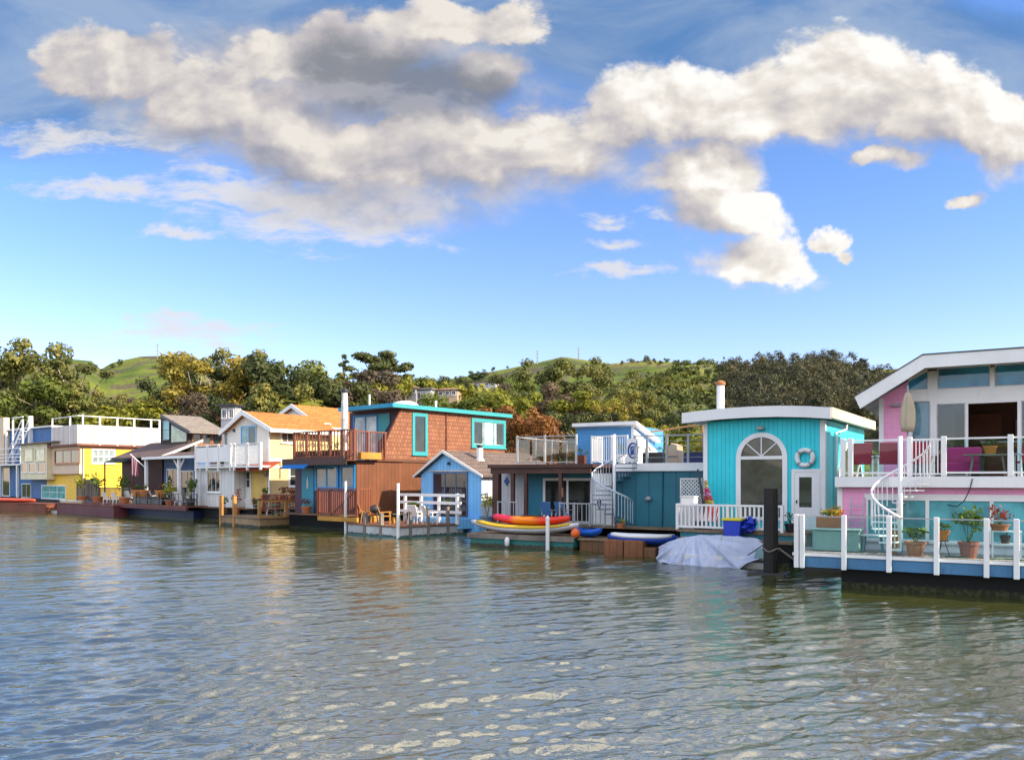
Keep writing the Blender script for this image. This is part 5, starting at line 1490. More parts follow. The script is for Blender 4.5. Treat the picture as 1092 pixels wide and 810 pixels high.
    g0, g1 = F.hs(531, -.6), F.hs(552, -.6)
    railing(r, F, [(g0, -.6), (g1, -.6)], zd, .95, M_grey, .2, .03, True, .06, .05, name='deck_railing')
    for px, lab in ((587, 'blue canvas chair left of the sliding door under the brown terrace roof'), (602, 'blue canvas chair in front of the sliding door under the brown terrace roof')):
        chair('blue', F, px, .2, zd, R(170), lab, 'blue chairs under the terrace roof')
    # roof furniture
    s = F.hs(719, 2.0)
    a0, a1, z0, z1 = F.fr(*qr(7, 332, 190, 388, 285), 2.0)
    cv = root_at('covered_furniture', F, (a0 + a1) / 2, 2.0, zr, 'tan covered garden furniture standing on the roof terrace right of the cabin', 'covered furniture')
    MB(F).prism([(a0, zr), (a1, zr), (a1 - .05, z1 - .1), (a1 - .35, z1), (a0 + .2, z1 - .05), (a0 + .03, z1 - .25)], 1.6, 2.4).build('cover', paint("tan_canvas", (.42, .32, .23), .85), cv, bevel=.05)
    MB(F).tube([(a0 - .015, 1.58, zr + .3), (a1 + .015, 1.58, zr + .3)], .02, 5).build('strap', M_dark, cv)
    pot_plant(F, 697, .6, zr, .45, .45, M_dark, 'dark planter box with low grass on the roof terrace beside the cabin', L_pot, .25, .25, 70, kind='trough', seed=21)
    pot_plant(F, 743, .5, zr, .5, .4, paint("navy_planter", (.02, .03, .14), .5), 'navy blue planter box at the right end of the roof terrace', L_potlime, .25, .3, 70, kind='trough', seed=22)
    pot_plant(F, 663, .6, zr, .2, .4, W_white, 'white pot with a leafy plant at the head of the spiral stair', L_pot, .25, .5, 60, seed=23)
    pot_plant(F, 618, .7, zr, .3, .4, M_redwood, 'red-brown planter box left of the blue roof cabin front', L_pot, .25, .3, 60, kind='trough', seed=24)
    s0, s1 = F.hs(690, 4), F.hs(749, 1.5); z0, z1 = F.z(461, s0, 4), F.z(458, s1, 1.5)
    aw = root_at('awning_pole', F, s0, 4, zr, 'long pale wooden pole spanning above the roof terrace', 'pole')
    MB(F).beam((s0, 4, z0), (s1, 1.5, z1 + .25), .07).build('pole', M_orangewood, aw)
    MB(F).beam((s0, 4, zr), (s0, 4, z0), .06).build('upright', M_orangewood, aw)
    MB(F).beam((s1, 1.5, zr), (s1, 1.5, z1 + .25), .06).build('upright', M_orangewood, aw)
    s, z = F.pt(*q(7, 475, 330), -.3)
    pot_plant(F, 662, -2.0, zd, .17, .2, M_terra, 'small terracotta pot on the blue-hulled skiff side of the spiral stair', L_potlime, .2, .2, 40, seed=25)
terrace_house()

# ------------------------------------------------------------------ floats and small craft in front of it
def small_craft():
    F = Fr(499, 34.9, -31)
    s1 = F.hs(612, 0); s2 = s1 + 1.25
    d1 = dock('kayak_float', F, 0, s1, 0, 2.2, .56, -.35, M_tanwood, paint("green_float_paint", (.015, .16, .15), .5, dirt=.35, tide=.14), 'wide float with a green painted side carrying the kayaks')
    MB(F).box(-.03, s1 + .02, -.05, -.004, .36, .55).build('rubbing_strake', M_greywood, d1)
    d2 = dock('brown_float', F, s1 + .03, s2 + .4, .25, 2.2, .5, -.35, M_tanwood, M_wood, 'brown timber float joined to the right end of the kayak float')
    kayak('dinghy', F, (-.1, .5, .57), (F.hs(617, .5), .5, .57), .95, .46, paint("pale_hull_paint", (.66, .66, .72), .4), 'long yellow-decked white rowing boat lying on the green float', paint("yellow_deck_paint", (.75, .47, .03), .4), 'rowing boat', None, .5, cock=False)
    MK, t, b = mat_base("sunset_kayak_plastic")
    oc = t.node('ShaderNodeTexCoord').outputs['Object']; mp = t.node('ShaderNodeMapping'); mp.inputs['Rotation'].default_value = (0, 0, -R(F.deg)); t.l.new(oc, mp.inputs[0])
    t.put(b.inputs['Base Color'], t.ramp(t.rng(t.m('ADD', t.xyz(mp.outputs[0])[0], t.m('MULTIPLY', t.noise(oc, 3.0)[0], .2)), -1.7, 1.7, smooth=False), [(.0, (.7, .02, .08)), (.26, (.7, .03, .06)), (.36, (.8, .22, .01)), (.62, (.8, .2, .01)), (.74, (.75, .04, .02)), (1, (.7, .03, .02))])); b.inputs['Roughness'].default_value = .35
    ka, kb = F.hs(526.5, .75), F.hs(607.5, .75)
    kayak('kayak', F, (ka, .75, .93), (kb, .75, .93), .82, .5, MK, 'red and orange blended kayak lying on top of the yellow rowing boat', None, 'kayak', 'kayaks on the floats', .3)
    kayak('kayak', F, (F.hs(611, 1.3), 1.3, .5), (F.hs(641, .9), .9, .5), .75, .46, paint("cobalt_kayak_plastic", (.01, .12, .62), .35), 'cobalt blue kayak on the brown float right of the yellow rowing boat', None, 'kayak', 'kayaks on the floats', .3)
    s = F.hs(613, .2)
    solo('marker_buoy', MB(F).lathe((s, .25, .51), [(.05, 0), (.17, .08), (.2, .2), (.15, .33), (.05, .4)], 14), paint("orange_buoy_plastic", (.8, .14, .02), .45), 'orange buoy beside the stern of the yellow rowing boat', 'buoy', smooth=True)
    pile(584, F.oy + F.hs(584, -.1) * F.uy - .1, F.z(553.5, F.hs(584, -.1), -.1), .085, W_white, 'slim white square-topped post in front of the kayak float', 'white mooring posts', 'mooring_post', W_trim)
    s = F.hs(541, -.12)
    solo('fender', MB(F).lathe((s, -.14, .05), [(.03, 0), (.1, .08), (.11, .3), (.04, .42)], 10), W_white, 'white fender hanging on the green side of the kayak float', 'fender', smooth=True)
    # planter with a small tree at the left end
    pot_plant(F, 519.5, 2.6, .86, .38, .32, paint("slate_blue_pot", (.12, .2, .3), .5), 'leafy little tree in a slate blue tub beside the cottage', L_potlime, .38, 1.25, 170, seed=31)
    # skiff with blue hull and two timber blocks
    G = Fr(646, 30.6, -28)
    L = G.hs(718, 0)
    kayak('skiff', G, (-.1, .55, .38), (L, .55, .38), 1.0, .55, paint("blue_skiff_hull", (.015, .07, .42), .4), 'white-topped skiff with a bright blue hull on timber blocks', W_white, 'skiff', None, .2, cock=False)
    for k, (x0, x1) in enumerate(((644, 664), (665, 685.5))):
        a0, a1 = G.hs(x0, -.2), G.hs(x1, -.2)
        solo('timber_block', MB(G).box(a0, a1, -.2, .7, -.3, G.z(575.5, .3, -.2)), paint("rusty_brown_timber", (.22, .085, .035), .75, 'groove', .3, G.deg, var=.2, tide=.1), ('left' if k == 0 else 'right') + ' one of the two square brown timber blocks under the blue skiff', 'block', 'timber blocks under the skiff', bevel=.02)
    solo('brown_beam_float', MB(G).box(G.hs(686, 0), G.hs(700, 0), -.1, .9, -.3, .35), M_wood, 'short brown float between the timber blocks and the covered boat', 'float', bevel=.02)
small_craft()

# ------------------------------------------------------------------ blue cottage
F6 = Fr(480, 44, -40)
def cottage():
    F = F6
    BL = paint("cottage_blue_siding", (.20, .53, .92), .55, 'groove', .25, F.deg, var=.05)
    WS = paint("cottage_white_planks", (.6, .62, .68), .6, 'groove', .3, F.deg, var=.08)
    SH = paint("grey_brown_shingles", (.17, .12, .10), .85, 'shingle', .22, F.deg, col2=(.11, .085, .08), var=.2)
    zd = .85
    sL, sR = F.hs(449, 0), F.hs(513, 0)
    pk = F.pt(471.5, 480, -.3); eL = F.pt(441, 507, -.3); eR = F.pt(513.5, 506.5, -.3)
    sP = F.hs(471.5, 0)
    r = root_at('blue_cottage_houseboat', F, 0, 2, 0, 'little bright blue gabled houseboat with brown shingle roof and glass sliding door', 'houseboat')
    kl = (pk[1] - eL[1]) / (pk[0] - eL[0]); kr = (eR[1] - pk[1]) / (eR[0] - pk[0])
    zz = lambda s: (pk[1] + (s - pk[0]) * (kl if s < pk[0] else kr)) - .14
    T = 7.0
    MB(F).box(sL - .2, sR + .2, -.4, T, -.5, zd - .005).build('hull', BL, r)
    w = MB(F).prism([(sL, zd), (sR, zd), (sR, zz(sR)), (pk[0], zz(pk[0])), (sL, zz(sL))], 0, T).build('wall', BL, r)
    MB(F).box(sR + .003, sR + .03, 0.02, T, zd, zz(sR) - .03).build('side_cladding', WS, w)
    rf = MB(F).prism([(eL[0], eL[1]), pk, (eR[0], eR[1]), (eR[0], eR[1] - .1), (pk[0], pk[1] - .12), (eL[0], eL[1] - .1)], -.27, T + .3).build('roof', SH, r)
    MB(F).prism([(eL[0] - .05, eL[1] + .01), (pk[0], pk[1] + .03), (eR[0] + .05, eR[1] + .01), (eR[0] + .05, eR[1] - .12), (pk[0], pk[1] - .14), (eL[0] - .05, eL[1] - .12)], -.32, -.272).build('bargeboard', W_trim, rf)
    a0, a1, z0, z1 = F.fr(463.5, 505, 498, 550, 0)
    window(r, F, 't', 0, a0, a1, zd + .05, z1, paint("slate_door_frame", (.09, .13, .22), .5), glass_dark("cottage_pane", (.02, .03, .05)), 3, 1, fw=.09, name='sliding_door', mw=.07, sill=False)
    s, z = F.pt(*q(5, 302, 322), 0); MB(F).lathe((s, -.1, z - .1), [(.05, 0), (.11, .04), (.04, .18)], 8).build('wall_lamp', M_dark, r)
    MB(F).box(a0 - .4, a1 + .5, -.06, -.003, z1 + .13, z1 + .2).build('door_head', W_weather, r)
    # chimney on the right slope
    tC = 1.6; s = F.hs(511.5, tC); zb = pk[1] + (s - pk[0]) * kr; zt = F.z(477.5, s, tC)
    ch = MB(F).lathe((s, tC, zb - .3), [(.19, 0), (.19, zt - zb + .3)], 12).build('chimney', W_white, rf)
    MB(F).lathe((s, tC, zt + .002), [(.15, 0), (.15, .1), (.22, .12), (.2, .17)], 12).build('cap', M_dark, ch)
    MB(F).lathe((s, tC, zb - .08), [(.32, 0), (.22, .16)], 12).build('flashing', W_weather, ch)
cottage()

F6D = Fr(425, 39.0, -46)
def cottage_dock():
    F = F6D
    zt = .6; s0 = F.hs(369, 0); t1 = F.ht(496, 0)
    r = dock('white_float', F, s0, 0, 0, t1, zt, -.3, paint("reddish_deck_boards", (.3, .13, .07), .7, 'plank_s', .15, F.deg, var=.25), paint("white_float_paint", (.55, .57, .57), .6, var=.2, dirt=.5, tide=.12), 'low white-sided float with brown boards in front of the blue cottage')
    MB(F).box(s0 + .02, .03, -.03, .052, -.2, .06).build('waterline_band', paint("green_waterline", (.05, .16, .15), .6), r)
    MB(F).box(-.052, .035, .055, t1, -.2, .06).build('waterline_band', paint("green_waterline", (.05, .16, .15), .6), r)
    Z = lambda py, s, t: F.z(py, s, t)
    # posts along the edge
    k = 0
    for px, top, m, w in ((368.5, 513, W_white, .05), (389, 546, M_greywood, .09), (406, 547, M_greywood, .09)):
        s = F.hs(px, .05); MB(F).box(s - w, s + w, .0, 2 * w, -.25, Z(top, s, .05)).build('post', m, r)
    s = -.05; MB(F).box(s - .055, s + .055, -.05, .06, -.3, Z(515, s, 0)).build('post', W_white, r)
    for px, top, m, w in ((437.5, 545, M_greywood, .06), (456.5, 540, M_greywood, .06), (477.5, 540, M_greywood, .07)):
        t = F.ht(px, -.05); MB(F).box(-.05 - w, -.05 + w, t - w, t + w, -.2, Z(top, 0, t)).build('post', m, r)
    # white plank fence round the cottage porch
    G = F6; t0 = -1.6
    a0, a1 = G.hs(427, t0), G.hs(492, t0); zc = .85
    fr = root_at('plank_fence', G, (a0 + a1) / 2, t0, zc, 'low white three-plank fence in front of the blue cottage', 'fence')
    for n, py in enumerate((527.5, 535.5, 545)):
        x1 = a1 if n else G.hs(495, t0); z = G.z(py, (a0 + a1) / 2, t0)
        MB(G).box(a0 + (.0 if n else -.1), x1, t0 - .03, t0 + .02, z - .08, z + .07).build('plank', W_trim, fr)
    for px in (432, 449, 468, 487.5):
        s = G.hs(px, t0 + .08); MB(G).box(s - .07, s + .07, t0 + .023, t0 + .15, zc - .3, G.z(528 if px < 480 else 526, s, t0)).build('post', W_trim, fr)
    MB(G).box(G.hs(437, t0 + .2), G.hs(490, t0 + .2), t0 + .17, -.45, .3, zc - .01).build('platform', paint("cottage_blue_siding", (.20, .53, .92)), fr)
    for px, n, rz in ((443.5, 'white deck chair at the left end of the cottage float', 200), (459, 'white deck chair at the middle of the cottage float', 165)):
        chair('white', F, px, 2.2, zt, R(rz), n, 'white chairs on the cottage float')
    pot_plant(G, 440, t0 - .25, zc + .3, .35, .25, W_white, 'white box of purple-grey flowers on the white plank fence, left one', L_pot, .3, .25, 60, kind='trough', seed=41)
    pot_plant(G, 477, t0 + .3, zc + .45, .3, .2, M_dark, 'dark window box of greenery behind the white plank fence', L_pot, .3, .3, 60, kind='trough', seed=42)
    # yellow planter beams, wooden chairs and barbecue on the left part
    tb = 1.5
    for k, (x0, x1) in enumerate(((381, 402), (404, 421))):
        b0, b1 = max(F.hs(x0, tb), s0 + .3 + 2.2 * k), F.hs(x1, tb)
        solo('yellow_bench_box', MB(F).box(b0, b1, tb - .2, tb + .2, zt + .002, zt + .34), paint("ochre_stained_wood", (.5, .24, .03), .6, var=.15), ('left' if k == 0 else 'right') + ' one of two long ochre wooden boxes on the float by the brown house', 'box', 'ochre boxes on the float', bevel=.015)
    chair('wood', F, 391, .75, zt, R(150), 'orange-brown wooden chair at the left of the float by the brown house', 'wooden chairs on the float')
    chair('wood', F, 411, .8, zt, R(150), 'orange-brown wooden chair beside the barbecue on the float', 'wooden chairs on the float')
    s = F.hs(400, .9)
    g = root_at('barbecue', F, s, .9, zt, 'black kettle barbecue between the two wooden chairs', 'barbecue')
    MB(F).lathe((s, .9, zt + .5), [(.05, 0), (.24, .1), (.29, .24), (.25, .38), (.05, .48)], 14).build('kettle', M_dark, g, smooth=True)
    for a in (0, 2.1, 4.2): MB(F).beam((s + .3 * math.cos(a), 0.9 + .3 * math.sin(a), zt), (s + .15 * math.cos(a), 0.9 + .15 * math.sin(a), zt + .62), .03).build('leg', M_dark, g)
    table(F, 426, 1.7, zt, .4, .5, M_greywood, 'small grey wooden table near the corner of the white float')
cottage_dock()
# ------------------------------------------------------------------ brown shingle houseboat
F5 = Fr(380, 44, -40)
def brown_house():
    F = F5
    SH = paint("cedar_shingles", (.29, .115, .058), .8, 'shingle', .24, F.deg, col2=(.18, .068, .036), var=.15)
    PL = paint("russet_plank_siding", (.175, .056, .018), .6, 'groove', .28, F.deg, var=.16)
    PUR = paint("dark_plum_siding", (.075, .03, .05), .6, 'lap', .2, F.deg)
    TL = paint("teal_trim", (.03, .30, .33), .45, var=.05)
    BT = paint("blue_trim", (.015, .22, .52), .45, var=.06)
    RAIL = paint("red_brown_rail", (.20, .055, .025), .55, var=.15)
    zd = .95; T = 12.6; sL = F.hs(313, 0)
    zm = F.z(490.5, 0, 1.5)
    zT = F.z(431, 0, F.ht(424, 0))
    r = root_at('shingle_houseboat', F, -2, 4, 0, 'large brown two-storey houseboat with cedar shingle upper wall and teal roof edge', 'houseboat')
    MB(F).box(sL, .15, -.3, T, -.5, zd - .07).build('hull', M_hull, r)
    MB(F).box(sL + .2, 0, 0, T, zd, zm).build('lower_wall', PL, r)
    MB(F).box(sL + .18, -.25, -.012, -.002, zd, zm - .01).build('front_cladding', PUR, r)
    # upper storey: front set back, side wall with slanted wing
    tu = 3.4
    ta, za = F.ps(403, 488, .03); tb, zb = F.ps(428, 436, .03)
    zf = zT - .2
    up = MB(F)
    up.prism([(ta, zm + .002), (T, zm + .002), (T, zf), (tb, zf)], -.12, .03, 's')
    up.build('upper_side_wall', SH, r)
    MB(F).box(sL + 1.0, -.123, tu, T, zm + .002, zf).build('upper_front_wall', PUR, r)
    MB(F).box(.034, .06, ta + .3, T, zm - .08, zm + .05).build('belt_course', paint("dark_belt", (.1, .04, .02), .6), r)
    # roof slab and teal fascia
    s0 = F.hs(362, 2.4)
    rf = MB(F).box(s0, .3, 2.4, T + .4, zf + .003, zT - .06).build('roof', paint("grey_roofing", (.3, .29, .28), .9), r)
    MB(F).box(s0 - .05, .36, 2.33, 2.395, zf - .02, zT + .02).build('fascia_board', paint("bright_teal_fascia", (.01, .30, .52), .45), rf)
    MB(F).box(.305, .36, 2.4, T + .4, zf - .02, zT + .02).build('fascia_board', TL, rf)
    s, t = F.hs(432, 4.2), 4.2
    MB(F).lathe((s, t, zT - .06), [(.85, 0), (.8, .14), (.6, .3), (.3, .38), (.05, .4)], 18).build('skylight_dome', W_white, rf, smooth=True)
    MB(F).tube([(F.hs(394, 5), 5, zT - .1), (F.hs(394, 5), 5, F.z(417, -2, 5))], .06, 6).build('vent_pipe', W_white, rf)
    t = F.ht(477, .2); MB(F).tube([(-.8, t, zT - .1), (-.8, t, zT + .55)], .07, 8).build('vent_pipe', W_white, rf)
    # side windows
    d = .03
    window(r, F, 's', d, *F.sd(442, 444, 453, 481.5, d), TL, G_dark, 1, 1, fw=.2)
    t0, t1, z0, z1 = F.sd(505, 450.5, 536.5, 474, d)
    f = window(r, F, 's', d, t0, t1, z0, z1, TL, G_curtain, 3, 1, fw=.22, mw=.09)
    for a, b in ((0, .3), (.74, 1)):
        MB(F).box(d + .024, d + .03, t0 + (t1 - t0) * a + .05, t0 + (t1 - t0) * b - .03, z0 + .03, z1 - .03).build('pane', G_dark, f)
    t = F.ht(475.5, d); MB(F).tube([(d + .05, t, zm), (d + .05, t, zf)], .035, 6).build('downpipe', RAIL, r)
    # upper front: curtained slider and teal panel
    a0, a1, z0, z1 = F.fr(378.5, 444.5, 402, 468, tu)
    window(r, F, 't', tu, a0, a1, zm + .1, z1, BT, G_curtain, 2, 1, fw=.13, name='sliding_door', mw=.08, sill=False)
    x0, x1 = F.hs(404, tu), F.hs(416, tu)
    MB(F).prism([(x0, z1 + .12), (min(x1, -.13), z1 + .12), (min(x1, -.13), z1 - .5), (x0 + .15, z1 - 1.5), (x0, z1 - 1.5)], tu - .05, tu - .003).build('teal_panel', TL, r)
    # chimney
    tc = 1.5; s = F.hs(367.5, tc)
    z1 = F.z(418.5, s, tc)
    ch = MB(F).lathe((s, tc, zm), [(.2, 0), (.2, z1 - zm - .5), (.17, z1 - zm - .48), (.17, z1 - zm)], 12).build('chimney', W_weather, r)
    for k in range(3): MB(F).lathe((s, tc, zm + .6 + k * .9), [(.205, 0), (.205, .05)], 12).build('band', M_grey, ch)
    MB(F).lathe((s, tc, z1 + .002), [(.2, 0), (.22, .05), (.22, .2), (.08, .27)], 12).build('cap', M_dark, ch)
    # balcony
    bal = MB(F).box(sL, .12, -.75, tu, zm - .06, zm).build('balcony_floor', PL, r)
    MB(F).box(sL, .125, -.8, -.753, zm - .28, zm + .12).build('fascia_board', paint("dark_balcony_fascia", (.07, .03, .02), .6), bal)
    zh = F.z(459.5, -2, -.7) - zm
    P = [(F.hs(x, -.7), -.7) for x in (314, 327, 340, 352.5, 364.5, 378)]
    railing(r, F, [P[0], P[-1]], zm, zh, RAIL, .28, .045, True, .13, .07, .18, plist=P, name='balcony_railing')
    tE = F.ht(416, .08)
    railing(r, F, [(.08, -.55), (.08, min(tE, ta + .6))], zm, zh * .97, RAIL, .16, .04, True, .11, .07, .1, name='balcony_railing', plist=[(.08, -.5), (.08, .75), (.08, 2.0)])
    for k in range(4):
        px = 321 + k * 12.5
        pot_plant(F, px, -.35, zm + .0, .42, .55, paint("dark_box_planter", (.06, .03, .02), .7), f"{['first','second','third','fourth'][k]} dark planter box with white blossom from the left on the brown balcony", leafmat("white_blossom", (.05, .08, .03), (.25, .28, .2), (.75, .75, .7), 6.0), .3, .45, 70, 'planters on the brown balcony', 'trough', 60 + k)
    pot_plant(F, 371.5, -.3, zm, .24, .5, paint("copper_glaze", (.3, .1, .04), .4), 'coppery pot with grasses at the right end of the brown balcony', L_potlime, .25, .5, 50, 'planters on the brown balcony', 'round', 66)
    # ochre planter hanging below the side balcony
    t0, t1 = F.ht(382, .2), F.ht(404, .2); z0, z1 = F.z(489.5, .2, t0), F.z(482, .2, t0)
    MB(F).box(.13, .45, t0, t1, z0, z1).build('balcony_planter', paint("ochre_stained_wood", (.5, .24, .03)), r, bevel=.02)
    # lower front
    for rect, n in (((338, 498.5, 359.5, 519), 2), ((365, 498.5, 377, 519), 1)):
        window(r, F, 't', -.013, *F.fr(*rect, -.013), BT, glass_dark("porch_pane", (.12, .2, .26)), n, 1, fw=.17, mw=.1)
    a0, a1, z0, z1 = F.fr(322.5, 499, 335, 533, -.013)
    dr = MB(F).box(a0, a1, -.06, -.015, zd, z1).build('door', paint("teal_door", (.01, .25, .36), .45, 'groove', .12, F.deg), r)
    cs = (a0 + a1) / 2; MB(F).prism([(cs - .07, z1 - 1.2), (cs + .07, z1 - 1.2), (cs + .1, z1 - .9), (cs, z1 - .45), (cs - .1, z1 - .9)], -.075, -.062).build('ornament', W_weather, dr)
    a0, a1, z0, z1 = F.fr(311, 491.5, 336.5, 498.5, -.3)
    MB(F).prism([(-1.1, z0), (-.02, z1 + .25), (-.02, z1 + .18), (-1.1, z0 - .07)], a0, a1, 's').build('awning', paint("cobalt_awning", (.01, .16, .52), .7), r)
    # porch deck and rails
    MB(F).box(sL, .1, -1.25, -.015, zd - .06, zd).build('porch_deck', M_wood, r)
    zh = F.z(521, -1, -1.2) - zd
    P = [(F.hs(x, -1.2), -1.2) for x in (339.5, 353, 381)]
    railing(r, F, [P[0], P[-1]], zd, zh, RAIL, .16, .04, True, .12, .07, .1, plist=P, name='porch_railing')
    railing(r, F, [(P[-1][0], -1.1), (P[-1][0], -.1)], zd, zh, RAIL, .16, .04, False, name='porch_railing')
    a0, a1 = F.hs(339, -1.35), F.hs(381, -1.35)
    MB(F).box(a0, a1, -1.38, -1.255, zd - .3, zd - .06).build('ochre_fascia', paint("ochre_stained_wood", (.5, .24, .03)), r)
    pot_plant(F, 327, -.5, zd, .3, .4, M_terra, 'terracotta planter of flowers beneath the cobalt awning', L_red, .35, .5, 80, 'potted plants on the decks', 'round', 71)
brown_house()

# ------------------------------------------------------------------ cream house with orange roof, and the one behind
F4 = Fr(287, 53, -40)
OR = None
def gable_house(F, root, sL, sR, pk, eL, eR, zb, T, wall, roofm, ov=.35, barge=W_trim, sidewall=None):
    kl = (pk[1] - eL[1]) / (pk[0] - eL[0]); kr = (eR[1] - pk[1]) / (eR[0] - pk[0])
    zz = lambda s: (pk[1] + (s - pk[0]) * (kl if s < pk[0] else kr)) - .2
    w = MB(F).prism([(sL, zb), (sR, zb), (sR, zz(sR)), (pk[0], zz(pk[0])), (sL, zz(sL))], 0, T).build('wall', wall, root)
    if sidewall: MB(F).box(sR + .003, sR + .04, .1, T, zb, zz(sR) - .02).build('side_wall', sidewall, root)
    rf = MB(F).prism([eL, pk, eR, (eR[0], eR[1] - .14), (pk[0], pk[1] - .17), (eL[0], eL[1] - .14)], -ov + .05, T + ov).build('roof', roofm, root)
    MB(F).prism([(eL[0] - .06, eL[1] + .02), (pk[0], pk[1] + .05), (eR[0] + .06, eR[1] + .02), (eR[0] + .06, eR[1] - .26), (pk[0], pk[1] - .28), (eL[0] - .06, eL[1] - .26)], -ov - .02, -ov + .047).build('bargeboard', barge, rf)
    MB(F).box(eR[0] + .002, eR[0] + .06, -ov + .05, T + ov, eR[1] - .24, eR[1] - .0).build('gutter', barge, rf)
    return w, rf
def cream_house():
    F = F4
    CR = paint("pale_cream_siding", (.72, .68, .61), .55, 'lap', .2, F.deg, var=.05)
    YL = paint("warm_yellow_siding", (.70, .52, .25), .55, 'lap', .2, F.deg, var=.05)
    ORG_ = paint("orange_shingles", (.62, .20, .045), .8, 'shingle', .25, F.deg, col2=(.48, .14, .04), var=.1)
    zd = 1.0; T = F.ht(352, 0); T = min(T, 8)
    sL = F.hs(239, 0); sR = 0
    r = root_at('cream_houseboat', F, -3, 3, 0, 'cream and yellow two-storey houseboat with orange gable roof and white balcony', 'houseboat')
    pk = F.pt(258, 438, -.35); eL = F.pt(234, 460.5, -.35); eR = F.pt(288.5, 456.5, -.35)
    MB(F).box(F.hs(208, -1.2), .2, -1.3, T, -.5, zd - .05).build('hull', M_hull, r)
    zm = F.z(491, 0, 2)
    gable_house(F, r, sL, sR, pk, eL, eR, zd, T, CR, ORG_, sidewall=YL)
    MB(F).box(.045, .08, .0, T, zm - .06, zm + .12).build('belt_course', W_trim, r)
    MB(F).box(-.1, .09, -.04, -.003, zd, eR[1] - .5).build('corner_board', W_trim, r)
    # upper front windows
    a0, a1, z0, z1 = F.fr(258, 455, 273, 475, 0)
    f = window(r, F, 't', 0, a0, a1, z0, z1, paint("sky_blue_trim", (.25, .5, .75), .5), G_blue, 2, 1, fw=.08, mw=.08)
    m = (a0 + a1) / 2; MB(F).box(m + .05, a1, -.03, -.024, z0 + .02, z1 - .02).build('pane', G_dark, f)
    window(r, F, 't', 0, *F.fr(240, 462, 243.5, 475, 0), W_trim, G_dark, 1, 1, fw=.06)
    s, z = F.pt(*q(3, 162, 207), 0); MB(F).box(s - .1, s + .1, -.1, -.003, z - .12, z + .08).build('wall_lamp', M_dark, r)
    # side windows
    window(r, F, 's', .04, *F.sd(300.5, 462, 312, 471, .04), W_trim, glass_dark("side_pane", (.2, .17, .13)), 2, 1, fw=.1)
    t0, t1, z0, z1 = F.sd(309, 498, 322, 517, .04); window(r, F, 's', .04, t0, min(t1, T - .2), z0, z1, W_trim, G_green, 2, 2, fw=.12)
    # lower left wing with the balcony on top
    tb = -1.0; l0, l1 = F.hs(209, tb), F.hs(250, tb); zb = F.z(497, -4, tb)
    wg = MB(F).box(l0, l1, tb, 3, zd, zb - .1).build('lower_wing', paint("white_wing_siding", (.70, .69, .68), .55, 'groove', .4, F.deg, var=.05), r)
    window(r, F, 't', tb, *F.fr(222, 503, 235, 523.5, tb), W_trim, G_dark, 3, 1, fw=.1)
    # yellow entrance front
    MB(F).box(l1 + .01, -.15, -.06, -.002, zd, zb - .1).build('entrance_wall', paint("entrance_yellow", (.72, .50, .14), .6), r)
    a0, a1, z0, z1 = F.fr(257.5, 502, 267.5, 535, -.06)
    d = MB(F).box(a0 - .08, a1 + .08, -.11, -.063, zd, z1 + .06).build('door', W_trim, r)
    wz = F.z(519, a0, -.1); g = MB(F).box(a0 + .08, a1 - .08, -.122, -.112, wz, z1 - .08).build('pane', G_dark, d)
    m = MB(F)
    for i in (1, 2): m.box(a0 + .08 + (a1 - a0 - .16) * i / 3 - .02, a0 + .08 + (a1 - a0 - .16) * i / 3 + .02, -.135, -.124, wz, z1 - .08)
    m.box(a0 + .08, a1 - .08, -.135, -.124, (wz + z1) / 2 - .05, (wz + z1) / 2 - .01); m.build('glazing_bars', W_trim, d)
    for px in (249.5, 284):
        s, z = F.pt(px, 505.5, -.06); MB(F).box(s - .09, s + .09, -.2, -.063, z - .14, z + .1).build('wall_lamp', M_dark, r)
    # balcony
    b0, b1 = F.hs(208.5, -1.4), F.hs(279, -1.4)
    MB(F).box(b0, b1, -1.45, -.05, zb - .12, zb).build('balcony_floor', W_trim, r)
    zh = F.z(474.5, -4, -1.4) - zb
    P = [F.hs(x, -1.4) for x in (209, 221, 233, 246, 250, 264, 278)]
    m = MB(F).beam((P[0], -1.4, zb + zh), (P[-1], -1.4, zb + zh), .1, .06).beam((P[0], -1.4, zb + .1), (P[-1], -1.4, zb + .1), .07, .06)
    rl = m.build('balcony_railing', W_trim, r)
    for s in P: MB(F).box(s - .07, s + .07, -1.47, -1.33, zb - .3, zb + zh + .06).build('post', W_trim, rl)
    for a, b in ((0, 1), (1, 2), (2, 3)):
        MB(F).box(P[a] + .075, P[b] - .075, -1.42, -1.39, zb + .3, zb + zh - .12).build('solid_panel', W_trim, rl)
    for a, b in ((4, 5), (5, 6)):
        m = MB(F); x0, x1 = P[a] + .08, P[b] - .08; H = zh - .2; Wd = x1 - x0; k = -H
        while k < Wd:
            for sg in (1, -1):
                u0, u1 = max(0, k), min(Wd, k + H)
                if u1 - u0 > .05:
                    za, zc = (u0 - k, u1 - k)
                    if sg < 0: za, zc = H - za, H - zc
                    m.beam((x0 + u0, -1.4 + .012 * sg, zb + .14 + za), (x0 + u1, -1.4 + .012 * sg, zb + .14 + zc), .05, .02, up=(0, 1, 0))
            k += .17
        m.build('lattice', W_trim, rl)
    # red awning over the door
    a0, a1 = F.hs(251, -1.1), F.hs(284, -1.1); z0, z1 = F.z(500, -1.5, -1.1), F.z(493, -1.5, -.6)
    MB(F).prism([(-1.15, z0), (-.07, z1 + .05), (-.07, z1 - .04), (-1.15, z0 - .12)], a0, a1, 's').build('awning', paint("brick_red_awning", (.42, .06, .025), .8), r)
    MB(F).box(F.hs(208, -1.5), .2, -1.6, -.07, zd - .07, zd - .004).build('porch_deck', M_wood, r)
    # dark-railed porch on the right with plants
    G = F
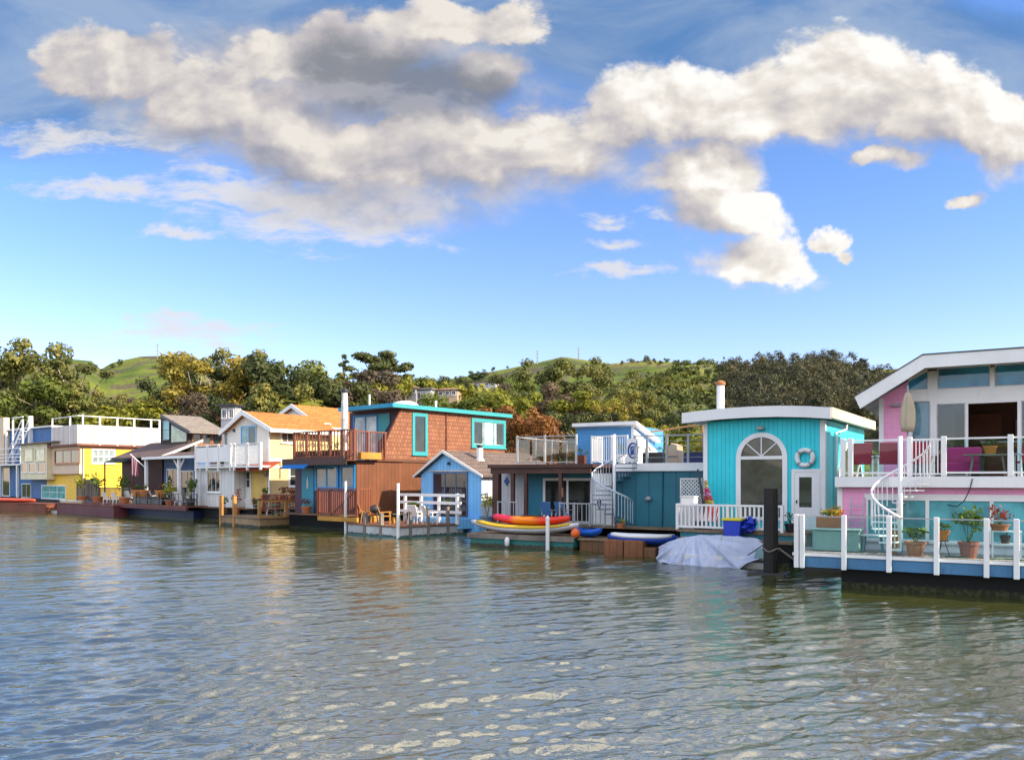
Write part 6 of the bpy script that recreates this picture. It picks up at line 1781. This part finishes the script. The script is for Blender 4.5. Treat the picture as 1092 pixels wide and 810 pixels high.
    P = [F.hs(x, -1.5) for x in (281, 295, 306, 318)]
    railing(r, F, [(P[0], -1.5), (P[-1], -1.5)], zd, .95, M_redwood, .15, .04, True, .12, .07, .1, plist=[(p, -1.5) for p in P], name='porch_railing')
    for k, (px, sd) in enumerate(((283, 81), (301, 82), (312, 83))):
        pot_plant(F, px, -1.25, zd + .5, .3, .4, M_terra, ['pot of white and green flowers at the left of the cream house porch railing', 'pot of red flowers at the middle of the cream house porch railing', 'pot of red flowers at the right end of the cream house porch railing'][k], L_red if k else L_pot, .4, .45, 80, 'potted plants on the decks', 'round', sd)
    # rear neighbour
    B = Fr(342, 63, -40)
    r2 = root_at('rear_cream_house', B, -2, 3, 0, 'second cream house with orange gable roof showing behind the first', 'house')
    pk = B.pt(311, 431, -.3); eL = B.pt(298, 441, -.3); eR = B.pt(343, 455, -.3)
    gable_house(B, r2, B.hs(300, 0), 0, pk, eL, eR, .8, 8, CR, ORG_, sidewall=YL)
    window(r2, B, 's', .04, *B.sd(346, 452, 352, 458, .04), W_trim, G_dark, 1, 1, fw=.06)
cream_house()

def cream_dock():
    F = Fr(276, 46.9, -46)
    zt = .62; s0 = F.hs(233, 0); t1 = F.ht(334, 0)
    r = dock('cream_house_float', F, s0, 0, 0, t1, zt, -.3, M_tanwood, paint("tan_float_wood", (.34, .22, .11), .65, var=.2, tide=.16), 'tan wooden float with ochre posts in front of the cream house')
    OW = M_orangewood
    for (a, b) in ((0, t1),):
        P = lin((-.08, .08), (-.08, t1 - .1), 2)
        railing(r, F, [P[0], P[-1]], zt, .98, OW, None, posts=True, pw=.17, top=.08, rails=[.06], plist=P, pm=OW)
    for s in (s0 + .2, s0 * .62, ):
        MB(F).box(s - .1, s + .1, .0, .2, -.2, zt + 1.25).build('post', OW, r)
    chair('white', F, 269, 2.4, zt, R(200), 'white slatted chair at the left of the cream house float', 'chairs on the cream house float')
    chair('green', F, 276, 3.0, zt, R(215), 'white chair with green seat beside the round garden table', 'chairs on the cream house float')
    chair('white', F, 290, 2.6, zt, R(150), 'white chair turned to the round garden table from the left', 'chairs on the cream house float')
    chair('white', F, 312, 3.6, zt, R(140), 'white chair leaning back at the right of the cream house float', 'chairs on the cream house float')
    table(F, 300, 2.6, zt, .6, .72, paint("green_table", (.04, .3, .16), .5), 'round green garden table on the cream house float')
    pot_plant(F, 321, 3.6, zt, .25, .3, W_white, 'white pot at the right corner of the cream house float', L_pot, .25, .3, 40, seed=91)
    pot_plant(F, 252, 1.6, zt, .3, .45, M_terra, 'terracotta pot with tall red plant by the steps of the cream house', L_red, .4, 1.2, 120, seed=92)
    pot_plant(F, 240, 1.2, zt, .3, .4, M_wood, 'wooden tub with leafy plant at the left end of the cream house float', L_pot, .4, .8, 90, seed=93)
    g = root_at('porch_fence', F, s0 + 1, 1.9, zt, 'dark wooden fence with square bays behind the left part of the cream house float', 'fence')
    m = MB(F)
    for z in (.25, .95): m.beam((s0 - .4, 2.6, zt + z), (-1.6, 2.6, zt + z), .05, .08)
    m.build('rails', M_redwood, g)
    for k in range(6):
        s = s0 - .4 + (-1.6 - s0 + .4) * k / 5; MB(F).box(s - .06, s + .06, 2.54, 2.66, zt, zt + 1.05).build('post', M_redwood, g)
cream_dock()

# ------------------------------------------------------------------ dark timber houseboat with shed roof and porch
F3 = Fr(200, 63.5, -41)
def dark_house():
    F = F3
    DK = paint("dark_timber_siding", (.028, .014, .011), .65, 'groove', .25, F.deg)
    RF = paint("grey_brown_roofing", (.26, .22, .19), .85, 'shingle', .25, F.deg, col2=(.2, .17, .15))
    BR = paint("brown_porch_roofing", (.13, .085, .075), .8, var=.15)
    BLU = paint("slate_blue_wall", (.06, .14, .34), .6)
    zd = 1.05
    r = root_at('dark_timber_houseboat', F, -1, 3, 0, 'dark timber houseboat with grey shed roof, big gable glazing and white-posted porch', 'houseboat')
    T = min(F.ht(236, 0), 8)
    sH = F.hs(172, 0)
    hi = F.pt(171, 441.5, -.3); lo = F.pt(201.5, 459.5, -.3)
    k = (lo[1] - hi[1]) / (lo[0] - hi[0])
    zz = lambda s: hi[1] + (s - hi[0]) * k - .18
    z0 = zd + 1.9
    MB(F).prism([(sH, zd), (0, zd), (0, zz(0)), (sH, zz(sH))], 0, T).build('upper_wall', DK, r)
    rf = MB(F).prism([hi, lo, (lo[0], lo[1] - .14), (hi[0], hi[1] - .14)], -.25, T + .3).build('shed_roof', RF, r)
    MB(F).prism([(hi[0] - .04, hi[1] + .03), (lo[0] + .05, lo[1] + .03), (lo[0] + .05, lo[1] - .2), (hi[0] - .04, hi[1] - .2)], -.3, -.252).build('fascia_board', M_dark, rf)
    # gable glazing
    a0, a1, zb, zt = F.fr(*qr(2, 255, 165, 295, 280), 0); window(r, F, 't', 0, a0, a1, zb, zt, M_dark, G_teal, 1, 2, fw=.06)
    b0, b1 = F.hs(183, 0), F.hs(199, 0); zb = F.z(471.5, b0, 0)
    MB(F).prism([(b0, zb), (b1, zb), (b1, zz(b1) - .25), (b0, zz(b0) - .3)], -.03, -.006).build('window', glass_dark("pale_green_pane", (.33, .4, .27), .05), r)  # pale green reflection put into the pane colour
    WF = paint("orange_window_frame", (.3, .13, .06), .6)
    for x0, x1 in ((206, 213.5), (216, 224), (227, 235)):
        t0, t1, q0, q1 = F.sd(x0, 463, x1, 473, 0); window(r, F, 's', 0, t0, min(t1, T - .05), q0, q1, WF, G_dark, 1, 1, fw=.1)
    # two porch roofs
    e0 = F.pt(147, 486.5, -2.6); 
    zH = F.z(473, -.2, -.05)
    s0, s1 = F.hs(120, -2.6), F.hs(170, -2.6)
    MB(F).prism([(-2.7, e0[1] - .05), (.6, zH + .3), (.6, zH + .2), (-2.7, e0[1] - .15)], F.hs(128, -2), F.hs(182, -2), 's').build('porch_roof', BR, r)
    MB(F).prism([(-2.75, e0[1] - .02), (.6, zH + .35), (.6, zH + .15), (-2.75, e0[1] - .22)], F.hs(182, -2) + .003, F.hs(182, -2) + .07, 's').build('bargeboard', W_weather, r)
    g0, g1 = F.hs(152, -3.2), F.hs(207, -3.2); zg = F.z(488, g0, -3.2)
    MB(F).prism([(-3.2, zg + .02), (-1.5, zg + .42), (-1.5, zg + .32), (-3.2, zg - .08)], g0, g1, 's').build('porch_roof', BR, r)
    MB(F).box(g0 - .03, g1 + .03, -3.27, -3.203, zg - .14, zg + .05).build('fascia_board', W_trim, r)
    MB(F).prism([(-3.2, zg + .05), (-1.5, zg + .46), (-1.5, zg + .27), (-3.2, zg - .14)], g1 + .003, g1 + .06, 's').build('bargeboard', W_trim, r)
    # porch walls and posts
    MB(F).box(F.hs(130, -1), F.hs(173, -1), -1.0, .0, zd, zg + .2).build('porch_wall', paint("brown_plank_wall", (.06, .024, .016), .7, 'groove', .22, F.deg), r)
    MB(F).box(F.hs(173.5, -1), F.hs(211, -1), -.9, -.003, zd, zg + .3).build('porch_wall', BLU, r)
    for rect in ((179, 501, 190, 530), (194, 503, 206, 530)):
        a0, a1, q0, q1 = F.fr(*rect, -.9); window(r, F, 't', -.9, a0, a1, zd + .2, q1, W_trim, G_dark, 2, 1, fw=.12, name='glazed_door', sill=False)
    for px in (156, 191, 210):
        s = F.hs(px, -3.0); MB(F).box(s - .1, s + .1, -3.1, -2.9, zd, zg - .1).build('porch_post', W_trim, r)
        if px == 191:
            for sg in (-1, 1): MB(F).beam((s, -3.0, zg - 1.0), (s + sg * .8, -3.0, zg - .18), .08).build('brace', W_trim, r)
    MB(F).box(F.hs(108, -3.4), F.hs(211, -3.4), -4.3, 1.5, zd - .1, zd - .003).build('porch_deck', M_redwood, r)
    MB(F).box(F.hs(108, -3.4), F.hs(211, -3.4), -4.28, -4.1, zd - .32, zd - .103).build('edge_beam', paint('dark_red_float', (.11, .025, .03), .6), r)
    MB(F).box(F.hs(110, -3.4), F.hs(209, -3.4), -3.6, 1.4, -.5, zd - .33).build('hull', paint("navy_hull", (.010, .018, .06), .5, dirt=.05, spec=.2, tide=.15), r)
    # deck railing, planters, chairs
    a, b = F.hs(145, -4.2), F.hs(210, -4.2)
    railing(r, F, [(a, -4.2), (b, -4.2)], zd, .85, M_dark, .5, .03, True, .07, .04, .35, plist=lin((a, -4.2), (b, -4.2), 5), name='deck_railing')
    for k, (px, t, lab, lf) in enumerate(((147, -3.9, 'wide orange pot at the left end of the dark houseboat deck', L_pot), (154, -3.6, 'orange pot behind the wide orange pot on the dark houseboat deck', L_pot), (172, -3.9, 'orange pot left of the yellow shrub on the dark houseboat deck', L_red))):
        pot_plant(F, px, t, zd + .55, .45, .5, M_orange, lab, lf, .35, .35, 60, 'orange pots on the dark houseboat deck', 'round', 100 + k)
    bx = root_at('planter_box', F, F.hs(156, -3.8), -3.8, zd, 'long black planter box under the orange pots', 'planter box')
    MB(F).box(F.hs(145, -3.8), F.hs(176, -3.8), -4.05, -3.4, zd, zd + .5).build('box', M_dark, bx, bevel=.02); MB(F).box(F.hs(145, -3.8) - .04, F.hs(176, -3.8) + .04, -4.09, -3.36, zd + .502, zd + .545).build('rim', M_dark, bx)
    pot_plant(F, 181, -3.7, zd, .35, .4, M_terra, 'golden leafy shrub in a tub on the dark houseboat deck', L_potlime, .6, 1.0, 140, 'potted plants on the decks', 'round', 105)
    pot_plant(F, 203, -3.6, zd, .35, .5, M_dark, 'tall dark green plant at the right end of the dark houseboat deck', L_pot, .6, 1.8, 160, 'potted plants on the decks', 'round', 106)
    for px, lab, rz in ((139, 'white chair at the far left of the dark houseboat deck', 200), (165, 'white chair in front of the black planter box', 170), (193, 'white chair right of the golden shrub', 190), (197, 'white chair beside the tall dark green plant', 160)):
        chair('white', F, px, -3.3 if px != 165 else -3.0, zd, R(rz), lab, 'white chairs on the dark houseboat deck')
    # flag on a slanted pole
    a, za = F.pt(154, 497.5, -3.0); b, zb2 = F.pt(139, 484, -3.4)
    fl = root_at('flag', F, a, -3.0, za, 'red and white striped flag drooping from a slanted pole at the porch', 'flag')
    MB(F).tube([(a, -3.0, za), (b, -3.4, zb2)], .035, 6).build('pole', W_white, fl)
    u = Vector((b - a, -.4, zb2 - za)).normalized()
    for k in range(7):
        p0 = Vector((b, -3.4, zb2)) - u * (.1 + k * .13); p1 = p0 - u * .13
        dn = lambda p, l: p + Vector((.08 * math.sin(k), .05 * math.cos(k * 2), -l))
        l = 1.5 - .05 * k
        m = MB(F); m.add([p0, p1, dn(p1, l), dn(p0, l + .05)] + [Vector(v) + Vector((0, .02, 0)) for v in (p0, p1, dn(p1, l), dn(p0, l + .05))], [(0, 1, 2, 3), (7, 6, 5, 4), (0, 4, 5, 1), (2, 6, 7, 3), (1, 5, 6, 2), (0, 3, 7, 4)])
        m.build('stripe', paint("flag_red", (.6, .05, .08), .8) if k % 2 == 0 else W_white, fl)
dark_house()

# ------------------------------------------------------------------ yellow houseboat
F2 = Fr(89.5, 76, -41)
def yellow_house():
    F = F2
    YW = paint("bright_yellow_siding", (.80, .50, .03), .55, 'lap', .25, F.deg, var=.04)
    CRM = paint("cream_cladding", (.68, .52, .38), .6, var=.05)
    PAR = paint("parapet_paint", (.60, .53, .50), .55, 'groove', 1.2, F.deg, var=.05)
    zd = .9; z3 = F.z(473, 0, 0); zp = F.z(453.5, 0, 0); zm = F.z(505, 0, 0)
    T = F.ht(150, 0); T = min(T, 9)
    sL = F.hs(50, 0)
    r = root_at('yellow_houseboat', F, -2, 3, 0, 'bright yellow houseboat with white-railed roof terrace and cream window bay', 'houseboat')
    MB(F).box(F.hs(22, -.4), .1, -.3, T, -.5, zd).build('hull', M_hull, r)
    MB(F).box(sL, 0, 0, T, zd, z3 - .2).build('wall', YW, r)
    MB(F).box(sL, .002 - .15, -.35, -.003, zm, z3 - .22).build('cream_front', CRM, r)
    MB(F).box(.003, .05, -.02, T, z3 - .45, z3 - .203).build('eave_band', paint("brown_eave", (.2, .08, .04), .6), r)
    MB(F).box(-.12, .03, -.05, -.004, zd + 1.8, z3 - .46).build('corner_board', W_trim, r)
    MB(F).box(sL - .3, .3, -.7, T + .5, z3 - .2, z3).build('terrace_floor', M_redwood, r)
    wd = F.fr(59, 480.5, 85, 493, -.35); window(r, F, 't', -.35, *wd, paint("orange_shutter_trim", (.5, .25, .12), .6), G_dark, 3, 1, fw=.15, mw=.06)
    window(r, F, 't', 0, *F.fr(45, 518, 70, 531, 0), W_trim, G_teal, 3, 2, fw=.1)
    t0, t1, z0, z1 = F.sd(99, 480, 121.5, 493, 0); window(r, F, 's', 0, t0, min(t1, T - .1), z0, z1, W_trim, glass_dark("pale_grey_pane", (.3, .36, .36)), 4, 2, fw=.12, mw=.1)
    # terrace parapet and rails
    t2 = F.ht(170, .25); t2 = min(t2, 13)
    MB(F).box(F.hs(55.5, -.65), .25, -.68, -.6, z3 + .003, zp).build('parapet', PAR, r)
    MB(F).box(.2, .28, -.595, t2, z3 + .003, zp).build('parapet', PAR, r)
    MB(F).box(.0, .2, T + .5, t2, z3 - .2, z3).build('terrace_floor', M_redwood, r)
    m = MB(F); zr = F.z(443.5, 0, 0)
    m.beam((F.hs(55.5, -.65), -.64, zr), (.24, -.64, zr), .08).beam((.24, -.64, zr), (.24, t2, zr), .08)
    m.beam((.24, -.64, zp + .03), (.24, t2, zp + .03), .12, .05).beam((F.hs(55.5, -.65), -.64, zp + .03), (.24, -.64, zp + .03), .12, .05)
    rl = m.build('terrace_railing', W_trim, r)
    for px in (56, 75, 88.5):
        s = F.hs(px, -.64); MB(F).box(s - .06, s + .06, -.72, -.6, z3 - .05, zr + .05).build('post', W_trim, rl)
    for px in (106.5, 125, 143, 161, 170):
        t = min(F.ht(px, .24), t2); MB(F).box(.18, .32, t - .07, t + .07, z3 - .1, zr + .05).build('post', W_trim, rl)
    pot_plant(F, 92, .8, z3, .35, .6, M_terra, 'pot with golden shrub on the white roof terrace', L_potlime, .5, .8, 90, 'potted plants on the decks', 'round', 121)
    # left bay with flat eave
    b0, b1 = F.hs(22, -.8), F.hs(50, -.8); ze = F.z(474.5, b0, -.8); zq = F.z(493, b0, -.8); zl = F.z(511, b0, -.8)
    MB(F).box(b0, b1, -.8, 2, zl, ze).build('window_bay', paint("ivory_bay", (.76, .68, .46), .55), r)
    MB(F).box(b0 - .3, b1 + 3.2, -1.2, 2, ze + .003, ze + .12).build('bay_roof', M_greywood, r)
    for x0, x1 in ((26, 35), (38.5, 47.5)): window(r, F, 't', -.8, *F.fr(x0, 479, x1, 491, -.8), paint("ivory_bay", (.6, .55, .36)), glass_dark("pale_green_pane"), 1, 1, fw=.1)
    for x0, x1 in ((23.5, 29), (31.5, 38.5), (41, 48)): window(r, F, 't', -.8, *F.fr(x0, 494, x1, 503, -.8), W_trim, glass_dark("brown_pane", (.12, .05, .03)), 1, 1, fw=.08)
    MB(F).box(b0 + .1, b1, .2, 2, zd, zl - .003).build('lower_wall', paint("slate_blue_wall", (.06, .14, .34), .6), r)
    window(r, F, 't', .2, *F.fr(24, 516, 33, 530, .2), W_trim, G_dark, 2, 1, fw=.08)
    # dark canopy, fence and deck on the sunny side
    c0 = F.hs(110, -1.5)
    G = Fr(110, 70, -41)
    r3 = root_at('deck_canopy', G, 1, 1, zd, 'dark green hipped canopy on posts between the yellow and dark houseboats', 'canopy')
    s1 = G.hs(141, 0); zc = G.z(493, 0, 0); zt = G.z(481, 1, 1)
    mid = s1 * .6
    m = MB(G); m.add([(0, 0, zc), (s1, 0, zc), (s1, 3, zc), (0, 3, zc), (mid, 1.2, zt), (mid + .3, 1.2, zt), (mid + .3, 1.8, zt), (mid, 1.8, zt)], [(0, 1, 5, 4), (1, 2, 6, 5), (2, 3, 7, 6), (3, 0, 4, 7), (4, 5, 6, 7), (3, 2, 1, 0)])
    m.build('canopy_roof', paint("dark_green_canvas", (.02, .035, .03), .8), r3)
    for a in (.1, s1 - .1):
        for b in (.1, 2.9): MB(G).beam((a, b, zd), (a, b, zc), .1).build('post', M_redwood, r3)
    H = Fr(83, 70, -41)
    f0, f1 = 0, H.hs(140, 0)
    fc = root_at('board_fence', H, f1 / 2, 0, zd, 'grey-brown upright board fence beside the yellow houseboat', 'fence')
    MB(H).box(f0, f1 * .42, -.03, .03, zd, H.z(511, 1, 0)).build('boards', paint("grey_brown_boards", (.2, .15, .12), .8, 'groove', .2, H.deg, var=.2), fc)
    for k in range(4):
        s = f1 * .42 * k / 3; MB(H).box(s - .06, s + .06, -.1, -.033, zd, H.z(510, s, 0)).build('post', M_greywood, fc)
    railing(fc, H, [(f1 * .43, 0), (f1, 0)], zd, 1.3, M_greywood, .22, .05, True, .1, .07, .1)
    dk = dock('red_deck_float', H, -.5, f1 + .5, -1.6, 1.5, zd, -.4, M_redwood, paint("dark_red_float", (.11, .025, .03), .6), 'long dark red float between the yellow and dark houseboats')
    for px, lab in ((116, 'white chair under the dark green canopy, left one'), (126, 'white chair under the dark green canopy, right one')):
        chair('white', H, px, -.8, zd, R(185), lab, 'white chairs under the canopy')
    for px, sd, lab in ((88, 131, 'terracotta pot with yellow-green grass beside the yellow wall'), (104, 132, 'bushy plant at the left post of the dark canopy'), (133, 133, 'bushy plant beneath the dark green canopy')):
        pot_plant(H, px, -.6, zd, .4, .6, M_terra, lab, L_potlime if sd == 131 else L_pot, .7, 1.6, 120, 'potted plants on the decks', 'round', sd)
    # small white punt in front
    K = Fr(52, 70, -35)
    b1 = K.hs(107, 0)
    pn = dock('pale_float', K, 0, b1, 0, 1.6, .25, -.3, M_tanwood, W_weather, 'thin pale float in front of the yellow houseboat')
    bb = root_at('deck_locker', K, K.hs(75, .4), .5, .25, 'cream deck locker on the thin pale float', 'locker')
    x0, x1 = K.hs(64, .3), K.hs(87, .3); zz = K.z(533, x0, .3)
    MB(K).box(x0, x1, .3, 1.2, .252, zz - .06).build('body', paint("cream_locker", (.62, .5, .28), .5), bb, bevel=.02); MB(K).box(x0 - .04, x1 + .04, .26, 1.24, zz - .058, zz).build('lid', W_white, bb)
    solo('black_locker', MB(K).box(x1 + .2, x1 + 1.9, .3, 1.2, .252, zz), M_dark, 'black deck locker right of the cream one', 'locker', bevel=.03)
yellow_house()

# ------------------------------------------------------------------ blue houseboat and red canoe (far left)
F1 = Fr(20, 92, -38)
def blue_house():
    F = F1
    BL = paint("deep_blue_siding", (.03, .13, .36), .55, 'lap', .25, F.deg)
    zd = .9; zt = F.z(457, 0, 0); zm = F.z(495, 0, 0)
    r = root_at('blue_houseboat', F, 0, 3, 0, 'deep blue houseboat with white outside stair at the left edge', 'houseboat')
    s0, s1 = F.hs(-40, 0), F.hs(57, 0)
    MB(F).box(s0, s1, -1.6, 7, -.5, zd).build('hull', M_hull, r)
    MB(F).box(s0, s1, 0, 7, zd + .002, zt - .15).build('wall', BL, r)
    MB(F).box(s0 - .2, s1 + .2, -.3, 7.2, zt - .148, zt).build('roof', W_trim, r)
    MB(F).box(F.hs(-30, -.6), F.hs(4, -.6), -.6, -.003, zm, F.z(444, -1, -.6)).build('cream_side', paint("cream_cladding", (.68, .52, .38)), r)
    # landing, rails, stair
    l0, l1 = F.hs(-20, -1.4), F.hs(22.5, -1.4)
    MB(F).box(l0, l1, -1.5, -.003, zm - .15, zm).build('landing', W_trim, r)
    railing(r, F, [(l0, -1.45), (l1, -1.45)], zm, F.z(478.5, 0, -1.4) - zm, W_trim, None, rails=[.35, .75, 1.1], pw=.12, top=.08, plist=lin((l0, -1.45), (l1, -1.45), 3), name='landing_railing')
    st = root_at('outside_stair', F, F.hs(17, -.9), -.9, zm, 'white wooden stair climbing the front of the deep blue houseboat', 'staircase')
    a, za = F.pt(9, 478, -1.0); b, zb = F.pt(25, 457.5, -1.0)
    for t in (-1.2, -.5):
        MB(F).beam((a, t, zm), (b, t, zb), .08, .22).build('stringer', W_trim, st); MB(F).beam((a, t, zm + 1.0), (b, t, zb + 1.0), .06, .08).build('handrail', W_trim, st)
    for k in range(9):
        u = (k + .5) / 9; MB(F).box(a + (b - a) * u - .14, a + (b - a) * u + .14, -1.15, -.55, zm + (zb - zm) * u, zm + (zb - zm) * u + .05).build('tread', W_trim, st)
    for px, top in ((14, 447), (24.5, 447), (7, 460)):
        s = F.hs(px, -1.3); MB(F).box(s - .09, s + .09, -1.4, -1.25, zm, F.z(top, s, -1.3)).build('post', W_trim, st)
    s0_, s1_ = F.hs(14, -1.3), F.hs(24.5, -1.3); z = F.z(447, 0, -1.3)
    MB(F).box(s0_ - .1, s1_ + .1, -1.4, -1.25, z + .002, z + .12).build('top_rail', W_trim, st)
    s = F.hs(32.5, -.2); MB(F).box(s - .2, s + .2, -.4, -.005, zm - .4, F.z(443.5, s, -.2)).build('chimney', W_trim, r)
    for rect in ((3.5, 499, 10.5, 528),): window(r, F, 't', 0, *F.fr(*rect, 0), W_trim, G_green, 1, 1, fw=.15, name='glazed_door', sill=False)
    for px in (0, 18.5):
        s = F.hs(px, -1.4); MB(F).box(s - .12, s + .12, -1.5, -1.3, zd, zm - .153).build('post', W_trim, r)
    # red canoe and its float
    K = Fr(0, 73, -30)
    b1 = K.hs(48, 0)
    d = dock('rusty_float', K, -3, b1, 0, 1.8, .8, -.3, M_redwood, paint("rust_float_wood", (.2, .06, .03), .7, var=.2), 'rust brown float at the left edge carrying the red canoe')
    kayak('canoe', K, (-3, .6, .8), (K.hs(37, .6), .6, .8), .95, .5, paint("red_orange_canoe", (.75, .10, .03), .45), 'long red-orange upturned canoe on the rust brown float at the left edge', None, 'canoe', None, .15, cock=False)
blue_house()

# ------------------------------------------------------------------ houses on the hillside
def hill_house(px, Y, top, wpx_, wall, roof, label, kind='flat', nwin=3, bottom=None, deg=-15):
    F = Fr(px, Y, deg)
    zb = float(terr(F.ox, F.oy)) - 1; zt = F.z(top, 0, 0)
    w = wpx_ * Y / FPX / 2; h = max(3.0, zt - zb) if bottom is None else zt - F.z(bottom, 0, 0)
    zb = zt - h
    r = root_at('hillside_house', F, 0, 2, zb, label, 'house', 'houses on the hillside')
    hw = h * (.78 if kind == 'hip' else .9)
    MB(F).box(-w, w, 0, w * 1.4, zb - 3, zb + hw).build('wall', wall, r)
    if kind == 'hip':
        o = .5; m = MB(F); z0 = zb + hw + .01
        m.add([(-w - o, -o, z0), (w + o, -o, z0), (w + o, w * 1.4 + o, z0), (-w - o, w * 1.4 + o, z0), (-w * .5, w * .7, zt), (w * .5, w * .7, zt)], [(0, 1, 5, 4), (1, 2, 5), (2, 3, 4, 5), (3, 0, 4), (3, 2, 1, 0)])
        m.build('roof', roof, r)
    else:
        MB(F).box(-w - .3, w + .3, -.4, w * 1.4 + .3, zb + hw + .003, zt).build('roof', roof, r)
    for i in range(nwin):
        s = -w + 2 * w * (i + .5) / nwin; window(r, F, 't', 0, s - w / nwin * .5, s + w / nwin * .5, zb + hw * .35, zb + hw * .8, W_trim, G_dark, 2, 1, fw=.12, sill=False)
    return r
WH = paint("hill_white_wall", (.62, .6, .58), .6); TANW = paint("hill_tan_wall", (.5, .36, .25), .6); GRW = paint("hill_grey_wall", (.36, .36, .4), .6)
TANR = paint("hill_tan_roof", (.42, .24, .16), .8); GRR = paint("hill_grey_roof", (.2, .19, .19), .8)
hill_house(350, 140, 412, 19, WH, GRR, 'white hillside house left of the brown house chimney', 'flat', 4, 424)
hill_house(452, 150, 413.5, 16, GRW, GRR, 'tall grey hillside house with white balconies, left of the tan one', 'flat', 3, 431)
hill_house(439, 165, 411, 10, GRW, TANR, 'small grey hillside house left of the tall grey one', 'hip', 2, 422)
hill_house(477, 132, 413, 22, TANW, TANR, 'tan hillside house right of the tall grey one', 'hip', 3, 424)
hill_house(516, 180, 405.5, 26, WH, TANR, 'white hillside house with wide tan hip roof below the flat-topped cypress', 'hip', 4, 413)
hill_house(564, 170, 425, 18, GRW, GRR, 'grey hillside house half hidden by the tall eucalyptus', 'hip', 3, 432)
hill_house(597, 165, 424, 22, TANW, TANR, 'tan low hillside house between the eucalyptus trees', 'hip', 3, 431)
hill_house(243, 92, 431, 17, GRW, M_dark, 'grey tower house with dark flat roof behind the cream gable', 'flat', 2, 452)
